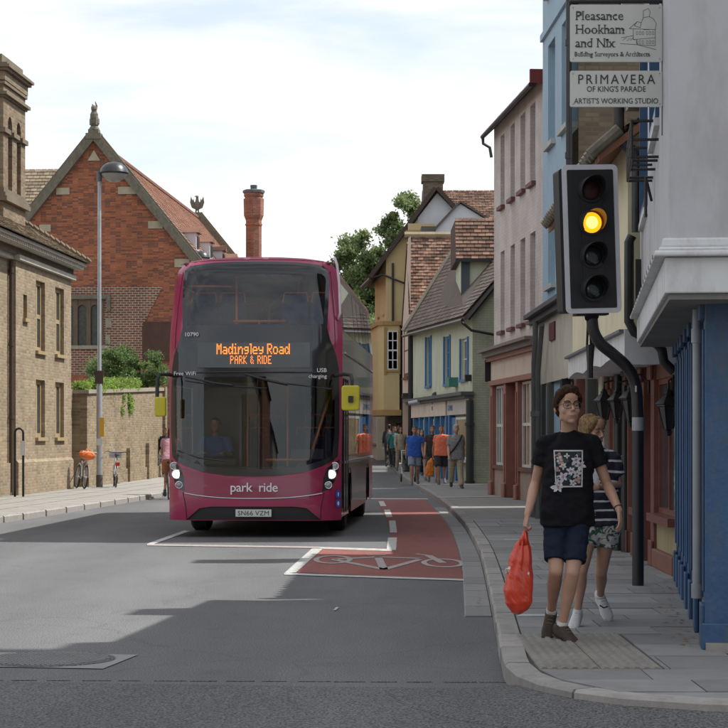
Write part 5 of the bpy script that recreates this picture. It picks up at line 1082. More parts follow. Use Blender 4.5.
mb = MB(); mb.box(-.12, .12, -.1, -.07, 2.97, 3.35); part('sign_plate', mb, mat('brown_plate', rgb(72, 58, 52), .7), l1)
mb = MB(); mb.box(.02, .15, -.11, -.09, 1.45, 2.0); part('yellow_notice', mb, mat('yellow_notice', rgb(206, 160, 40), .6), l1); mb = MB(); mb.box(-.06, .1, -.12, -.105, 1.2, 1.4); part('notice', mb, M_white, l1)
lamp(-7.6, 88, 9.0, 'farther street lamp whose head shows just over the bus roof')
# bike rack: tall narrow black hoop
t = thing('bicycle_hoop', 'tall narrow black metal hoop standing by the left wall', 'bike stand', (-8.33, 48.3, .118))
mb = MB(); mb.tube([(-.1, 0, 0), (-.1, 0, 1.55)]+[(-.1*cos(pi*k/6), 0, 1.55+.1*sin(pi*k/6)) for k in range(1, 6)]+[(.1, 0, 1.55), (.1, 0, 0)], .028, 8); part('hoop', mb, M_iron, t, smooth=True)
mb = MB(); mb.box(.04, .16, -.05, -.03, 1.0, 1.35); part('notice', mb, M_white, t)

# ------------------------------------------------------------------ traffic light
tl = thing('traffic_light', 'black four-lamp traffic light with white border showing amber on a cranked pole', 'traffic light', (2.655, 19.4, .12))
TL = V((2.655, 19.4, .12)); q = lambda px, py, D=19.4: P(px, py, D)-TL
pts = [q(638, 588), q(638, 420), q(637, 396), q(634, 380), q(626, 366), q(613, 354), q(601, 344), q(594, 332), q(592, 318), q(592, 300)]
pp = [V(a) for a in pts]; path = smooth3 = []
for i in range(len(pp)-1):
    p0, p1, p2, p3 = pp[max(0, i-1)], pp[i], pp[i+1], pp[min(len(pp)-1, i+2)]
    for k in range(5): s = k/5; path.append(.5*((2*p1)+(-p0+p2)*s+(2*p0-5*p1+4*p2-p3)*s*s+(-p0+3*p1-3*p2+p3)*s**3) if i > 1 else p1+(p2-p1)*s)
path.append(pp[-1]); mb = MB(); mb.tube(path, .057, 16); part('pole', mb, mat('pole_black', (.014, .014, .016), .35, var=.2), tl, smooth=40)
c = q(638, 424); mb = MB(); mb.lathe([(.0585, -.065), (.0585, .065)], tuple(c), 24); part('pole_band', mb, mat('worn_white_band', rgb(150, 152, 154), .6, dirt=.6, ds=6), tl, smooth=40)
mb = MB(); c = q(635, 389); mb.box(c.x-.008, c.x+.008, -.0605, -.058, c.z-.03, c.z+.03); part('sticker', mb, M_white, tl)
HYAW = radians(8)
hc = q(591.5, 239, 19.25)
def hm(mb_, name, m, par, **k):
    R = Matrix.Translation(hc) @ Matrix.Rotation(radians(-1.8), 4, 'Y') @ Matrix.Rotation(HYAW, 4, 'Z'); mb_.v = [tuple(R @ V(v)) for v in mb_.v]; return mb_.build(name, m, par, **k)
def rrect(hw, hh, r, n=5):
    return [(sx*(hw-r)+r*cos(a), sz*(hh-r)+r*sin(a)) for sx, sz, a0 in ((1, 1, 0), (-1, 1, pi/2), (-1, -1, pi), (1, -1, 3*pi/2)) for a in [a0+pi/2*k/n for k in range(n+1)]]
mb = MB(); mb.prism(rrect(.275, .715, .05), 'y', -.012, .0); hb_ = hm(mb, 'border', mat('reflective_white', (.66, .66, .68), .4, dirt=.12), tl)
mb = MB(); mb.prism(rrect(.228, .666, .015), 'y', -.018, -.0125); hm(mb, 'backing_board', mat('board_black', (.018, .018, .02), .5), tl)
mb = MB(); mb.prism([(a-.035, b-.01) for a, b in rrect(.268, .69, .03)], 'y', .004, .24); hm(mb, 'housing', mat('housing_black', (.012, .012, .014), .55), tl)
mb = MB(); mb.prism(rrect(.1, .60, .03), 'y', -.04, -.0185); hm(mb, 'door_panel', mat('board_black', (0, 0, 0)), tl)
lens_c = [emis('lens_red_off', (.05, .012, .01, 1), 0), emis('lens_amber_lit', (1, .27, .006, 1), 1.15), mat('lens_dark', (.02, .024, .03), .12, spec=.8), mat('lens_green_off', (.015, .028, .026), .12, spec=.8)]
for k in range(4):
    zc = .47-k*.316; xo = -.005
    mb = MB(); mb.lathe([(.125, -.03), (.125, -.06), (.108, -.062), (.106, -.03)], (xo, 0, zc), 28, 'y'); l = hm(mb, 'lens_surround', mat('board_black', (0, 0, 0)), tl, smooth=40)
    mb = MB(); mb.lathe([(.104, -.035), (.095, -.045), (.06, -.058), (.01, -.063)], (xo, 0, zc), 28, 'y'); hm(mb, 'lens', lens_c[k], l, smooth=True)
    if k == 1: mb = MB(); mb.lathe([(.062, -.050), (.055, -.066), (.03, -.07), (.004, -.071)], (xo, 0, zc), 28, 'y'); hm(mb, 'lens_core', emis('amber_core', (1, .62, .10, 1), 1.7), l, smooth=True)
    mb = MB()                                           # visor hood: three quarters of a tube, deeper at the top
    n_ = 24; vs = []
    for i in range(n_+1):
        a = radians(-40+260*i/n_); dpt = .06+.17*max(0, sin(a*.5+radians(45)-0) if False else (sin(a)+.65)/1.65)
        for r_ in (.112, .118):
            vs += [(xo+r_*cos(a), -.05, zc+r_*sin(a)), (xo+r_*cos(a), -.05-dpt, zc+r_*sin(a))]
    fs = []
    for i in range(n_): a = 4*i; b = a+4; fs += [(a, b, b+1, a+1), (a+2, a+3, b+3, b+2), (a+1, b+1, b+3, a+3)]
    mb.add(vs, fs); hm(mb, 'visor', mat('housing_black', (0, 0, 0)), l, smooth=40)
mb = MB(); mb.tube([(0, .08, -.75), (.0, .1, -.72)], .07, 12); mb.box(-.16, .16, .04, .2, -.73, -.69); hm(mb, 'clamp', M_iron, tl)
mb = MB()
for k, (a, b) in enumerate(((588, 589), (590, 592), (593, 591))): mb.tube([q(a, 320, 19.6), q((a+b)/2+1.5*(k-1), 345, 19.62), q(b, 378, 19.6)], .012, 6)
mb.tube([q(590, 345, 19.6), q(590, 378, 19.6)], .03, 6)
part('cable', mb, M_pipe, tl)

# second, thin black post by the shopfront
t = thing('black_post', 'slim black post on the pavement behind the woman, under the lanterns', 'post', (P(625, 0, 25).x, 25, .12))
mb = MB(); mb.tube([(0, 0, 0), (0, 0, 1.2), (0, 0, 1.21), (0, 0, 2.2)], [.05, .05, .04, .04], 10); part('shaft', mb, M_pipe, t); mb = MB(); mb.lathe([(.055, 0), (.06, .05), (.03, .1), (.01, .13)], (0, 0, 2.2), 10); part('cap', mb, M_pipe, t)

# ------------------------------------------------------------------ the two hanging signs
M_sign = mat('sign_white', rgb(202, 202, 198), .55, var=.03, vs=3, dirt=.15, ds=2); M_ink = mat('sign_ink', (.035, .035, .038), .6); M_ink2 = mat('sign_line', (.13, .13, .13), .7)
SD = 14.2
def sign(px0, py0, px1, py1, label):
    a, b = P(px0, py1, SD), P(px1, py0, SD); t = thing('hanging_sign', label, 'sign', ((a.x+b.x)/2, SD, (a.z+b.z)/2)); w_, h_ = (b.x-a.x)/2, (b.z-a.z)/2
    mb = MB(); mb.prism(rrect(w_, h_, .012, 3), 'y', -.012, .012); part('board', mb, M_sign, t)
    mb = MB()
    for sx in (-1, 1):
        for sz in (-1, 1): mb.lathe([(.006, -.014), (.001, -.0155)], (sx*(w_-.02), 0, sz*(h_-.02)), 8, 'y')
    part('screw', mb, M_steel, t); return t, w_, h_
RX = (pi/2, 0, 0)
s1, w_, h_ = sign(570, 5, 662, 62, 'upper white hanging sign reading Pleasance Hookham and Nix')
u = SD/2000
def serif(word, x, z, size, par, m, sx=1.0):            # lettering with small serif bars added along the baseline and top
    o = text('lettering', word, size, m, par, (x, -.0145, z), RX, .001, 'LEFT', sx, 1.0, -.0004)
    me = o.data; bars = {}
    for e in me.edges:
        a, b = me.vertices[e.vertices[0]].co, me.vertices[e.vertices[1]].co
        if abs(a.y-b.y) < size*.004 and a.z > 0 and b.z > 0 and size*.035 < abs(a.x-b.x) < size*.13: bars[(round((a.x+b.x)/2, 5), round(a.y, 5))] = abs(a.x-b.x)
    mb = MB()
    for (cx_, cy_), l_ in bars.items():
        up_ = 1 if cy_ < size*.2 else -1; h_ = l_/2+size*.065; mb.add([(cx_-h_, cy_, .0012), (cx_+h_, cy_, .0012), (cx_+h_, cy_+up_*size*.045, .0012), (cx_-h_, cy_+up_*size*.045, .0012)], [(0, 1, 2, 3)])
    if mb.f: mb.build('serif', m, o, fix=False, kind='stuff')
    return o
for k, wd in enumerate(('Pleasance', 'Hookham', 'and Nix')): serif(wd, -w_+5*u, h_-(15.5+k*13.6)*u, 13.2*u, s1, M_ink, (.95, .93, .93)[k])
serif('Building Surveyors & Architects', -w_+4*u, -h_+5.2*u, 6.9*u, s1, M_ink, .855)
mb = MB(); hx = lambda a: (a-616)*u; hz = lambda b: (33.5-b)*u
def ln(*p, t_=.0018):
    for (a, b), (c, d) in zip(p[:-1], p[1:]):
        A_, B_ = V((hx(a), hz(b))), V((hx(c), hz(d))); dd = (B_-A_).normalized(); nn = V((-dd.y, dd.x))*t_; mb.add([(q_.x, -.0132, q_.y) for q_ in (A_-nn, B_-nn, B_+nn, A_+nn)], [(0, 1, 2, 3)])
ln((629, 29), (637, 22), (641, 23), (643, 18), (649, 17), (653, 19), (656, 24), (655, 30), (629, 29)); ln((643, 18), (643, 11), (648, 9), (650, 12), (649, 17)); ln((633, 29), (633, 40), (655, 38), (655, 30)); ln((636, 40), (637, 45), (655, 46), (655, 38)); ln((621, 38), (633, 36)); ln((620, 44), (637, 45), (656, 50)); ln((637, 22), (634, 26), (640, 28), (641, 23)); ln((643, 30), (649, 30))
for x in (636, 639, 642, 646, 649, 652): ln((x, 32), (x, 35), (x+1.6, 35), (x+1.6, 32), (x, 32), t_=.0012); ln((x, 41), (x, 44), (x+1.6, 44), (x+1.6, 41), (x, 41), t_=.0012)
for x in range(622, 634, 2): ln((x, 39+(x % 4)), (x+3, 38+(x % 3)), t_=.0012)
part('house_drawing', mb, M_ink2, s1, fix=False)
s2, w_, h2 = sign(570, 71, 662, 107, 'lower white hanging sign reading PRIMAVERA OF KING\'S PARADE')
text('lettering', 'PRIMAVERA', 13.5*u, M_ink, s2, (0, -.0145, h2-13.2*u), RX, .001, 'CENTER', .90, 1.30)
text('lettering', "OF KING'S PARADE", 7.9*u, M_ink, s2, (0, -.0145, h2-21*u), RX, .001, 'CENTER', .87, 1.0)
text('lettering', "ARTIST'S WORKING STUDIO", 7.6*u, M_ink, s2, (0, -.0145, -h2+3.2*u), RX, .001, 'CENTER', .86, 1.0)
br = thing('sign_bracket', 'black iron bracket holding the two white hanging signs', 'bracket', (1.8, SD, P(0, 1, SD).z))
mb = MB(); a = P(570, 0, SD)-V((1.8, SD, 4.9)); mb.tube([(a.x, .02, 0), (.42, .02, 0)], .014, 8); mb.tube([(a.x, .02, -.72), (a.x, .02, 0)], .012, 8); mb.tube([(.33, .025, 0), (.33, .025, -.95)], .014, 8); mb.tube([(a.x+.05, .02, 0), (.35, .02, .35)], .01, 8); part('bracket_frame', mb, M_iron, br)

# far signs near the bend
t = thing('round_sign', 'black backed round road sign with small white lamp above, beside the bus', 'road sign', (.62, 101, .85))
mb = MB(); mb.tube([(0, 0, -.2), (0, 0, 3.2)], .05, 8); part('post', mb, M_iron, t); mb = MB(); mb.lathe([(.3, 0), (.3, -.04)], (0, -.06, 2.35), 20, 'y'); part('disc', mb, M_iron, t); mb = MB(); mb.torus((0, -.11, 2.35), .26, .02, 'y', 20); part('rim', mb, M_white, t); mb = MB(); mb.box(-.2, .1, -.1, 0, 2.85, 3.15); part('lamp', mb, M_white, t)
t = thing('barber_pole', 'small red, white and blue barber pole on the green shopfront', 'sign', (P(435.5, 405, 70).x, 70, P(0, 405, 70).z))
mb = MB(); mb.tube([(0, 0, -.32), (0, 0, .32)], .13, 10); part('tube', mb, M_white, t)
for k, m_ in ((-1, mat('pole_red', (.5, .03, .03), .4)), (0, mat('pole_blue', (.03, .1, .4), .4))): mb = MB(); mb.tube([(0, 0, .02+k*.2), (0, 0, .16+k*.2)], .135, 10); part('stripe', mb, m_, t)
mb = MB(); mb.lathe([(.14, 0), (.1, .1), (.02, .14)], (0, 0, .32), 10); mb.tube([(0, 0, .2), (.5, .1, .2)], .03, 6); part('bracket', mb, M_iron, t)
t = thing('sign_lamp', 'grey swan-neck lamp sticking out over the green shop fascia', 'lamp', (P(420, 403, 72).x, 72, P(0, 403, 72).z))
mb = MB(); mb.tube([(.6, 0, .1), (0, 0, .12), (-.3, 0, 0)], .03, 6); part('arm', mb, M_iron, t); mb = MB(); mb.tube([(-.42, 0, -.02), (0, 0, .05)], [.08, .1], 10); part('lamp_head', mb, M_steel, t)
t = thing('hanging_board', 'small white pennant sign hanging below the yellow house', 'sign', (P(396, 404, 90).x, 90, P(0, 404, 90).z))
mb = MB(); mb.prism([(-.3, .3), (.3, .15), (.3, -.3), (-.25, -.12)], 'y', -.02, .02); part('board', mb, M_white, t); mb = MB(); mb.tube([(-.3, 0, .3), (.5, 0, .3)], .02, 6); part('bracket', mb, M_iron, t)
t = thing('folded_parasol', 'closed salmon pink parasol standing on the far pavement', 'parasol', (P(381.5, 0, 96).x, 96, .12+rise(96)))
mb = MB(); mb.lathe([(.20, .75), (.27, .9), (.24, 1.4), (.17, 1.9), (.08, 2.35), (.01, 2.5)], n=10); part('canopy', mb, mat('salmon_cloth', rgb(190, 110, 96), .85), t); mb = MB(); mb.tube([(0, 0, 0), (0, 0, 2.55)], .03, 6); mb.lathe([(.25, 0), (.25, .08)], n=10); part('pole', mb, M_iron, t)

# ------------------------------------------------------------------ the double-decker bus
M_mag = mat('magenta_paint', (.325, .018, .078), .3, var=.05, vs=1.5, coat=.55, dirt=.18, dirtc=(.16, .07, .08, 1), ds=1)
M_magd = mat('dark_magenta_paint', (.235, .014, .055), .3, var=.03, vs=1, coat=.6)
M_bl = mat('gloss_black', (.018, .02, .025), .12, var=.1, spec=.7)
M_rub = mat('tyre_rubber', (.018, .018, .018), .8)
M_blk = mat('matt_black_plastic', (.02, .02, .022), .55)
M_org = mat('orange_rail', (.75, .17, .02), .4)
M_lining = mat('grey_lining', (.22, .22, .235), .7)
M_bg = glass('bus_glass', (.82, .86, .9), .95, ior=1.62); M_bg2 = glass('bus_side_glass', (.5, .53, .55), .35, ior=1.5)
BA = -math.atan(.052); BL = V((-1.72, 31.0, 0))
bus = thing('double_decker_bus', 'magenta double-decker park and ride bus driving towards the camera', 'bus', BL, BA); bus.scale = (1.07, 1, 1.015)
def wz(z):                                           # half width of the body at height z
    if z < 1.2: return 1.262
    if z < 3.0: return 1.262+.013*min(1, (z-1.2)/.8)
    if z < 4.0: return 1.275-.075*((z-3)/1.0)**1.5
    t = min(1, (z-4.0)/.33); return 1.20-.16*t*t
def yf(u, z):                                        # front skin, depth behind the foremost plane
    W_ = wz(z); a = min(1, abs(u)/W_)
    y = .07*a*a+.26*a**9
    if z > 1.0: y += .05*(z-1.0)
    if z > 2.9: y += .10*(z-2.9)+.05*(z-2.9)**2
    if z > 4.1: y += 1.9*(z-4.1)**2
    if z < .9: y += -.03*sin(pi*(min(.9, z)-.25)/.65)
    return y
FR = lambda u, z, o=0: V((u, yf(u, z)-o, z))
def outline():
    L_ = [(wz(z), z) for z in (.26, .6, 1.0, 1.4, 1.8, 2.2, 2.6, 3.0, 3.2, 3.4, 3.6, 3.8, 3.95, 4.05, 4.14)]
    top = [(1.10, 4.22), (.98, 4.27), (.7, 4.305), (.35, 4.325), (0, 4.33)]
    R_ = L_+top; return R_+[(-u, z) for u, z in R_[::-1][1:]]
OUT = outline()
def sym(h): return h+[(-u, z) for u, z in h[::-1] if abs(u) > 1e-6]
BLACK = sym([(0, .93), (.4, .945), (.75, 1.0), (1.0, 1.09), (1.15, 1.17), (1.215, 1.24), (1.235, 1.6), (1.235, 2.2), (1.225, 2.6), (1.19, 2.8), (1.10, 3.05), (1.06, 3.22), (1.075, 3.6), (1.08, 3.95), (1.06, 4.12), (.98, 4.195), (.6, 4.24), (.3, 4.252), (0, 4.256)])
UPG = sym([(0, 3.27), (.6, 3.265), (1.0, 3.26), (1.02, 3.6), (1.03, 3.95), (1.0, 4.1), (.92, 4.16), (.5, 4.205), (0, 4.215)])
LOG = sym([(0, 1.04), (.4, 1.055), (.75, 1.10), (1.0, 1.18), (1.14, 1.25), (1.17, 1.6), (1.17, 2.2), (1.13, 2.44), (.6, 2.46), (0, 2.465)])
GRL = sym([(0, .27), (.98, .27), (.78, .45), (.6, .475), (0, .475)])
HLR = [(1.255, .80), (1.06, .76), (.98, .80), (1.04, .98), (1.09, 1.08), (1.19, 1.16), (1.245, 1.2)]
HLR = [(.99, .70), (1.10, .74), (1.175, .86), (1.225, 1.02), (1.238, 1.19), (1.16, 1.14), (1.07, 1.07), (1.02, .92)]
HLL = [(-u, z) for u, z in HLR[::-1]]
def fpanel(outer, holes, name, m, par, o=0, step=.09, smooth=40):
    v_, f_ = region(outer, holes, lambda u, z: FR(u, z, o), step); mb = MB(); mb.add(v_, f_); return mb.build(name, m, par, smooth=smooth)
low = [p for p in OUT]
fpanel(OUT, [BLACK, GRL, HLR, HLL], 'front_panel', M_mag, bus, 0, .07)
fpanel(BLACK, [UPG, LOG], 'black_surround', M_bl, bus, .004, .08)
up = fpanel(UPG, [], 'upper_windscreen', M_bg, bus, .006, .09); lo = fpanel(LOG, [], 'lower_windscreen', M_bg, bus, .006, .09)
fpanel(GRL, [], 'lower_grille', M_blk, bus, -.03, .1)
# darker centre panel and the trim line under it
cp = sym([(0, .615), (.6, .625), (.92, .66), (1.0, .70), (1.02, .92), (1.07, 1.06), (1.0, 1.06), (.75, .97), (.4, .915), (0, .90)])
fpanel(cp, [], 'bonnet_panel', M_magd, bus, .005, .09)
mb = MB(); tl_ = [(-1.2, .80), (-1.0, .675), (-.6, .61), (0, .595), (.6, .61), (1.0, .675), (1.2, .80)]
mb.tube([FR(u, z, .01) for u, z in [(-1.0+.1*k, .597+.08*abs(-1+.1*k)**2.6) for k in range(21)]], .009, 6); part('trim_line', mb, mat('silver_trim', (.5, .5, .52), .3, .8), bus)
for s, H_ in ((1, HLR), (-1, HLL)):
    hl = fpanel(H_, [], 'headlight', M_bl, bus, .003, .06)
    for (u, z, r, lit) in ((1.13, .965, .062, 1), (1.09, .80, .045, 0), (1.175, 1.09, .05, 0)):
        mb = MB(); c = FR(s*u, z, .012); mb.lathe([(r, 0), (r, -.012), (r*.8, -.02), (.005, -.028)], tuple(c), 18, 'y')
        part('lamp', mb, emis('headlight_lit', (1, .93, .74, 1), 1.6) if lit and True else mat('lamp_clear', (.25, .26, .28), .1, spec=.9), hl, smooth=40)
        mb = MB(); mb.torus((c.x, c.y-.012, c.z), r*1.12, .01, 'y', 20); part('lamp_ring', mb, mat('chrome', (.6, .6, .62), .15, 1), hl, smooth=True)
mb = MB(); mb.prism([(-.26+.012, .322), (.26+.012, .322), (.26+.012, .433), (-.248, .433)], 'y', -.062, -.045); pl_ = part('number_plate', mb, mat('plate_white', rgb(205, 206, 200), .4), bus)
text('plate_lettering', 'SN66 VZM', .098, mat('ink_black', (.01, .01, .01), .5), pl_, (.012, -.064, .343), RX, .001, 'CENTER', 1.02, 1.02, 0)
tx = text('park_ride_lettering', 'park  ride', .195, mat('letter_white', rgb(225, 222, 226), .5), bus, (.02, -.06, .705), RX, .001, 'CENTER', .96, .95, .0015)
mw = mat('letter_white', (0, 0, 0))
def fr_text(name, s, size, u, z, al='LEFT', m=None, sx=1): return text(name, s, size, m or mw, bus, (u, min(yf(u, z), yf(u-(.42 if u > 0 else -.42), z))-.02, z), (pi/2-.07, 0, 0), .001, al, sx, 1)
fr_text('fleet_number', '10790', .085, -1.02, 3.085); fr_text('wifi_lettering', 'Free WiFi', .082, -1.17, 2.485); fr_text('usb_lettering', 'USB', .085, .92, 2.53, m=mw); fr_text('charging_lettering', 'charging', .08, .80, 2.44)
for s_ in (-1, 1):
    mb = MB(); mb.tube([FR(s_*u_, z_, .003) for u_, z_ in ((1.03, .69), (1.0, .55), (.985, .45), (.975, .27))], .006, 4); part('panel_seam', mb, M_blk, bus)
    mb = MB(); mb.tube([FR(s_*(wz(z_)-.10), z_, .003) for z_ in (2.9, 3.1, 3.3, 3.6, 3.9, 4.1)], .004, 4); part('panel_seam', mb, M_blk, bus)
mb = MB(); mb.tube([FR(-1.15+.115*k_, 4.285-.05*abs(-1+.1*k_)**3, .003) for k_ in range(21)], .004, 4); part('panel_seam', mb, M_blk, bus)
# destination display, lettering made of round-ish LED dots
DZ0, DZ1, DU = 2.60, 2.985, .82
mb = MB(); y_ = yf(0, 2.8)-.012; mb.add([(-DU, y_+.062, DZ0), (DU, y_+.062, DZ0), (DU, y_+.08, DZ1), (-DU, y_+.08, DZ1)], [(0, 1, 2, 3)])
mb = MB(); mb.prism([(-DU, DZ0), (DU, DZ0), (DU, DZ1), (-DU, DZ1)], 'y', -.035, -.02); 
for i in range(len(mb.v)): v = mb.v[i]; mb.v[i] = (v[0], v[1]+yf(v[0]*.9, v[2]), v[2])
part('destination_display', mb, mat('display_grey', (.075, .085, .09), .25, spec=.6), bus)
FONT = {'M': ['10001', '11011', '10101', '10101', '10001', '10001', '10001'], 'a': ['00000', '00000', '01110', '00001', '01111', '10001', '01111'], 'd': ['00001', '00001', '01101', '10011', '10001', '10011', '01101'], 'i': ['010', '000', '110', '010', '010', '010', '111'],
 'n': ['00000', '00000', '10110', '11001', '10001', '10001', '10001'], 'g': ['00000', '00000', '01111', '10001', '01111', '00001', '01110'], 'l': ['11', '01', '01', '01', '01', '01', '01'], 'e': ['00000', '00000', '01110', '10001', '11111', '10000', '01111'], 'y': ['00000', '00000', '10001', '10001', '01111', '00001', '01110'],
 'R': ['11110', '10001', '10001', '11110', '10100', '10010', '10001'], 'o': ['00000', '00000', '01110', '10001', '10001', '10001', '01110'], 'P': ['1110', '1001', '1001', '1110', '1000', '1000', '1000'], 'A': ['0110', '1001', '1001', '1111', '1001', '1001', '1001'],
 'r': ['1110', '1001', '1001', '1110', '1010', '1001', '1001'], 'K': ['1001', '1010', '1100', '1000', '1100', '1010', '1001'], '&': ['0100', '1010', '0100', '1010', '1001', '1010', '0101'], 'I': ['1', '1', '1', '1', '1', '1', '1'], 'D': ['1110', '1001', '1001', '1001', '1001', '1001', '1110'], 'E': ['1111', '1000', '1000', '1110', '1000', '1000', '1111'], ' ': ['00']*7}
def led(s, uc, z0, px_, pz, bold):
    cols = []
    for ch in s: g_ = FONT[ch]; cols += [[r[c] for r in g_] for c in range(len(g_[0]))]+[['0']*7]
    w_ = len(cols)*px_; mb = MB()
    for i, c in enumerate(cols):
        for j, v in enumerate(c):
            if v == '1': u_ = uc-w_/2+i*px_; z_ = z0+(6-j)*pz; yy = yf(u_, z_)-.039; mb.add([(u_, yy, z_), (u_+px_*bold, yy, z_), (u_+px_*bold, yy, z_+pz*.86), (u_, yy, z_+pz*.86)], [(0, 1, 2, 3)])
    return mb.build('led_lettering', emis('led_amber', (1, .27, .05, 1), .62), bus, fix=False)
led('Madingley Road', 0, 2.805, .0142, .0235, 1.22); led('PArK & rIDE', -.03, 2.655, .0128, .0185, .9)
# body shell with real side window openings
def ring_at(y, z_list): return [(wz(z), y, z) for z in z_list]
ZL = [.30, .95, 1.25, 2.35, 2.75, 3.2, 3.95, 4.05, 4.14]; YL = [.42, .75, 1.75, 2.2, 2.9, 3.9, 4.0, 5.2, 5.3, 6.5, 6.6, 7.8, 7.9, 9.1, 9.2, 10.4, 10.9]
def side_pt(s, y, z): return V((s*(wz(z) if y < 10.5 else wz(z)-.06*((y-10.5)/.4)**2), y, z))
gl_mb = []
arch = lambda y, z: z < .95 and (2.05 < y < 3.05 or 8.0 < y < 9.15)
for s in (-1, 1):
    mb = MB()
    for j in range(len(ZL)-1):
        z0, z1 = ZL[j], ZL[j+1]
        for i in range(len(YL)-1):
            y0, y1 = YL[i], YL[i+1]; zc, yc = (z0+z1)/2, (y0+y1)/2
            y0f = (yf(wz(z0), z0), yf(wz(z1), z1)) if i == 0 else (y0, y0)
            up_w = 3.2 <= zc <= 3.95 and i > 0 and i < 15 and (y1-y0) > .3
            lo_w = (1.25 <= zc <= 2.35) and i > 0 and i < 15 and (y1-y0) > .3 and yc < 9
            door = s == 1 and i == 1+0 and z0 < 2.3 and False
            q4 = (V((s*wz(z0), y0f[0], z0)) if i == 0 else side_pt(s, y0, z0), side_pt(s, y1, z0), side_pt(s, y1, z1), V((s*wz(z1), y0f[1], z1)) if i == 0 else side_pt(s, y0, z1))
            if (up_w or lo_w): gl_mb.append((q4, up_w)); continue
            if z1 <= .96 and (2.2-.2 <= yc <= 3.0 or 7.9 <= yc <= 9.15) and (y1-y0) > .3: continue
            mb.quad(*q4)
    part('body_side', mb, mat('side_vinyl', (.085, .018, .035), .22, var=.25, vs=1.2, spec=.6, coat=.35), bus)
for q4, up_ in gl_mb:
    o_ = V((.004 if q4[0].x > 0 else -.004, 0, 0)); mb = MB(); mb.quad(*[p+o_ for p in q4]); part('side_window', mb, M_bg2, bus)
# roof loft from the front outline's top edge back to the rear
TOPN = [(1.14*0+wz(4.14), 4.14), (1.10, 4.22), (.98, 4.27), (.7, 4.305), (.35, 4.325), (0, 4.33), (-.35, 4.325), (-.7, 4.305), (-.98, 4.27), (-1.10, 4.22), (-wz(4.14), 4.14)]
stn = [0, .9, 3, 6, 9, 10.5, 10.9]; vs = []
for k, y in enumerate(stn):
    for (u, z) in TOPN:
        vs.append((u, yf(u, z), z) if k == 0 else (u*(.97 if y > 10.6 else 1), y, z+(.03*min(1, y/1.0)) if y < 10.6 and abs(u) < 1 else z-(.08 if y > 10.6 else 0)))
n_ = len(TOPN); mb = MB(); mb.add(vs, [(i*n_+j, i*n_+j+1, (i+1)*n_+j+1, (i+1)*n_+j) for i in range(len(stn)-1) for j in range(n_-1)]); part('roof', mb, M_mag, bus, smooth=40)
mb = MB(); vs = [(s*(wz(z)-.06), 10.9, z) for s in (-1, 1) for z in ZL]; nz = len(ZL); mb.add(vs+[(0, 10.9, 4.25)], [(i, i+1, nz+i+1, nz+i) for i in range(nz-1)]+[(nz-1, 2*nz, 2*nz-1)]); part('rear_panel', mb, M_mag, bus)
mb = MB(); mb.box(-1.15, 1.15, .5, 10.8, .26, .34); part('underfloor', mb, M_blk, bus)
# lower front lip
mb = MB(); mb.add([FR(u, .26, -.0) for u in [-1.26+.12*k for k in range(22)]]+[V((u, .5, .30)) for u in [-1.26+.12*k for k in range(22)]], [(i, i+1, 23+i, 22+i) for i in range(21)]); part('bumper_underside', mb, M_blk, bus)
# white edge guard strip on the nearside front corner, upper deck
mb = MB(); mb.tube([V((1.215, .40, 3.35)), V((1.245, .36, 3.45)), V((1.225, .44, 3.9)), V((1.19, .50, 4.2)), V((1.15, .52, 4.32))], .02, 8); part('corner_guard', mb, mat('guard_pale', rgb(205, 190, 198), .3), bus, smooth=True)
# interior: lining, floors, seats, rails, reflection panel
mb = MB(); mb.quad((-1.12, .55, 2.58), (1.12, .55, 2.58), (1.12, 10.7, 2.58), (-1.12, 10.7, 2.58)); mb.quad((-1.12, .3, 2.66), (1.12, .3, 2.66), (1.12, 10.7, 2.66), (-1.12, 10.7, 2.66)); mb.quad((-1.16, .5, .36), (1.16, .5, .36), (1.16, 10.7, .36), (-1.16, 10.7, .36)); mb.quad((-1.0, .9, 4.2), (1.0, .9, 4.2), (1.0, 10.7, 4.2), (-1.0, 10.7, 4.2)); mb.quad((-1.14, 10.6, .36), (1.14, 10.6, .36), (1.14, 10.6, 4.2), (-1.14, 10.6, 4.2))
for s in (-1, 1):
    for a, b in ((2.66, 3.18), (.36, 1.2), (3.97, 4.2), (2.36, 2.6)): mb.quad((s*1.13, .8, a), (s*1.13, 10.7, a), (s*(1.13 if b < 4 else 1.05), 10.7, b), (s*(1.13 if b < 4 else 1.05), .8, b))
part('lining', mb, M_lining, bus)
mb = MB(); mb.box(-1.12, 1.12, .42, .9, .95, 1.08); mb.box(-1.0, -.3, .5, .9, 1.08, 1.2); bevel(part('dashboard', mb, M_blk, bus), .03)
seat_me = None
def seat(x, y, z, parent):
    global seat_me
    if seat_me is None:
        s = MB(); s.box(-.21, .21, -.22, .22, .40, .50); s.box(-.21, .21, .18, .27, .48, 1.05); s.box(-.16, .16, .175, .275, 1.05, 1.16); s.box(-.03, .03, -.05, .1, 0, .4)
        o = s.build('seat', mat('seat_moquette', (.03, .045, .13), .9, var=.3, vs=20), parent); bevel(o, .02); seat_me = o.data
        r_ = MB(); r_.tube([(-.2, .22, 1.0), (-.17, .22, 1.2), (.17, .22, 1.2), (.2, .22, 1.0)], .018, 6); r_.box(-.17, .17, .276, .285, .7, 1.1); g_ = r_.build('grab_handle', M_org, o); seat.g = g_.data
    else:
        o = link('seat', seat_me, parent); g_ = link('grab_handle', seat.g, o)
    o.location = (x, y, z); return o
for y in (1.5, 2.4, 3.3, 4.2, 5.1, 6.0, 7.0, 8.0, 9.0):
    for x in (-.92, -.48, .48, .92):
        if x < 0 and 2.2 < y < 4: continue
        seat(x, y, 2.66, bus)
for y in (4, 5, 6, 7, 8.2, 9.3):
    for x in (-.92, -.48, .48, .92): seat(x, y, .5 if y < 6 else .75, bus)
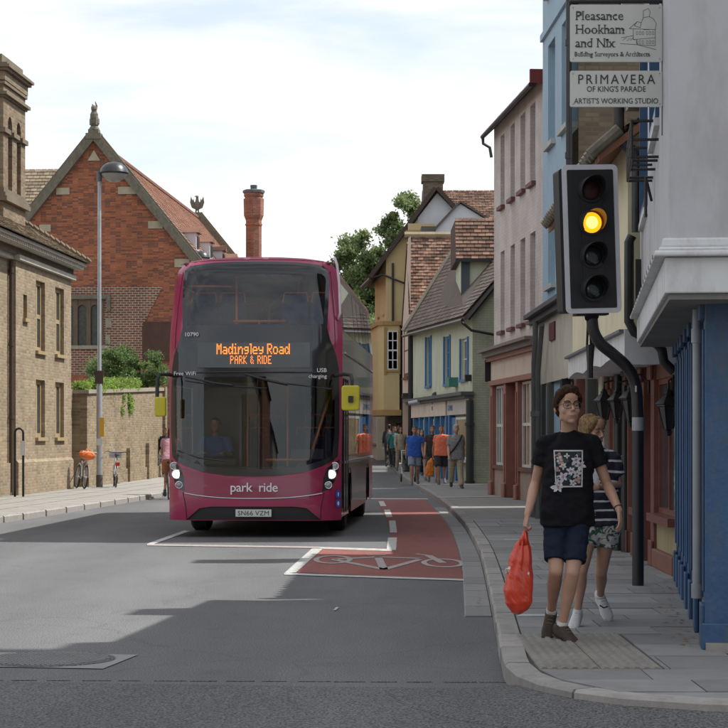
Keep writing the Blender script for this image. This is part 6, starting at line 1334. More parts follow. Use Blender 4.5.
def rail(pts, r=.018): mb = MB(); mb.tube(pts, r, 8); return part('handrail', mb, M_org, bus, smooth=True)
rail([(-.35, .62, 3.34), (.42, .62, 3.34)], .022); rail([(.03, .62, 2.7), (.03, .62, 3.33)]); rail([(-.38, 1.3, 2.7), (-.38, 1.3, 4.15)]); rail([(.42, 2.0, 2.7), (.52, 2.0, 4.15)]); rail([(-.55, 4.2, 2.7), (-.55, 4.2, 4.15)]); rail([(.3, 4.8, 2.7), (.3, 4.8, 4.15)])
rail([(-1.05, .75, 3.9), (-.4, .9, 3.9)]); rail([(.35, 1.8, .4), (.35, 1.8, 2.4)]); rail([(-.25, 1.6, .4), (-.25, 1.6, 2.4)]); rail([(.1, .9, 1.18), (.75, .9, 1.18)], .02); rail([(.75, .9, 1.18), (.95, 1.2, 1.9), (1.05, 1.6, 2.3)])
for k, (a, b, c) in enumerate(((-.05, 2.6, 3.7), (.15, 3.4, 3.9))): rail([(a, b, 2.7), (a+.05, b, c), (a+.3, b+.8, c+.35)])
mb = MB(); mb.box(-.98, -.52, 2.3, 2.34, 3.38, 3.86); part('reflection_panel', mb, mat('orange_panel', (.42, .12, .05), .5), bus)  # reflection in the top screen, put in as a coloured panel
mb = MB(); mb.box(-1.04, -.985, 2.28, 2.33, 3.2, 3.86); mb.box(-.98, -.46, 2.28, 2.33, 3.28, 3.375); part('reflection_panel_edge', mb, mat('reflection_edge_blue', (.16, .38, .55), .5), bus)
mb = MB(); mb.box(.35, .62, 3.2, 3.25, 3.3, 3.62); part('seat_screen', mb, mat('orange_panel', (0, 0, 0)), bus)
mb = MB(); mb.box(-.3, -.26, .9, 1.9, .95, 2.3); mb.box(-1.12, -.3, 1.9, 1.95, .5, 2.4); part('cab_screen', mb, mat('cab_panel', (.05, .05, .055), .3), bus)
mb = MB(); mb.torus((-.72, .88, 1.22), .22, .018, 'z', 24); mb.tube([(-.72, .88, .9), (-.72, .88, 1.22)], .03, 6); part('steering_wheel', mb, M_blk, bus)
mb = MB(); mb.box(-.52, .03, .5, .54, 2.2, 2.38); mb.quad((.52, .3, 1.2), (1.0, .34, 1.2), (1.0, .38, 1.35), (.52, .33, 1.35)); part('sun_blind', mb, M_blk, bus)
# upper pale ceiling panels seen through the top screen
for x in (-.1, .1, .3): mb = MB(); mb.box(x-.07, x+.07, 2.2, 3.6, 4.185, 4.195); part('ceiling_panel', mb, mat('pale_ceiling', (.6, .6, .6), .5), bus)
# windscreen divider, wipers, marker lamps, mirrors, route stickers
mb = MB(); mb.tube([FR(.06, z, .008) for z in (1.05, 1.4, 1.8, 2.2, 2.45)], .006, 5); part('screen_divider', mb, M_blk, bus)
mb = MB(); mb.tube([FR(-1.0, 2.46, .05), FR(-.55, 2.36, .06), FR(-.3, 2.33, .06)], .016, 6); mb.tube([FR(-1.0, 2.40, .05), FR(-.55, 2.33, .05), FR(.2, 2.28, .04)], .010, 5); part('wiper', mb, M_blk, bus)
mb = MB(); mb.tube([FR(-.12, 2.50, .05), FR(.15, 2.42, .07), FR(.5, 2.34, .06)], .018, 6); mb.tube([FR(.0, 2.46, .05), FR(.45, 2.36, .05), FR(1.12, 2.27, .04)], .011, 5); part('wiper', mb, M_blk, bus)
mb = MB(); mb.tube([FR(-1.05, 2.52, .03), FR(-.5, 2.53, .04), FR(.5, 2.53, .04), FR(1.05, 2.52, .03)], .012, 6); part('wiper_rail', mb, M_blk, bus)
mb = MB(); mb.tube([FR(-1.12, 1.33, .02), FR(-.8, 1.22, .02), FR(-.4, 1.17, .02)], .012, 5); part('lower_wiper', mb, M_blk, bus)
for s in (-1, 1):
    mb = MB(); c = FR(s*1.04, 4.235, .0); mb.sphere((c.x, c.y, c.z), .035, 10, (1.6, .6, .8)); part('marker_lamp', mb, mat('marker_red', (.12, .02, .02), .2), bus, smooth=True)
M_mir = mat('mirror_yellow', (.50, .44, .02), .4)
mb = MB(); mb.tube([(1.18, .25, 2.48), (1.32, .15, 2.50), (1.42, .02, 2.48), (1.44, -.05, 2.40), (1.44, -.05, 1.95)], .028, 8); part('mirror_arm', mb, M_blk, bus, smooth=40)
mb = MB(); mb.prism(rrect(.13, .19, .04, 4), 'y', -.06, .06)
mb.v = [(v[0]+1.42, v[1]-.06, v[2]+2.13) for v in mb.v]; mi = bevel(part('mirror', mb, M_mir, bus), .02); mb = MB(); mb.box(1.39, 1.46, -.16, -.12, 2.06, 2.16); part('mirror_bracket', mb, M_blk, mi)
mb = MB(); mb.tube([(-1.18, .25, 2.48), (-1.25, .15, 2.50), (-1.36, -.02, 2.50), (-1.39, -.05, 2.42), (-1.39, -.05, 1.9)], .028, 8); part('mirror_arm', mb, M_blk, bus, smooth=40)
mb = MB(); mb.prism(rrect(.08, .15, .03, 4), 'y', -.06, .06); mb.v = [(v[0]-1.34, v[1]-.06, v[2]+2.0) for v in mb.v]; bevel(part('mirror', mb, M_mir, bus), .02)
for z in (.66, .52):
    mb = MB(); u_ = 1.215; c = FR(u_, z, .004); nrm = V((1.0, -.9, 0)).normalized(); t1 = V((-nrm.y, nrm.x, 0)); o_ = [c+nrm*.012+t1*.055*cos(a)+Z1*.065*sin(a) for a in [2*pi*k/16 for k in range(16)]]; mb.add(o_, [tuple(range(16))]); part('round_sticker', mb, mat('sticker_blue', (.03, .10, .45), .4), bus)
    mb = MB(); o_ = [c+nrm*.014+t1*.018*cos(a)*(1.2 if z < .6 else .7)+Z1*.035*sin(a) for a in [2*pi*k/10 for k in range(10)]]; mb.add(o_, [tuple(range(10))]); part('sticker_symbol', mb, mw, bus)
for s in (-1, 1):
    for y in (2.55, 8.5):
        mb = MB(); x0 = s*1.06; mb.lathe([(.30, -.14), (.44, -.14), (.485, -.10), (.485, .10), (.44, .14), (.30, .14)], (x0, y, .485), 28, 'x'); w_ = part('wheel', mb, M_rub, bus, smooth=40)
        mb = MB(); mb.lathe([(.29, 0), (.29, .10), (.12, .06), (.05, .12), (.01, .12)] if s > 0 else [(.29, 0), (.29, -.10), (.12, -.06), (.05, -.12), (.01, -.12)], (x0+s*.03, y, .485), 20, 'x'); part('rim', mb, M_steel, w_, smooth=40)
        mb = MB()
        for k in range(9): a0, a1 = pi*k/9, pi*(k+1)/9; mb.quad(*[(s*1.268, y+.56*cos(a), .485+.56*sin(a)) if not i_ else (s*.8, y+.56*cos(a), .485+.56*sin(a)) for a, i_ in ((a0, 0), (a1, 0), (a1, 1), (a0, 1))])
        part('wheel_arch', mb, M_blk, bus)
# side trims: skirt, waistband, door
for s in (-1, 1):
    mb = MB(); mb.box(s*1.263, s*1.285, .9, 10.4, 1.12, 1.16); mb.box(s*1.277, s*1.295, .9, 10.4, 2.84, 2.87); part('side_trim', mb, mat('silver_trim', (0, 0, 0)), bus)
for y0 in (.62, 1.2): mb = MB(); mb.box(1.27, 1.29, y0, y0+.03, .36, 2.45); mb.box(1.27, 1.29, y0+.5, y0+.53, .36, 2.45); part('door_frame', mb, M_blk, bus); mb = MB(); mb.quad((1.281, y0+.03, .42), (1.281, y0+.5, .42), (1.281, y0+.5, 2.4), (1.281, y0+.03, 2.4)); part('door_glass', mb, mat('door_dark_glass', (.03, .03, .035), .04, spec=.9), bus)

# ------------------------------------------------------------------ bicycles
def bicycle(label, loc, rz, fc, basket=None, lean=0, group=None):
    t = thing('bicycle', label, 'bicycle', loc, 0, group); t.rotation_euler = (0, lean, rz); fm = mat('cycle_'+fc[0], fc[1], .35)
    R = .33; W1, W2 = V((0, -.52, R)), V((0, .50, R)); BB = V((0, .07, .28)); ST = V((0, .20, .78)); HDt = V((0, -.36, .86)); HDb = V((0, -.40, .66))
    for c in (W1, W2):
        mb = MB(); mb.torus(tuple(c), R-.02, .02, 'x', 30, 6); w_ = part('wheel', mb, M_rub, t, smooth=True); mb = MB(); mb.torus(tuple(c), R-.045, .008, 'x', 30, 4)
        for k in range(18): a = 2*pi*k/18; mb.tube([c, c+V((0, cos(a), sin(a)))*(R-.045)], .0022, 3, False)
        mb.lathe([(.025, -.04), (.025, .04)], tuple(c), 8, 'x'); part('rim', mb, mat('cycle_silver', (.5, .5, .5), .3, .9), w_)
        mb = MB(); mb.torus(tuple(c), R+.03, .028, 'x', 14, 5, pi*.05 if c.y > 0 else pi*.35, pi*.75 if c.y > 0 else pi*1.0, .35); part('mudguard', mb, fm, t, smooth=True)
    mb = MB()
    for a, b in ((BB, ST), (BB, HDb), (ST-V((0, 0, .1)), HDt-V((0, 0, .05))), (BB, W2), (ST-V((0, 0, .1)), W2), (HDt, HDb)): mb.tube([a, b], .016, 7)
    mb.tube([HDb, V((.05, -.42, .62)), W1+V((.05, 0, 0))], .011, 6); mb.tube([HDb, V((-.05, -.42, .62)), W1-V((.05, 0, 0))], .011, 6); part('frame', mb, fm, t, smooth=40)
    mb = MB(); mb.tube([HDt, HDt+V((0, .02, .12))], .013, 6); mb.tube([(-.30, -.18, 1.0), (-.26, -.30, 1.02), (-.08, -.36, .99), (.08, -.36, .99), (.26, -.30, 1.02), (.30, -.18, 1.0)], .012, 6); part('handlebar', mb, M_iron, t, smooth=True)
    mb = MB(); mb.tube([ST, ST+V((0, .03, .12))], .013, 6); mb.sphere((0, .26, .93), .1, 10, (.75, 1.3, .35)); mb.sphere((0, .16, .93), .05, 8, (.6, 1.8, .5)); part('saddle', mb, M_iron, t, smooth=40)
    mb = MB(); mb.lathe([(.09, -.005), (.09, .005)], (.04, .07, .28), 14, 'x'); mb.tube([(.06, .07, .28), (.06, .07, .44), (.13, .07, .44)], .009, 5); mb.tube([(-.06, .07, .28), (-.06, .07, .12), (-.13, .07, .12)], .009, 5); part('crank', mb, M_iron, t)
    if basket:
        m_, fill, yb = basket; z0 = .84; mb = MB()
        for z in (z0, z0+.09, z0+.19): g = .13+.03*(z-z0)/.2; mb.tube([(-g-.04, yb-g, z), (g+.04, yb-g, z), (g+.04, yb+g, z), (-g-.04, yb+g, z), (-g-.04, yb-g, z)], .008, 5)
        for k in range(9):
            x = -.17+.0425*k; mb.tube([(x, yb-.13, z0), (x*1.1, yb-.16, z0+.19)], .005, 4); mb.tube([(x, yb+.13, z0), (x*1.1, yb+.16, z0+.19)], .005, 4)
        mb.box(-.16, .16, yb-.12, yb+.12, z0+.001, z0+.16) if fill == 'solid' else None
        b_ = part('basket', mb, m_, t)
    return t, fm
M_bsk = mat('basket_silver', (.42, .43, .44), .5, .4)
b1, _ = bicycle('pale silver ladies bicycle with an orange bag in its front basket, leaning on the wall', (-7.93, 55.9, .12), radians(20), ('pale', (.42, .40, .44)), (M_bsk, '', -.54), .12, 'bicycles parked by the wall')
bag = thing('shopping_bag', 'bright orange cloth bag lying in the front basket of the silver bicycle', 'bag', (-7.93, 55.9, .99), radians(20))
mb = MB(); mb.sphere((.1, -.56, .05), .17, 12, (1.25, 1.0, .75)); mb.sphere((-.02, -.5, .1), .12, 10, (1.1, 1, .8)); mb.tube([(.0, -.6, .12), (.05, -.58, .24), (.15, -.55, .22), (.18, -.52, .1)], .014, 6); part('bag_body', mb, mat('orange_cloth', (.75, .16, .02), .8), bag, smooth=40)
mb = MB(); mb.sphere((.22, -.4, .06), .08, 8); part('lining', mb, mat('pink_cloth', (.45, .06, .12), .8), bag, smooth=True)
b2, _ = bicycle('white and red bicycle with a silver wire basket, standing right of the lamp post', (-7.15, 57.4, .12), radians(190), ('white', (.55, .55, .56)), (M_bsk, 'solid', -.54), -.05, 'bicycles parked by the wall')
mb = MB(); mb.box(-.06, .06, .80, .83, .62, .72); part('rear_reflector', mb, mat('reflector_red', (.5, .02, .02), .3), b2)
b3, _ = bicycle('black bicycle being ridden away along the left kerb beside the bus', (-4.87, 50.2, 0), radians(182), ('black', (.02, .02, .02)))

# plain terraces on the stretch of street behind the camera (they show as reflections in glass and paint)
for k, (x, y, w_, h_, c_) in enumerate(((-17, -9, 8, 8.5, (170, 160, 140)), (-17, -24, 8, 10, (150, 110, 90)), (-17, -42, 8, 9, (176, 172, 160)), (9, -9, 8, 7.5, (196, 180, 140)), (9, -24, 8, 9, (150, 120, 100)), (9, -42, 8, 8, (180, 178, 170)))):
    t = thing('street_house', ('%s house behind the camera, %s of the street, %s' % (('stone', 'brown brick', 'pale', 'ochre', 'tan brick', 'off-white')[k], 'left' if x < 0 else 'right', ('nearest the junction', 'in the middle of its row', 'farthest back')[k % 3])), 'building', (x, y, 0))
    mb = MB(); m = mat('street_wall_%d' % k, rgb(*c_), .85); mb.box(0, w_, -12, 0, 0, h_); part('wall', mb, m, t)
    mb = MB(); mb.prism([(-.3, h_), (w_/2, h_+3.2), (w_+.3, h_)], 'y', -12.2, .2); part('roof', mb, M_tile_b, t)
    for z in (1.2, 4.6):
        for i in range(4):
            mb = MB(); xx = w_ if x < 0 else 0; mb.box(xx-.03, xx+.03, -11+2.8*i, -9.7+2.8*i, z, z+1.9); part('window', mb, M_win, t)

# ------------------------------------------------------------------ people
class Sculpt(MB):
    def cap(s, a, b, r0, r1=None, flat=False, n=14):
        a, b = V(a), V(b); r1 = r0 if r1 is None else r1; d = (b-a); L_ = d.length; d.normalize()
        up = V((0, 0, 1)) if abs(d.z) < .9 else V((0, 1, 0)); p = d.cross(up).normalized(); q = d.cross(p).normalized()
        prof = [(0, 0), (r0, 0), (r1, L_), (0, L_)] if flat else [(0, -r0)]+[(r0*sin(t*pi/8), -r0*cos(t*pi/8)) for t in range(1, 5)]+[(r1*cos(t*pi/8), L_+r1*sin(t*pi/8)) for t in range(0, 4)]+[(0, L_+r1)]
        vs = []; 
        for r, h in prof:
            for k in range(n): t = 2*pi*k/n; vs.append(a+d*h+(p*cos(t)+q*sin(t))*max(r, 1e-5))
        m = len(prof); s.add(vs, [(i*n+k, i*n+(k+1) % n, (i+1)*n+(k+1) % n, (i+1)*n+k) for i in range(m-1) for k in range(n)]); return s
    def ell(s, c, r, R=None, n=16):
        c = V(c); o = len(s.v); s.sphere((0, 0, 0), 1, n)
        for i in range(o, len(s.v)):
            v = V((s.v[i][0]*r[0], s.v[i][1]*r[1], s.v[i][2]*r[2])); s.v[i] = tuple(c+(R @ v if R else v))
        return s
    def loft(s, rings, side, n=20, round_=True):       # rings: (centre, half width along side, half depth)
        side = V(side).normalized(); vs = []
        cs = [V(r[0]) for r in rings]
        for i, (c, a, b) in enumerate(rings):
            d = (cs[min(i+1, len(cs)-1)]-cs[max(0, i-1)]).normalized(); sd = (side-d*side.dot(d)).normalized(); fw = d.cross(sd)
            for k in range(n):
                t = 2*pi*k/n; ct, st_ = cos(t), sin(t); e = .85
                vs.append(V(c)+sd*a*(abs(ct)**e)*(1 if ct > 0 else -1)+fw*b*(abs(st_)**e)*(1 if st_ > 0 else -1))
        m = len(rings); fs = [(i*n+k, i*n+(k+1) % n, (i+1)*n+(k+1) % n, (i+1)*n+k) for i in range(m-1) for k in range(n)]+[tuple(range(n))[::-1], tuple(range((m-1)*n, m*n))]
        return s.add(vs, fs)
def fuse(mb, name, m, par, vox, sm=3, disp=None, label=None):
    me = bpy.data.meshes.new(name); me.from_pydata([tuple(v) for v in mb.v], [], mb.f)
    bm = bmesh.new(); bm.from_mesh(me); bmesh.ops.remove_doubles(bm, verts=bm.verts, dist=1e-5); bmesh.ops.recalc_face_normals(bm, faces=bm.faces); bm.to_mesh(me); bm.free()
    o = bpy.data.objects.new(name, me); col.objects.link(o)
    r = o.modifiers.new('r', 'REMESH'); r.mode = 'VOXEL'; r.voxel_size = vox
    if sm: k = o.modifiers.new('s', 'SMOOTH'); k.iterations = sm; k.factor = .5
    dg = bpy.context.evaluated_depsgraph_get(); me2 = bpy.data.meshes.new_from_object(o.evaluated_get(dg)); bpy.data.objects.remove(o); bpy.data.meshes.remove(me)
    if disp:
        n = len(me2.vertices); co = np.empty(n*3, np.float32); no = np.empty(n*3, np.float32); me2.vertices.foreach_get('co', co); me2.vertices.foreach_get('normal', no); co = co.reshape(-1, 3); no = no.reshape(-1, 3)
        for i in range(n): co[i] += no[i]*disp(co[i])
        me2.vertices.foreach_set('co', co.ravel()); me2.update()
    me2.materials.clear(); me2.materials.append(m); me2.shade_smooth(); me2.name = name
    return link(name, me2, par)
def skinmat(name, c):
    m = mat(name, c, .5, var=.08, vs=14, bump=.1, bs=90); b = m.node_tree.nodes['Principled BSDF']; b.inputs['Subsurface Weight'].default_value = .12; b.inputs['Subsurface Radius'].default_value = (.01, .004, .002); b.inputs['Subsurface Scale'].default_value = .5
    return m
def head_prims(S, c, R, k=1.0, fem=False):             # canonical head looks along -y; R rotates, k scales
    T = lambda p: V(c)+R @ (V(p)*k); e = lambda p, r, n=16: S.ell(T(p), [x*k for x in r], R, n)
    e((0, .012, .034), (.077, .092, .086)); e((0, -.028, -.015), (.062 if fem else .067, .060, .085)); e((0, -.035, -.060), (.050 if fem else .058, .050, .045)); e((0, -.045, -.075), (.040 if fem else .048, .042, .035)); e((0, -.074, -.098), (.024, .018, .017)); e((0, -.070, -.055), (.040, .030, .040))
    e((0, -.055, .06), (.055, .045, .05)); S.cap(T((-.038, -.081, .026)), T((.038, -.081, .026)), .0105*k, .0105*k)
    for s in (-1, 1): e((s*.036, -.060, -.026), (.026, .026, .030)); e((s*.080, .012, -.010), (.009, .019, .031)); e((s*.044, -.012, -.062), (.016, .032, .030))
    S.cap(T((0, -.090, .012)), T((0, -.113, -.026)), .0075*k, .011*k); e((-.010, -.103, -.031), (.008, .009, .007)); e((.010, -.103, -.031), (.008, .009, .007))
    e((0, -.094, -.060), (.021, .010, .007)); e((0, -.092, -.071), (.018, .010, .007))
def face_parts(c, R, k, par, iris, lipm, browm, vox=None):
    T = lambda p: V(c)+R @ (V(p)*k)
    for s in (-1, 1):
        mb = Sculpt(); mb.ell(T((s*.030, -.0815, .003)), (.0125*k, .0095*k, .0056*k), R, 12); ey = mb.build('eye', mat('eye_white', (.26, .23, .21), .3), par, smooth=True)
        mb = Sculpt(); mb.ell(T((s*.030+.002, -.0895, .003)), (.0052*k, .003*k, .0050*k), R, 10); mb.build('iris', iris, ey, smooth=True)
        mb = Sculpt(); mb.tube([T((s*.015, -.087, .006)), T((s*.03, -.0915, .0095)), T((s*.046, -.082, .005))], .0034*k, 5); mb.build('eyelid', lipm[1], ey, smooth=True)
        mb = Sculpt(); mb.tube([T((s*.013, -.095, .025)), T((s*.032, -.0955, .032)), T((s*.052, -.083, .025))], [.0032*k, .0036*k, .0018*k], 5); mb.build('eyebrow', browm, par, smooth=True)
    mb = Sculpt(); mb.loft([(T((-.024, -.093, -.062)), .001, .001), (T((-.012, -.1025, -.064)), .004*k, .003*k), (T((0, -.1055, -.0645)), .0055*k, .004*k), (T((.012, -.1025, -.064)), .004*k, .003*k), (T((.024, -.093, -.0655)), .001, .001)], R @ V((0, 0, 1)), 8); mb.build('mouth', lipm[0], par, smooth=True)
def hand_prims(S, w, d, pn, k=1.0, curl=.6, thumb=1, spread=.12):   # w wrist, d direction of the hand, pn palm normal
    d = V(d).normalized(); pn = V(pn); pn = (pn-d*pn.dot(d)).normalized(); sd = d.cross(pn)*thumb
    S.loft([(V(w)-d*.02*k, .026*k, .019*k), (V(w)+d*.02*k, .031*k, .016*k), (V(w)+d*.06*k, .040*k, .0145*k), (V(w)+d*.092*k, .041*k, .012*k)], sd, 12)
    for i, (o_, l_) in enumerate(((.031, .072), (.0105, .080), (-.0105, .074), (-.030, .060))):
        b = V(w)+d*.088*k+sd*o_*k; dd = (d+sd*spread*(o_/.03)*.5).normalized(); cu = curl*(1+.12*i)
        d1 = (dd*cos(cu*.6)+pn*sin(cu*.6)).normalized(); d2 = (dd*cos(cu*1.5)+pn*sin(cu*1.5)).normalized(); d3 = (dd*cos(cu*2.2)+pn*sin(cu*2.2)).normalized()
        p1 = b+d1*l_*.45*k; p2 = p1+d2*l_*.32*k; p3 = p2+d3*l_*.23*k; S.cap(b, p1, .0088*k, .0082*k, n=8); S.cap(p1, p2, .0082*k, .0076*k, n=8); S.cap(p2, p3, .0076*k, .0066*k, n=8)
    b = V(w)+d*.025*k+sd*.026*k; p1 = b+(d*.7+sd*.62+pn*.25).normalized()*.042*k; p2 = p1+(d*.9+sd*.2+pn*.35).normalized()*.032*k; S.cap(b, p1, .013*k, .010*k, n=8); S.cap(p1, p2, .010*k, .008*k, n=8)
def lerp(a, b, t): return V(a)*(1-t)+V(b)*t
def figure(label, base, J, R, o, group=None, lod=0):
    """J: joints (local, world-aligned) as pairs [left, right]; R: head rotation; o: clothing options"""
    par = thing('person', label, 'person', base, 0, group); k = o.get('k', 1.0); fem = o.get('fem', False); vox = (.0058, .0125)[lod]; g = o.get('build', 1.0)
    sh, el, wr, hp, kn, an, to = (J[n] for n in ('sh', 'el', 'wr', 'hp', 'kn', 'an', 'to')); hd = V(J['head']); nk = V(J['neck'])
    shm = (sh[0]+sh[1])/2; hpm = (hp[0]+hp[1])/2; ss = (sh[1]-sh[0]).normalized(); hs = (hp[1]-hp[0]).normalized(); up = (nk-hpm).normalized(); fwd = ss.cross(up).normalized()
    if fwd.dot(R @ V((0, -1, 0))) < 0: fwd = -fwd
    W_ = (.155 if fem else .172)*k*g; D_ = (.10 if fem else .108)*k*g
    S = Sculpt(); wst = lerp(hpm, shm, .36); cst = lerp(hpm, shm, .74); wf = .80 if fem else .90
    S.loft([(hpm-up*.09*k, W_*.55, D_*.7), (hpm-up*.02*k, W_*(1.02 if fem else .98), D_*1.05), (lerp(hpm, shm, .18), W_*.94, D_*1.0), (wst, W_*wf, D_*.92), (cst, W_*1.0, D_*1.08), (lerp(hpm, shm, .93), W_*.98, D_*.88), (shm+up*.03*k, W_*.62, D_*.62), (lerp(shm+up*.03*k, nk, .8), .046*k, .048*k)], ss, 24)
    nr = (.041 if fem else .047)*k; S.cap(lerp(shm, nk, .4), lerp(nk, hd, .75), nr*1.08, nr*.95)
    for i in (0, 1):
        S.cap(lerp(nk, shm, .62), sh[i]-up*.006, .034*k, .042*k*g); r = (.8 if fem else 1.08 if not lod else 1)*k*g
        S.cap(sh[i], lerp(sh[i], el[i], .45), .047*r, .046*r); S.cap(lerp(sh[i], el[i], .4), el[i], .045*r, .036*r); m_ = lerp(el[i], wr[i], .28); S.cap(el[i], m_, .036*r, .040*r); S.cap(m_, wr[i], .040*r, .025*r)
        hdv = J['hd'][i] if 'hd' in J else (wr[i]-el[i]).normalized(); pn = J['pn'][i] if 'pn' in J else -ss*(1 if i else -1)
        if lod: hand_prims(S, wr[i], hdv, pn, k*1.02, .55, -1 if i else 1)
        else: hand_prims(S, wr[i], hdv, pn, k*.98, o.get('curl', (.5, .5))[i], J['th'][i] if 'th' in J else (-1 if i else 1))
        q = (.92 if fem else 1.04 if not lod else .97)*k*g; S.cap(hp[i]-hs*(0), lerp(hp[i], kn[i], .3), .086*q, .080*q); S.cap(lerp(hp[i], kn[i], .25), kn[i], .082*q, .053*q)
        pb = fwd*-.016*k; c1 = lerp(kn[i], an[i], .30)+pb; S.cap(kn[i], c1, .052*q, .055*q); S.cap(c1, lerp(kn[i], an[i], .72)+pb*.4, .055*q, .036*q); S.cap(lerp(kn[i], an[i], .7)+pb*.4, an[i], .037*q, .033*q)
    head_prims(S, hd, R, k*o.get('hk', 1.0), fem)
    skin = o['skin']; body = fuse(S, 'body', skin, par, vox, 2 if lod else 5)
    if not lod: face_parts(hd, R, k*o.get('hk', 1.0), body, o['iris'], (o['lip'], skin), o['brow'])
    # hair
    T = lambda p: hd+R @ (V(p)*k*o.get('hk', 1.0)); kk = k*o.get('hk', 1.0)
    if o['hair'] != 'none':
        H = Sculpt(); e = lambda p, r: H.ell(T(p), [x*kk for x in r], R)
        e((0, .030, .050), (.080, .087, .080))
        if o['hair'] == 'short':
            e((0, .052, -.005), (.070, .058, .075)); 
            for s in (-1, 1): e((s*.068, .022, .03), (.013, .045, .045)); e((s*.072, -.012, .022), (.007, .018, .034))
            if not lod:
                for i in range(13): a = -1+2*i/12; e((a*.060, -.056-.022*(1-a*a)+.004*(i % 3), .078+.022*(1-a*a)-.007*(i % 2)-.010*a), (.016, .028, .022+.004*(i % 3)))
                e((.008, -.022, .112), (.060, .064, .032)); e((-.03, -.045, .100), (.034, .036, .028)); e((.02, -.052, .108), (.03, .026, .022)); e((-.046, -.056, .078), (.036, .030, .030)); e((-.062, -.03, .07), (.026, .040, .036)); e((0, .05, .085), (.066, .05, .05))
                for s in (-1, 1): e((s*.076, -.020, .050), (.014, .042, .036)); e((s*.079, .014, .022), (.012, .038, .05))
            else: e((0, -.036, .090), (.068, .058, .036))
        elif o['hair'] == 'bald': H = Sculpt(); [H.ell(T((s*.068, .03, .0)), (.014*kk, .045*kk, .035*kk), R) for s in (-1, 1)]; H.ell(T((0, .075, 0)), (.062*kk, .03*kk, .05*kk), R)
        elif o['hair'] == 'tied':
            for s in (-1, 1): e((s*.060, .0, .040), (.024, .070, .060)); e((s*.068, .02, -.015), (.015, .048, .055)); e((s*.034, -.048, .078), (.036, .038, .026)); e((s*.055, -.040, .055), (.022, .038, .034))
            e((0, .07, .01), (.064, .050, .070)); e((0, .075, -.06), (.056, .040, .06)); e((0, -.040, .088), (.060, .046, .028)); e((-.008, -.060, .074), (.050, .030, .026)); e((.0, .08, -.12), (.048, .034, .06))
            for s in (-1, 1): e((s*.078, -.004, .0), (.014, .044, .062)); e((s*.070, .02, -.07), (.018, .040, .06)); e((s*.050, -.058, .066), (.026, .028, .024))
            e((.074, -.02, -.13), (.016, .024, .075))
        else:                                          # long
            for s in (-1, 1): e((s*.062, .0, .03), (.022, .062, .06)); e((s*.06, .03, -.07), (.03, .045, .09)); e((s*.035, -.055, .088), (.03, .03, .024))
            e((0, .07, -.06), (.062, .04, .12))
        fuse(H, 'hair', o['hairm'], par, .006 if not lod else .013, 1, (lambda co: .0035*noise.noise(V((co[0]*90, co[1]*30, co[2]*30)))) if not lod else None)
    # clothes
    wrinkle = (lambda amp, fr: (lambda co: .25*amp+amp*(noise.noise(V((co[0]*fr, co[1]*fr, co[2]*fr*1.6)))+.5*noise.noise(V((co[0]*fr*2.3+co[2]*14, co[1]*fr*2, co[2]*fr*2.6)))))) 
    top = o['top']; C = Sculpt(); hemz = o.get('hem', -.07); lo = .016*k
    C.loft([(hpm+up*hemz*k, W_*1.13+lo, D_*1.22+lo), (hpm+up*(hemz+.10)*k, W_*1.10+lo, D_*1.2+lo), (wst, W_*(.93 if fem else 1.04)+lo, D_*1.1+lo), (cst, W_*1.03+lo, D_*1.13+lo), (lerp(hpm, shm, .93), W_*1.0+lo, D_*.95+lo), (shm+up*.030*k, W_*.62+lo, D_*.66+lo), (lerp(shm+up*.03*k, nk, .50)-fwd*.012, .066*k, .062*k)], ss, 26)
    sl = o.get('sleeve', .55)
    for i in (0, 1):
        C.cap(lerp(nk, shm, .50)+(sh[i]-shm)*.16, sh[i]+up*.0, .036*k, .058*k)
        if sl > 0:
            a = lerp(sh[i], el[i], .1); b = lerp(sh[i], el[i], min(sl, 1)); C.cap(sh[i], a, .066*k, .066*k); C.cap(a, b, .066*k, o.get('cuff', .066)*k, flat=True)
            if sl > 1: C.cap(el[i], el[i]+(wr[i]-el[i])*(sl-1), .048*k, .04*k); 
    shirt = fuse(C, o.get('topname', 'shirt'), top, par, .0065 if not lod else .013, 2, wrinkle(.011 if not lod else .008, 12))
    Bm = Sculpt(); lg = o.get('leg', .75); bl = .012*k; full = lg > 1
    Bm.loft([(hpm+up*.10*k, W_*1.0+bl, D_*1.05+bl), (hpm, W_*1.06+bl, D_*1.12+bl), (hpm-up*.07*k, W_*1.0+bl, D_*1.05+bl), (hpm-up*.12*k, W_*.7, D_*.8)], hs, 22)
    if o.get('skirt'): Bm.loft([(hpm, W_*1.1, D_*1.1), (lerp(hpm, (kn[0]+kn[1])/2, lg), W_*1.4, D_*1.6)], hs, 24)
    else:
        for i in (0, 1):
            off_ = hs*(.006 if i else -.006); rr = o.get('legr', .100)*k*g
            if not full: C1 = lerp(hp[i], kn[i], lg); Bm.cap(hp[i]+off_, lerp(hp[i], kn[i], .25), rr*.98, rr); Bm.cap(lerp(hp[i], kn[i], .2), C1+off_, rr, rr*.93, flat=True)
            else: Bm.cap(hp[i]+off_, kn[i], rr*.98, rr*.74); Bm.cap(kn[i], lerp(kn[i], an[i], lg-1), rr*.74, rr*.66); Bm.cap(lerp(kn[i], an[i], .3), lerp(kn[i], an[i], lg-1)-V((0, 0, .02)), rr*.7, rr*.64, flat=True)
    fuse(Bm, 'skirt' if o.get('skirt') else 'trousers' if full else 'shorts', o['bottom'], par, .0065 if not lod else .013, 2, wrinkle(.008, 14))
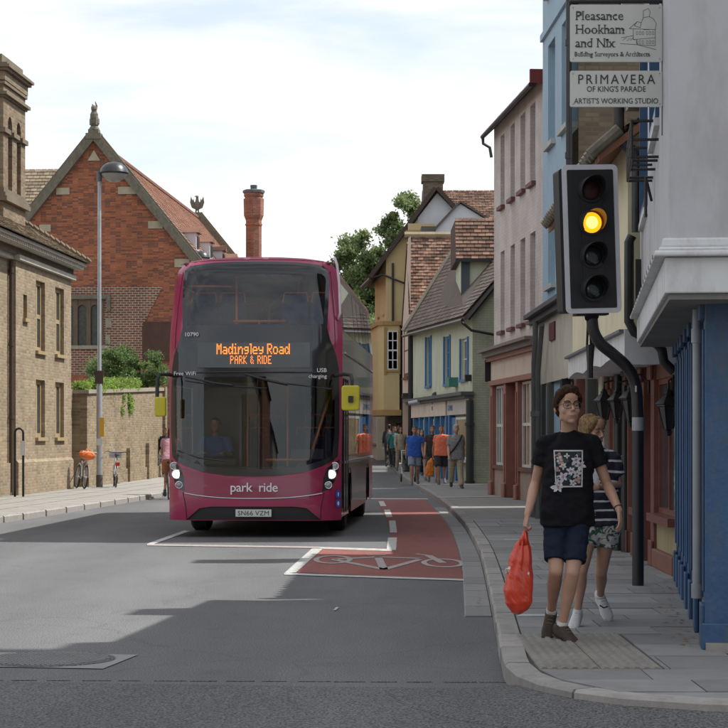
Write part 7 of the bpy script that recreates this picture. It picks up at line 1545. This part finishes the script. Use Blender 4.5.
    for i in (0, 1):
        t_ = (to[i]-an[i]); tn = t_.normalized(); u2 = (kn[i]-an[i]); u2 = (u2-tn*u2.dot(tn)).normalized(); Fs = Sculpt(); heel = an[i]-u2*.048*k-tn*.025*k; fl = lambda a, b: V(an[i])+tn*a*k+u2*b*k; sdv = tn.cross(u2)
        Fs.loft([(fl(-.062, -.035), .020*k, .030*k), (fl(-.05, -.028), .034*k, .046*k), (fl(-.01, -.020), .042*k, .056*k), (fl(.045, -.022), .043*k, .052*k), (fl(.09, -.034), .045*k, .041*k), (fl(.14, -.044), .049*k, .031*k), (fl(.185, -.052), .042*k, .022*k), (fl(.215, -.058), .018*k, .010*k)], sdv, 18); Fs.cap(fl(-.008, .022), fl(.0, -.03), .043*k, .045*k, flat=True)
        s_ = fuse(Fs, 'shoe', o['shoe'], par, .006 if not lod else .0125, 2)
        if not lod:
            so = Sculpt(); so.loft([(fl(-.058, -.072), .024*k, .006), (fl(-.02, -.073), .036*k, .008), (fl(.05, -.073), .036*k, .007), (fl(.12, -.073), .047*k, .007), (fl(.18, -.073), .040*k, .007), (fl(.216, -.070), .014*k, .006)], sdv, 14); so.build('sole', o.get('sole', M_white), s_, smooth=40)
            la = Sculpt(); 
            for q_ in range(4): c0 = fl(.050+.022*q_, .030-.013*q_); la.tube([c0-sdv*.02*k, c0+u2*.004, c0+sdv*.02*k], .0028, 5)
            la.build('lace', o.get('lace', M_white), s_)
        sk = Sculpt(); sk.cap(lerp(an[i], kn[i], .0), lerp(an[i], kn[i], .115), .0385*k, .0385*k, flat=True, n=20); sk.build('sock', o.get('sock', M_white), par, smooth=40) if o.get('sock', 1) else None
    return par, body, shirt, fwd
SK1 = skinmat('fair_skin', (.42, .24, .165)); SK2 = skinmat('tanned_skin', (.34, .18, .115)); SK3 = skinmat('pink_skin', (.44, .26, .19))
def hairmat(name, c):
    m, nt, b = new_mat(name); L = nt.links.new; tc = N(nt, 'ShaderNodeTexCoord'); mp_ = N(nt, 'ShaderNodeMapping'); mp_.inputs['Scale'].default_value = (170, 60, 38); mp_.inputs['Rotation'].default_value = (.3, .5, 0); L(tc.outputs['Object'], mp_.inputs[0])
    n_ = N(nt, 'ShaderNodeTexNoise'); n_.inputs['Scale'].default_value = 1; n_.inputs['Detail'].default_value = 4; L(mp_.outputs[0], n_.inputs[0]); rp = N(nt, 'ShaderNodeValToRGB'); rp.color_ramp.elements[0].position = .35; rp.color_ramp.elements[1].position = .68
    rp.color_ramp.elements[0].color = tuple(x*.4 for x in c)+(1,); rp.color_ramp.elements[1].color = tuple(x*1.5 for x in c)+(1,); L(n_.outputs[0], rp.inputs[0]); L(rp.outputs[0], b.inputs['Base Color']); b.inputs['Roughness'].default_value = .7; b.inputs['Specular IOR Level'].default_value = .08
    bp = N(nt, 'ShaderNodeBump'); bp.inputs['Strength'].default_value = .9; bp.inputs['Distance'].default_value = .006; L(n_.outputs[0], bp.inputs['Height']); L(bp.outputs[0], b.inputs['Normal']); return m
HB = mat('dark_brown_hair', (.035, .02, .012), .55, var=.5, vs=60, bump=.4, bs=120); HB2 = hairmat('brown_hair_strands', (.042, .022, .012)); HBL = hairmat('dark_blonde_hair', (.21, .135, .065)); HG = mat('grey_hair', (.35, .34, .33), .6, var=.3, vs=50); HK = mat('black_hair', (.012, .01, .009), .5)
LIP = mat('lips', (.33, .155, .12), .5); IR = mat('brown_iris', (.03, .018, .01), .1)
def cloth(name, c, **k): return mat(name, c, .85, var=k.pop('var', .08), vs=k.pop('vs', 8), bump=k.pop('bump', .3), bs=k.pop('bs', 140), **k)

# --- the man with the orange bag
MBs = V((1.435, 14.25, .12)); Q = lambda px, py, D=14.25: P(px, py, D)-MBs
J = dict(sh=[Q(545.5, 444), Q(591.5, 443)], el=[Q(535.5, 483, 14.33), Q(607.5, 485, 14.28)], wr=[Q(527.5, 514.5, 14.18), Q(619, 510, 14.08)], hp=[Q(555.5, 517, 14.27), Q(579, 517, 14.25)], kn=[Q(556, 571, 14.12), Q(572.5, 573, 14.08)],
         an=[Q(551, 614, 14.42), Q(561.5, 628, 14.17)], to=[Q(547, 637, 14.26), Q(577, 637.5, 14.03)], head=Q(567.5, 407, 14.18), neck=Q(566.5, 427, 14.24),
         hd=[V((-.22, -.1, -1)), V((.10, -.15, -1))], pn=[V((1, .2, 0)), V((-.9, .4, 0))], th=[-1, 1])
RM = Matrix.Rotation(radians(13), 3, 'Z') @ Matrix.Rotation(radians(-5), 3, 'X')
man, body, shirt, fw = figure('young man in black floral print T-shirt and navy shorts carrying an orange-red plastic bag', MBs, J, RM,
    dict(skin=SK1, iris=IR, lip=LIP, brow=HB, hair='short', hairm=HB2, top=cloth('black_tee', (.0065, .0065, .009), spec=.2), topname='t_shirt', sleeve=.52, cuff=.074, hem=-.055, build=.92, bottom=cloth('navy_shorts', (.011, .015, .032), spec=.2), leg=.80, legr=.092, shoe=mat('brown_suede', (.045, .028, .02), .75, var=.3, vs=30), sole=mat('dark_brown_sole', (.03, .022, .018), .7), lace=mat('tan_lace', (.2, .14, .08), .8), sock=M_white, curl=(1.25, .35), hk=1.10))
# spectacles
T = lambda p: V(J['head'])+RM @ (V(p)*1.10); mb = MB()
for s in (-1, 1):
    pts_ = [T((s*.032+.0275*(abs(cos(a))**.6)*(1 if cos(a) > 0 else -1), -.103+.006*abs(cos(a)), .001+.0200*(abs(sin(a))**.7)*(1 if sin(a) > 0 else -1))) for a in [2*pi*i/24 for i in range(25)]]; mb.tube(pts_, .0024, 5); mb.tube([T((s*.055, -.097, .010)), T((s*.079, -.03, .008)), T((s*.082, .01, .0))], .002, 5)
mb.tube([T((-.009, -.105, .008)), T((0, -.108, .011)), T((.009, -.105, .008))], .002, 5); part('spectacles', mb, mat('dark_frame', (.02, .015, .012), .3), man)
# bracelet
mb = MB(); a, b = J['wr'][1], J['el'][1]; c = lerp(a, b, .08); d = (b-a).normalized(); u_ = d.cross(V((0, 1, 0))).normalized(); v_ = d.cross(u_); mb.tube([c+(u_*cos(t_)+v_*sin(t_))*.030 for t_ in [2*pi*i/14 for i in range(15)]], .004, 5); part('bracelet', mb, mat('dark_leather', (.04, .025, .015), .6), man)
# the floral print, laid on the cloth
bvh = BVHTree.FromPolygons([v.co.copy() for v in shirt.data.vertices], [tuple(p.vertices) for p in shirt.data.polygons])
def on_shirt(px, py, off_=.004):
    p = Q(px, py, 13.6); q_ = Q(px, py, 14.6); d = (q_-p).normalized(); h = bvh.ray_cast(p, d); return (h[0]-d*off_) if h[0] else Q(px, py, 14.1)
def shirt_patch(poly, name, m, off_, step=1.2):
    v_, f_ = region(poly, [], lambda a, b: on_shirt(a, b, off_), step); mb = MB(); mb.add(v_, f_); return mb.build(name, m, man, smooth=True)
shirt_patch([(553.5, 450), (583, 450), (582.5, 487), (555.5, 487.5)], 'print_frame', mat('print_white', (.50, .50, .52), .8, bump=.2, bs=150), .005)
bd = shirt_patch([(554.8, 451.4), (581.7, 451.4), (581.2, 485.6), (556.7, 486)], 'print_ground', mat('print_dark', (.012, .014, .018), .85), .0065)
q = random.Random(12); M_pet = mat('print_petal', (.44, .45, .48), .8, var=.2, vs=60); M_ros = mat('print_rose', (.36, .12, .12), .8, var=.3, vs=60); M_tan = mat('print_tan', (.34, .22, .17), .8, var=.3, vs=40); M_lf = mat('print_leaf', (.04, .07, .07), .8)
def petals(cx_, cy_, r, n, m, a0, off_=.008, w_=.42):
    mb = MB()
    for i in range(n):
        a = a0+2*pi*i/n+q.uniform(-.2, .2); ax, ay = cos(a), sin(a); bx, by = -ay, ax; rr = r*q.uniform(.75, 1.1)
        pl_ = [(0, .0), (.35, w_*.75), (.72, w_*.62), (1, .05), (.72, -w_*.62), (.35, -w_*.75)]
        vs = [on_shirt(cx_+(ax*x+bx*y_)*rr, cy_+(ay*x+by*y_)*rr, off_) for x, y_ in pl_]; mb.add(vs, [(0, 1, 2, 3, 4, 5)])
    return mb
flw = [(576, 460, 5.2, 5), (563, 466, 3.6, 5), (571, 471, 4.0, 6), (563, 477, 5, 5), (577, 474, 4, 5), (559, 483, 4.6, 5), (573, 483, 3.4, 5), (559, 459, 3, 4), (580, 465, 5.0, 5), (567, 456, 2.6, 4), (558, 487, 5.8, 6)]
for (a, b, c) in ((559, 456, 5), (561, 462, 4), (578, 480, 5), (558, 470, 3.5)): part('print_blot', petals(a, b, c, 3, M_tan, q.random()*6, .0072, .6), M_tan, man, fix=False)
for (a, b, c) in ((566, 461, 4), (569, 478, 4), (574, 468, 3.4), (579, 454, 3)): part('print_leaf', petals(a, b, c, 3, M_lf, q.random()*6, .0074, .5), M_lf, man, fix=False)
for (a, b, c, n_) in flw:
    f_ = part('print_flower', petals(a, b, c*1.3, n_, M_pet, q.random()*6, .008, .36), M_pet, man, fix=False); part('print_flower_centre', petals(a, b, c*.4, 4, M_ros, q.random()*6, .0092, .4), M_ros, f_, fix=False)
# --- the plastic bag he holds
hb = Q(524.5, 531, 14.17); bg_w = MBs+hb
bag = thing('plastic_bag', 'full orange-red plastic carrier bag held by the man in the black T-shirt', 'bag', bg_w)
Bq = lambda px, py, D=14.17: P(px, py, D)-bg_w; S = Sculpt()
S.loft([(Bq(523.5, 539), .022, .018), (Bq(523, 547), .052, .04), (Bq(521, 560), .078, .06), (Bq(519.5, 575), .094, .072), (Bq(518.5, 590), .103, .078), (Bq(519, 602), .098, .075), (Bq(521, 609), .070, .055), (Bq(523, 612.5), .030, .025)], (1, .15, 0), 26)
def crumple(co):
    x, y_, z = co; t_ = min(1, max(0, (-z)/.5)); a = atan2(y_, x+.02)
    return (.011*(1-t_)*sin(a*7+noise.noise(V((x*8, y_*8, z*6)))*4)+.010*noise.noise(V((x*11, y_*11, z*9)))+.006*abs(noise.noise(V((x*26+3, y_*26, z*22+x*30)))))
M_bag = mat('orange_plastic', (.62, .050, .018), .33, var=.12, vs=12, bump=.25, bs=26, coat=.25); M_bag.node_tree.nodes['Principled BSDF'].inputs['Transmission Weight'].default_value = .08
bb_ = fuse(S, 'bag_body', M_bag, bag, .006, 1, crumple)
mb = MB()
for dx in (-.9, 2.0): mb.tube([Bq(523+dx*1.6, 545, 14.15), Bq(523.5+dx, 537, 14.15), Bq(524.8, 531, 14.15), Bq(526.5, 532.5, 14.2), Bq(523.5+dx*1.2, 543, 14.21)], [.02, .013, .008, .010, .02], 7)
part('handle', mb, M_bag, bag, smooth=True)
bv = BVHTree.FromPolygons([v.co.copy() for v in bb_.data.vertices], [tuple(p.vertices) for p in bb_.data.polygons])
for (px, py, r) in ((510.5, 574, 3.2), (532, 576.5, 1.6), (513, 571, 1.5)):
    mb = MB(); c = []
    for i in range(14):
        a = 2*pi*i/14; rr = r*(.7+.5*rnd.random()); p = Bq(px+rr*.7*cos(a), py+rr*sin(a), 13.8); h = bv.ray_cast(p, V((0, 1, 0))); c.append((h[0] if h[0] else p+V((0, .35, 0)))-V((0, .004, 0)))
    mb.add(c, [tuple(range(14))]); part('bag_print', mb, M_white, bag, fix=False)

# --- the woman behind him
WB = V((1.80, 15.35, .12)); Q2 = lambda px, py, D=15.35: P(px, py, D)-WB
JW_ = dict(sh=[Q2(580, 457), Q2(612, 459, 15.3)], el=[Q2(577, 487, 15.4), Q2(619, 484, 15.3)], wr=[Q2(584, 503, 15.2), Q2(597, 487, 15.08)], hp=[Q2(590, 525), Q2(608, 525, 15.32)], kn=[Q2(581.5, 572, 15.2), Q2(601, 573, 15.38)],
          an=[Q2(577.5, 614, 15.25), Q2(600.5, 597, 15.68)], to=[Q2(573, 623.5, 15.08), Q2(610.5, 618, 15.58)], head=Q2(592, 431, 15.3), neck=Q2(592, 450, 15.34),
          hd=[V((.3, -.6, -.8)), V((-1, -.1, -.15))], pn=[V((1, 0, 0)), V((0, 1, 0))], th=[-1, -1])
RW = Matrix.Rotation(radians(40), 3, 'Z') @ Matrix.Rotation(radians(6), 3, 'X')
def stripes(name, a, b, period, duty, shift=0):
    m, nt, bs_ = new_mat(name); L = nt.links.new; tc = N(nt, 'ShaderNodeTexCoord'); sp = N(nt, 'ShaderNodeSeparateXYZ'); L(tc.outputs['Object'], sp.inputs[0])
    ns_ = N(nt, 'ShaderNodeTexNoise'); ns_.inputs['Scale'].default_value = 5; L(tc.outputs['Object'], ns_.inputs[0]); mm = N(nt, 'ShaderNodeMath', operation='MULTIPLY_ADD'); L(ns_.outputs[0], mm.inputs[0]); mm.inputs[1].default_value = .05; L(sp.outputs[2], mm.inputs[2])
    d = N(nt, 'ShaderNodeMath', operation='DIVIDE'); L(mm.outputs[0], d.inputs[0]); d.inputs[1].default_value = period; f = N(nt, 'ShaderNodeMath', operation='FRACT'); L(d.outputs[0], f.inputs[0]); g = N(nt, 'ShaderNodeMath', operation='LESS_THAN'); L(f.outputs[0], g.inputs[0]); g.inputs[1].default_value = duty
    mx = N(nt, 'ShaderNodeMixRGB'); mx.inputs[1].default_value = a; mx.inputs[2].default_value = b; L(g.outputs[0], mx.inputs[0]); L(mx.outputs[0], bs_.inputs['Base Color']); bs_.inputs['Roughness'].default_value = .85; return m
def leafprint(name):
    m, nt, bs_ = new_mat(name); L = nt.links.new; tc = N(nt, 'ShaderNodeTexCoord'); vo = N(nt, 'ShaderNodeTexNoise'); vo.inputs['Scale'].default_value = 17; vo.inputs['Detail'].default_value = 3; vo.inputs['Distortion'].default_value = 1.2; L(tc.outputs['Object'], vo.inputs[0])
    rp = N(nt, 'ShaderNodeValToRGB'); rp.color_ramp.elements[0].position = .50; rp.color_ramp.elements[0].color = (.46, .45, .42, 1); rp.color_ramp.elements[1].position = .54; rp.color_ramp.elements[1].color = (.02, .07, .045, 1); L(vo.outputs[0], rp.inputs[0]); L(rp.outputs[0], bs_.inputs['Base Color']); bs_.inputs['Roughness'].default_value = .85; return m
wom, wbody, wshirt, _ = figure('blonde woman in navy and white striped top and leaf-print shorts walking behind the man', WB, JW_, RW,
    dict(skin=SK1, iris=IR, lip=LIP, brow=HBL, hair='tied', hairm=HBL, fem=True, k=.93, top=stripes('navy_stripe', (.012, .014, .025, 1), (.5, .5, .52, 1), .075, .2), sleeve=.68, cuff=.072, hem=.0, bottom=leafprint('leaf_print'), leg=.42, legr=.104, shoe=mat('white_trainer', (.50, .50, .50), .5, var=.1, vs=20), sock=M_white, curl=(.6, .8), hk=1.10))
mb = Sculpt(); sm_ = lerp(JW_['sh'][0], JW_['sh'][1], .5); mb.loft([(sm_+V((-.02, -.03, -.22)), .06, .10), (sm_+V((0, -.02, -.1)), .11, .11), (sm_+V((.01, 0, 0)), .12, .095), (lerp(sm_, JW_['neck'], .6), .07, .065)], (1, 0, 0), 20); fuse(mb, 'white_yoke', cloth('white_cotton', (.48, .49, .52)), wom, .007, 2)
mb = MB(); c = Q2(603, 606, 15.50); mb.tube([c+V((-.03, -.045, .01)), c+V((0, -.05, -.01)), c+V((.03, -.04, .0))], .006, 5); part('shoe_stripe', mb, M_iron, wom)

# --- walkers farther down the pavement
def walker(label, x, y, h, yaw, o, stride=.22, arm=.12, flip=1, z=None, group='people walking along the far pavement', carry=None):
    k = h/1.78; R3_ = Matrix.Rotation(yaw, 3, 'Z'); r = lambda a, b, c: R3_ @ (V((a, b, c))*k)
    s = stride*flip; J = dict(sh=[r(-.172, 0, 1.425), r(.172, 0, 1.425)], el=[r(-.225, s*.35+.03, 1.14), r(.225, -s*.35+.03, 1.14)], wr=[r(-.245, s*.8-.05, .89), r(.255, -s*.8-.05, .89)], hp=[r(-.092, 0, .93), r(.092, 0, .93)],
        kn=[r(-.10, -s*.6-.04, .50), r(.10, s*.25-.03, .50)], an=[r(-.10, -s, .095+max(0, -s)*.35), r(.10, s*1.1, .095+max(0, s)*.35)], head=r(0, -.02, 1.66), neck=r(0, 0, 1.52))
    J['to'] = [J['an'][0]+r(-.02, -.20, -.045-.25*max(0, -s)), J['an'][1]+r(.02, -.20, -.045-.25*max(0, s))]
    if carry: carry(J, r)
    o.setdefault('k', k); return figure(label, (x, y, (.12+rise(y)) if z is None else z), J, R3_, o, group, 1)
XX = lambda px, D: (px-CX)/F*D
bs = dict(skin=SK2, hair='short', hairm=HB, shoe=mat('grey_shoe', (.10, .10, .11), .7), sock=None)
g_bl = cloth('royal_blue_tee', (.02, .09, .38)); g_or = cloth('coral_tee', (.78, .19, .10)); g_bk = cloth('faded_black_tee', (.03, .022, .024)); g_ck = cloth('grey_check_shirt', (.22, .22, .225), var=.35, vs=30); g_be = cloth('beige_cloth', (.34, .29, .21)); g_jean = cloth('light_blue_denim', (.20, .25, .33)); g_dk = cloth('dark_cloth', (.02, .022, .028))
walker('man in royal blue T-shirt and pale denim shorts walking along the pavement', XX(414.5, 60), 60, 1.76, .05, dict(bs, top=g_bl, bottom=g_jean, leg=.8, build=1.12, sleeve=.55))
walker('woman in blue top with a white strap half hidden behind the man in royal blue', XX(421.5, 66), 66, 1.68, .1, dict(bs, top=cloth('mid_blue_top', (.04, .09, .24)), bottom=g_dk, leg=.4, fem=True, hair='long', hairm=HK, skin=SK3), flip=-1)
walker('man in black T-shirt and sunglasses left of the coral shirt', XX(432.5, 63), 63, 1.80, 0, dict(bs, top=g_bk, bottom=cloth('brown_shorts', (.07, .055, .045)), leg=.9, hairm=HK, build=1.05), flip=-1)
cm, _, _, _ = walker('dark-bearded man in bright coral T-shirt and black shorts', XX(441.5, 60.8), 60.8, 1.80, .05, dict(bs, top=g_or, bottom=g_dk, leg=.9, build=1.1, hairm=HK), flip=1)
t = thing('orange_bag', 'orange carrier bag swinging beside the man in the coral T-shirt', 'bag', (XX(430.5, 60.6), 60.5, .92), 0)
S = Sculpt(); S.loft([((.03, 0, 0), .02, .02), ((0, 0, -.12), .09, .05), ((-.03, 0, -.35), .13, .07), ((-.04, 0, -.52), .11, .06), ((-.04, 0, -.56), .04, .03)], (1, 0, 0), 16); fuse(S, 'bag_body', mat('bag_orange', (.75, .22, .02), .4), t, .012, 1, lambda co: .012*noise.noise(V((co[0]*15, co[1]*15, co[2]*12))))
om, _, _, _ = walker('white-haired older man in grey checked shirt with a dark strap across it', XX(456, 56.2), 56.2, 1.79, .12, dict(bs, skin=SK3, top=g_ck, bottom=g_be, leg=1.93, legr=.105, hair='bald' if False else 'short', hairm=HG, build=1.12, hem=-.13, shoe=mat('dark_brown_shoe', (.03, .02, .015), .6), sleeve=.8), stride=.26, flip=-1)
mb = MB(); mb.tube([(.17, -.02, 1.50), (.10, -.16, 1.36), (-.06, -.185, 1.12), (-.2, -.10, .92)], .022, 6); part('strap', mb, M_iron, om)
p6, _, _, _ = walker('man in dark clothes with a grey backpack walking away past the shops', XX(389, 84), 84, 1.80, pi, dict(bs, top=g_dk, bottom=g_dk, leg=1.92, hairm=HK, sleeve=1.5), z=.30)
S = Sculpt(); S.ell((0, .0+(-1)*-.0-.19, 1.25), (.15, .09, .22)); fuse(S, 'backpack', cloth('grey_backpack', (.09, .095, .10)), p6, .013, 1)
walker('person in beige shirt and trousers behind the man in royal blue', XX(400.5, 77), 77, 1.72, .2, dict(bs, top=g_be, bottom=g_be, leg=1.93, hair='long', hairm=HB, fem=True, sleeve=1.4), flip=-1, z=.22)
walker('person in dark top and black shorts close beside the bus', XX(373.5, 99), 99, 1.76, .15, dict(bs, top=cloth('charcoal_tee', (.05, .055, .06)), bottom=g_dk, leg=.9), z=.72)
for k, (px, D, tp, c_) in enumerate(((419, 71, 'walker in dusty pink between the royal blue and black shirts', (.3, .14, .13)), (447.5, 69, 'walker in cream glimpsed between coral shirt and older man', (.4, .36, .28)), (394, 80, 'walker in teal just right of the grey backpack', (.03, .14, .14)), (391.5, 98, 'small figure in white between the parasol and the backpack', (.5, .5, .5)), (397.5, 88, 'small figure in grey just behind the backpack man', (.12, .12, .13)), (403, 97, 'small figure in pale blue by the far shopfronts', (.2, .3, .42)), (410.5, 83, 'small figure in brown by the corner of the green shop', (.14, .08, .05)), (426.5, 74, 'small figure in dark green behind the black T-shirt', (.03, .07, .05)), (377.5, 108, 'tiny distant figure in red beside the bus', (.3, .05, .04)), (406.5, 90, 'small figure in dark red glimpsed behind the beige one', (.12, .03, .03)), (395, 93, 'small figure in olive seen past the backpack', (.07, .07, .04)), (383, 104, 'distant figure in navy under the salmon parasol', (.02, .03, .07)))):
    walker(tp, XX(px, D), D, 1.7, .3*k, dict(bs, top=cloth('far_top_%d' % k, c_), bottom=g_dk, leg=1.9, sleeve=1.4, hairm=HK))
# push-chair between the walkers
t = thing('pushchair', 'small black pushchair between the man in royal blue and the woman behind', 'pushchair', (XX(408, 64.5), 64.5, .12))
for x in (-.22, .22):
    for y_ in (-.25, .3): mb = MB(); mb.torus((x, y_, .13), .11, .025, 'x', 16, 6); part('wheel', mb, M_rub, t)
mb = MB()
for x in (-.2, .2): mb.tube([(x, -.25, .15), (x, .1, .55), (x, .45, 1.0)], .015, 6); mb.tube([(x, .3, .15), (x, -.05, .6)], .015, 6)
mb.tube([(-.2, .45, 1.0), (.2, .45, 1.0)], .02, 6); part('frame', mb, M_steel, t)
S = Sculpt(); S.loft([((0, -.25, .35), .17, .03), ((0, -.05, .40), .18, .05), ((0, .15, .55), .18, .06), ((0, .22, .85), .17, .06)], (1, 0, 0), 14); S.ell((0, .12, .85), (.19, .2, .14)); fuse(S, 'seat', M_iron, t, .015, 2)

# --- cyclist seen from behind, and the pedestrian half hidden by the wall
cy_b = V((-4.87, 50.2, 0)); r = lambda a, b, c: V((a, b, c))
J = dict(sh=[r(-.18, .18, 1.46), r(.18, .18, 1.46)], el=[r(-.24, .34, 1.24), r(.24, .34, 1.24)], wr=[r(-.25, .34+.12, 1.06), r(.25, .34+.12, 1.06)], hp=[r(-.09, -.2, .98), r(.09, -.2, .98)], kn=[r(-.10, .12, .66), r(.11, .16, .86)], an=[r(-.12, -.06, .22), r(.12, -.02, .48)], to=[r(-.13, .10, .13), r(.13, .14, .42)], head=r(0, .26, 1.68), neck=r(0, .22, 1.55), hd=[r(.2, .9, -.2), r(-.2, .9, -.2)], pn=[r(0, 0, -1), r(0, 0, -1)])
figure('cyclist in pale pink shirt and tan shorts riding away along the left kerb', cy_b, J, Matrix.Rotation(pi, 3, 'Z'), dict(bs, skin=SK2, top=cloth('pale_pink_shirt', (.42, .22, .26)), bottom=cloth('tan_shorts', (.36, .13, .07)), leg=.85, hair='tied', hairm=HB, build=1.05, sleeve=.6, fem=True), None, 1)
w9, _, _, _ = walker('pedestrian in dark clothes with a grey bag, half hidden between wall and bus', -6.95, 70.2, 1.72, .2, dict(bs, top=g_dk, bottom=cloth('grey_trousers', (.08, .08, .08)), leg=1.9, sleeve=1.5), group=None)
S = Sculpt(); S.ell((-.30, -.05, .62), (.17, .1, .22)); fuse(S, 'shoulder_bag', cloth('pale_grey_bag', (.3, .3, .3)), w9, .014, 1)
# --- the bus driver, seated behind the lower windscreen
db = bus.matrix_world if False else None
dl = Matrix.Translation(BL) @ Matrix.Rotation(BA, 4, 'Z') @ V((-.76, 1.35, .45))
J = dict(sh=[r(-.19, 0, 1.06), r(.19, 0, 1.06)], el=[r(-.26, -.14, .82), r(.26, -.14, .82)], wr=[r(-.17, -.36, .86), r(.17, -.36, .86)], hp=[r(-.1, 0, .52), r(.1, 0, .52)], kn=[r(-.14, -.42, .50), r(.14, -.42, .50)], an=[r(-.14, -.5, .10), r(.14, -.5, .10)], to=[r(-.14, -.7, .06), r(.14, -.7, .06)], head=r(0, -.03, 1.30), neck=r(0, 0, 1.14), hd=[r(.3, -.9, .1), r(-.3, -.9, .1)], pn=[r(0, 0, -1), r(0, 0, -1)])
figure('bus driver in blue shirt sitting at the wheel behind the lower windscreen', dl, J, Matrix.Rotation(BA, 3, 'Z'), dict(bs, top=cloth('driver_blue', (.05, .11, .24)), bottom=g_dk, leg=1.8, sleeve=.9), None, 1)
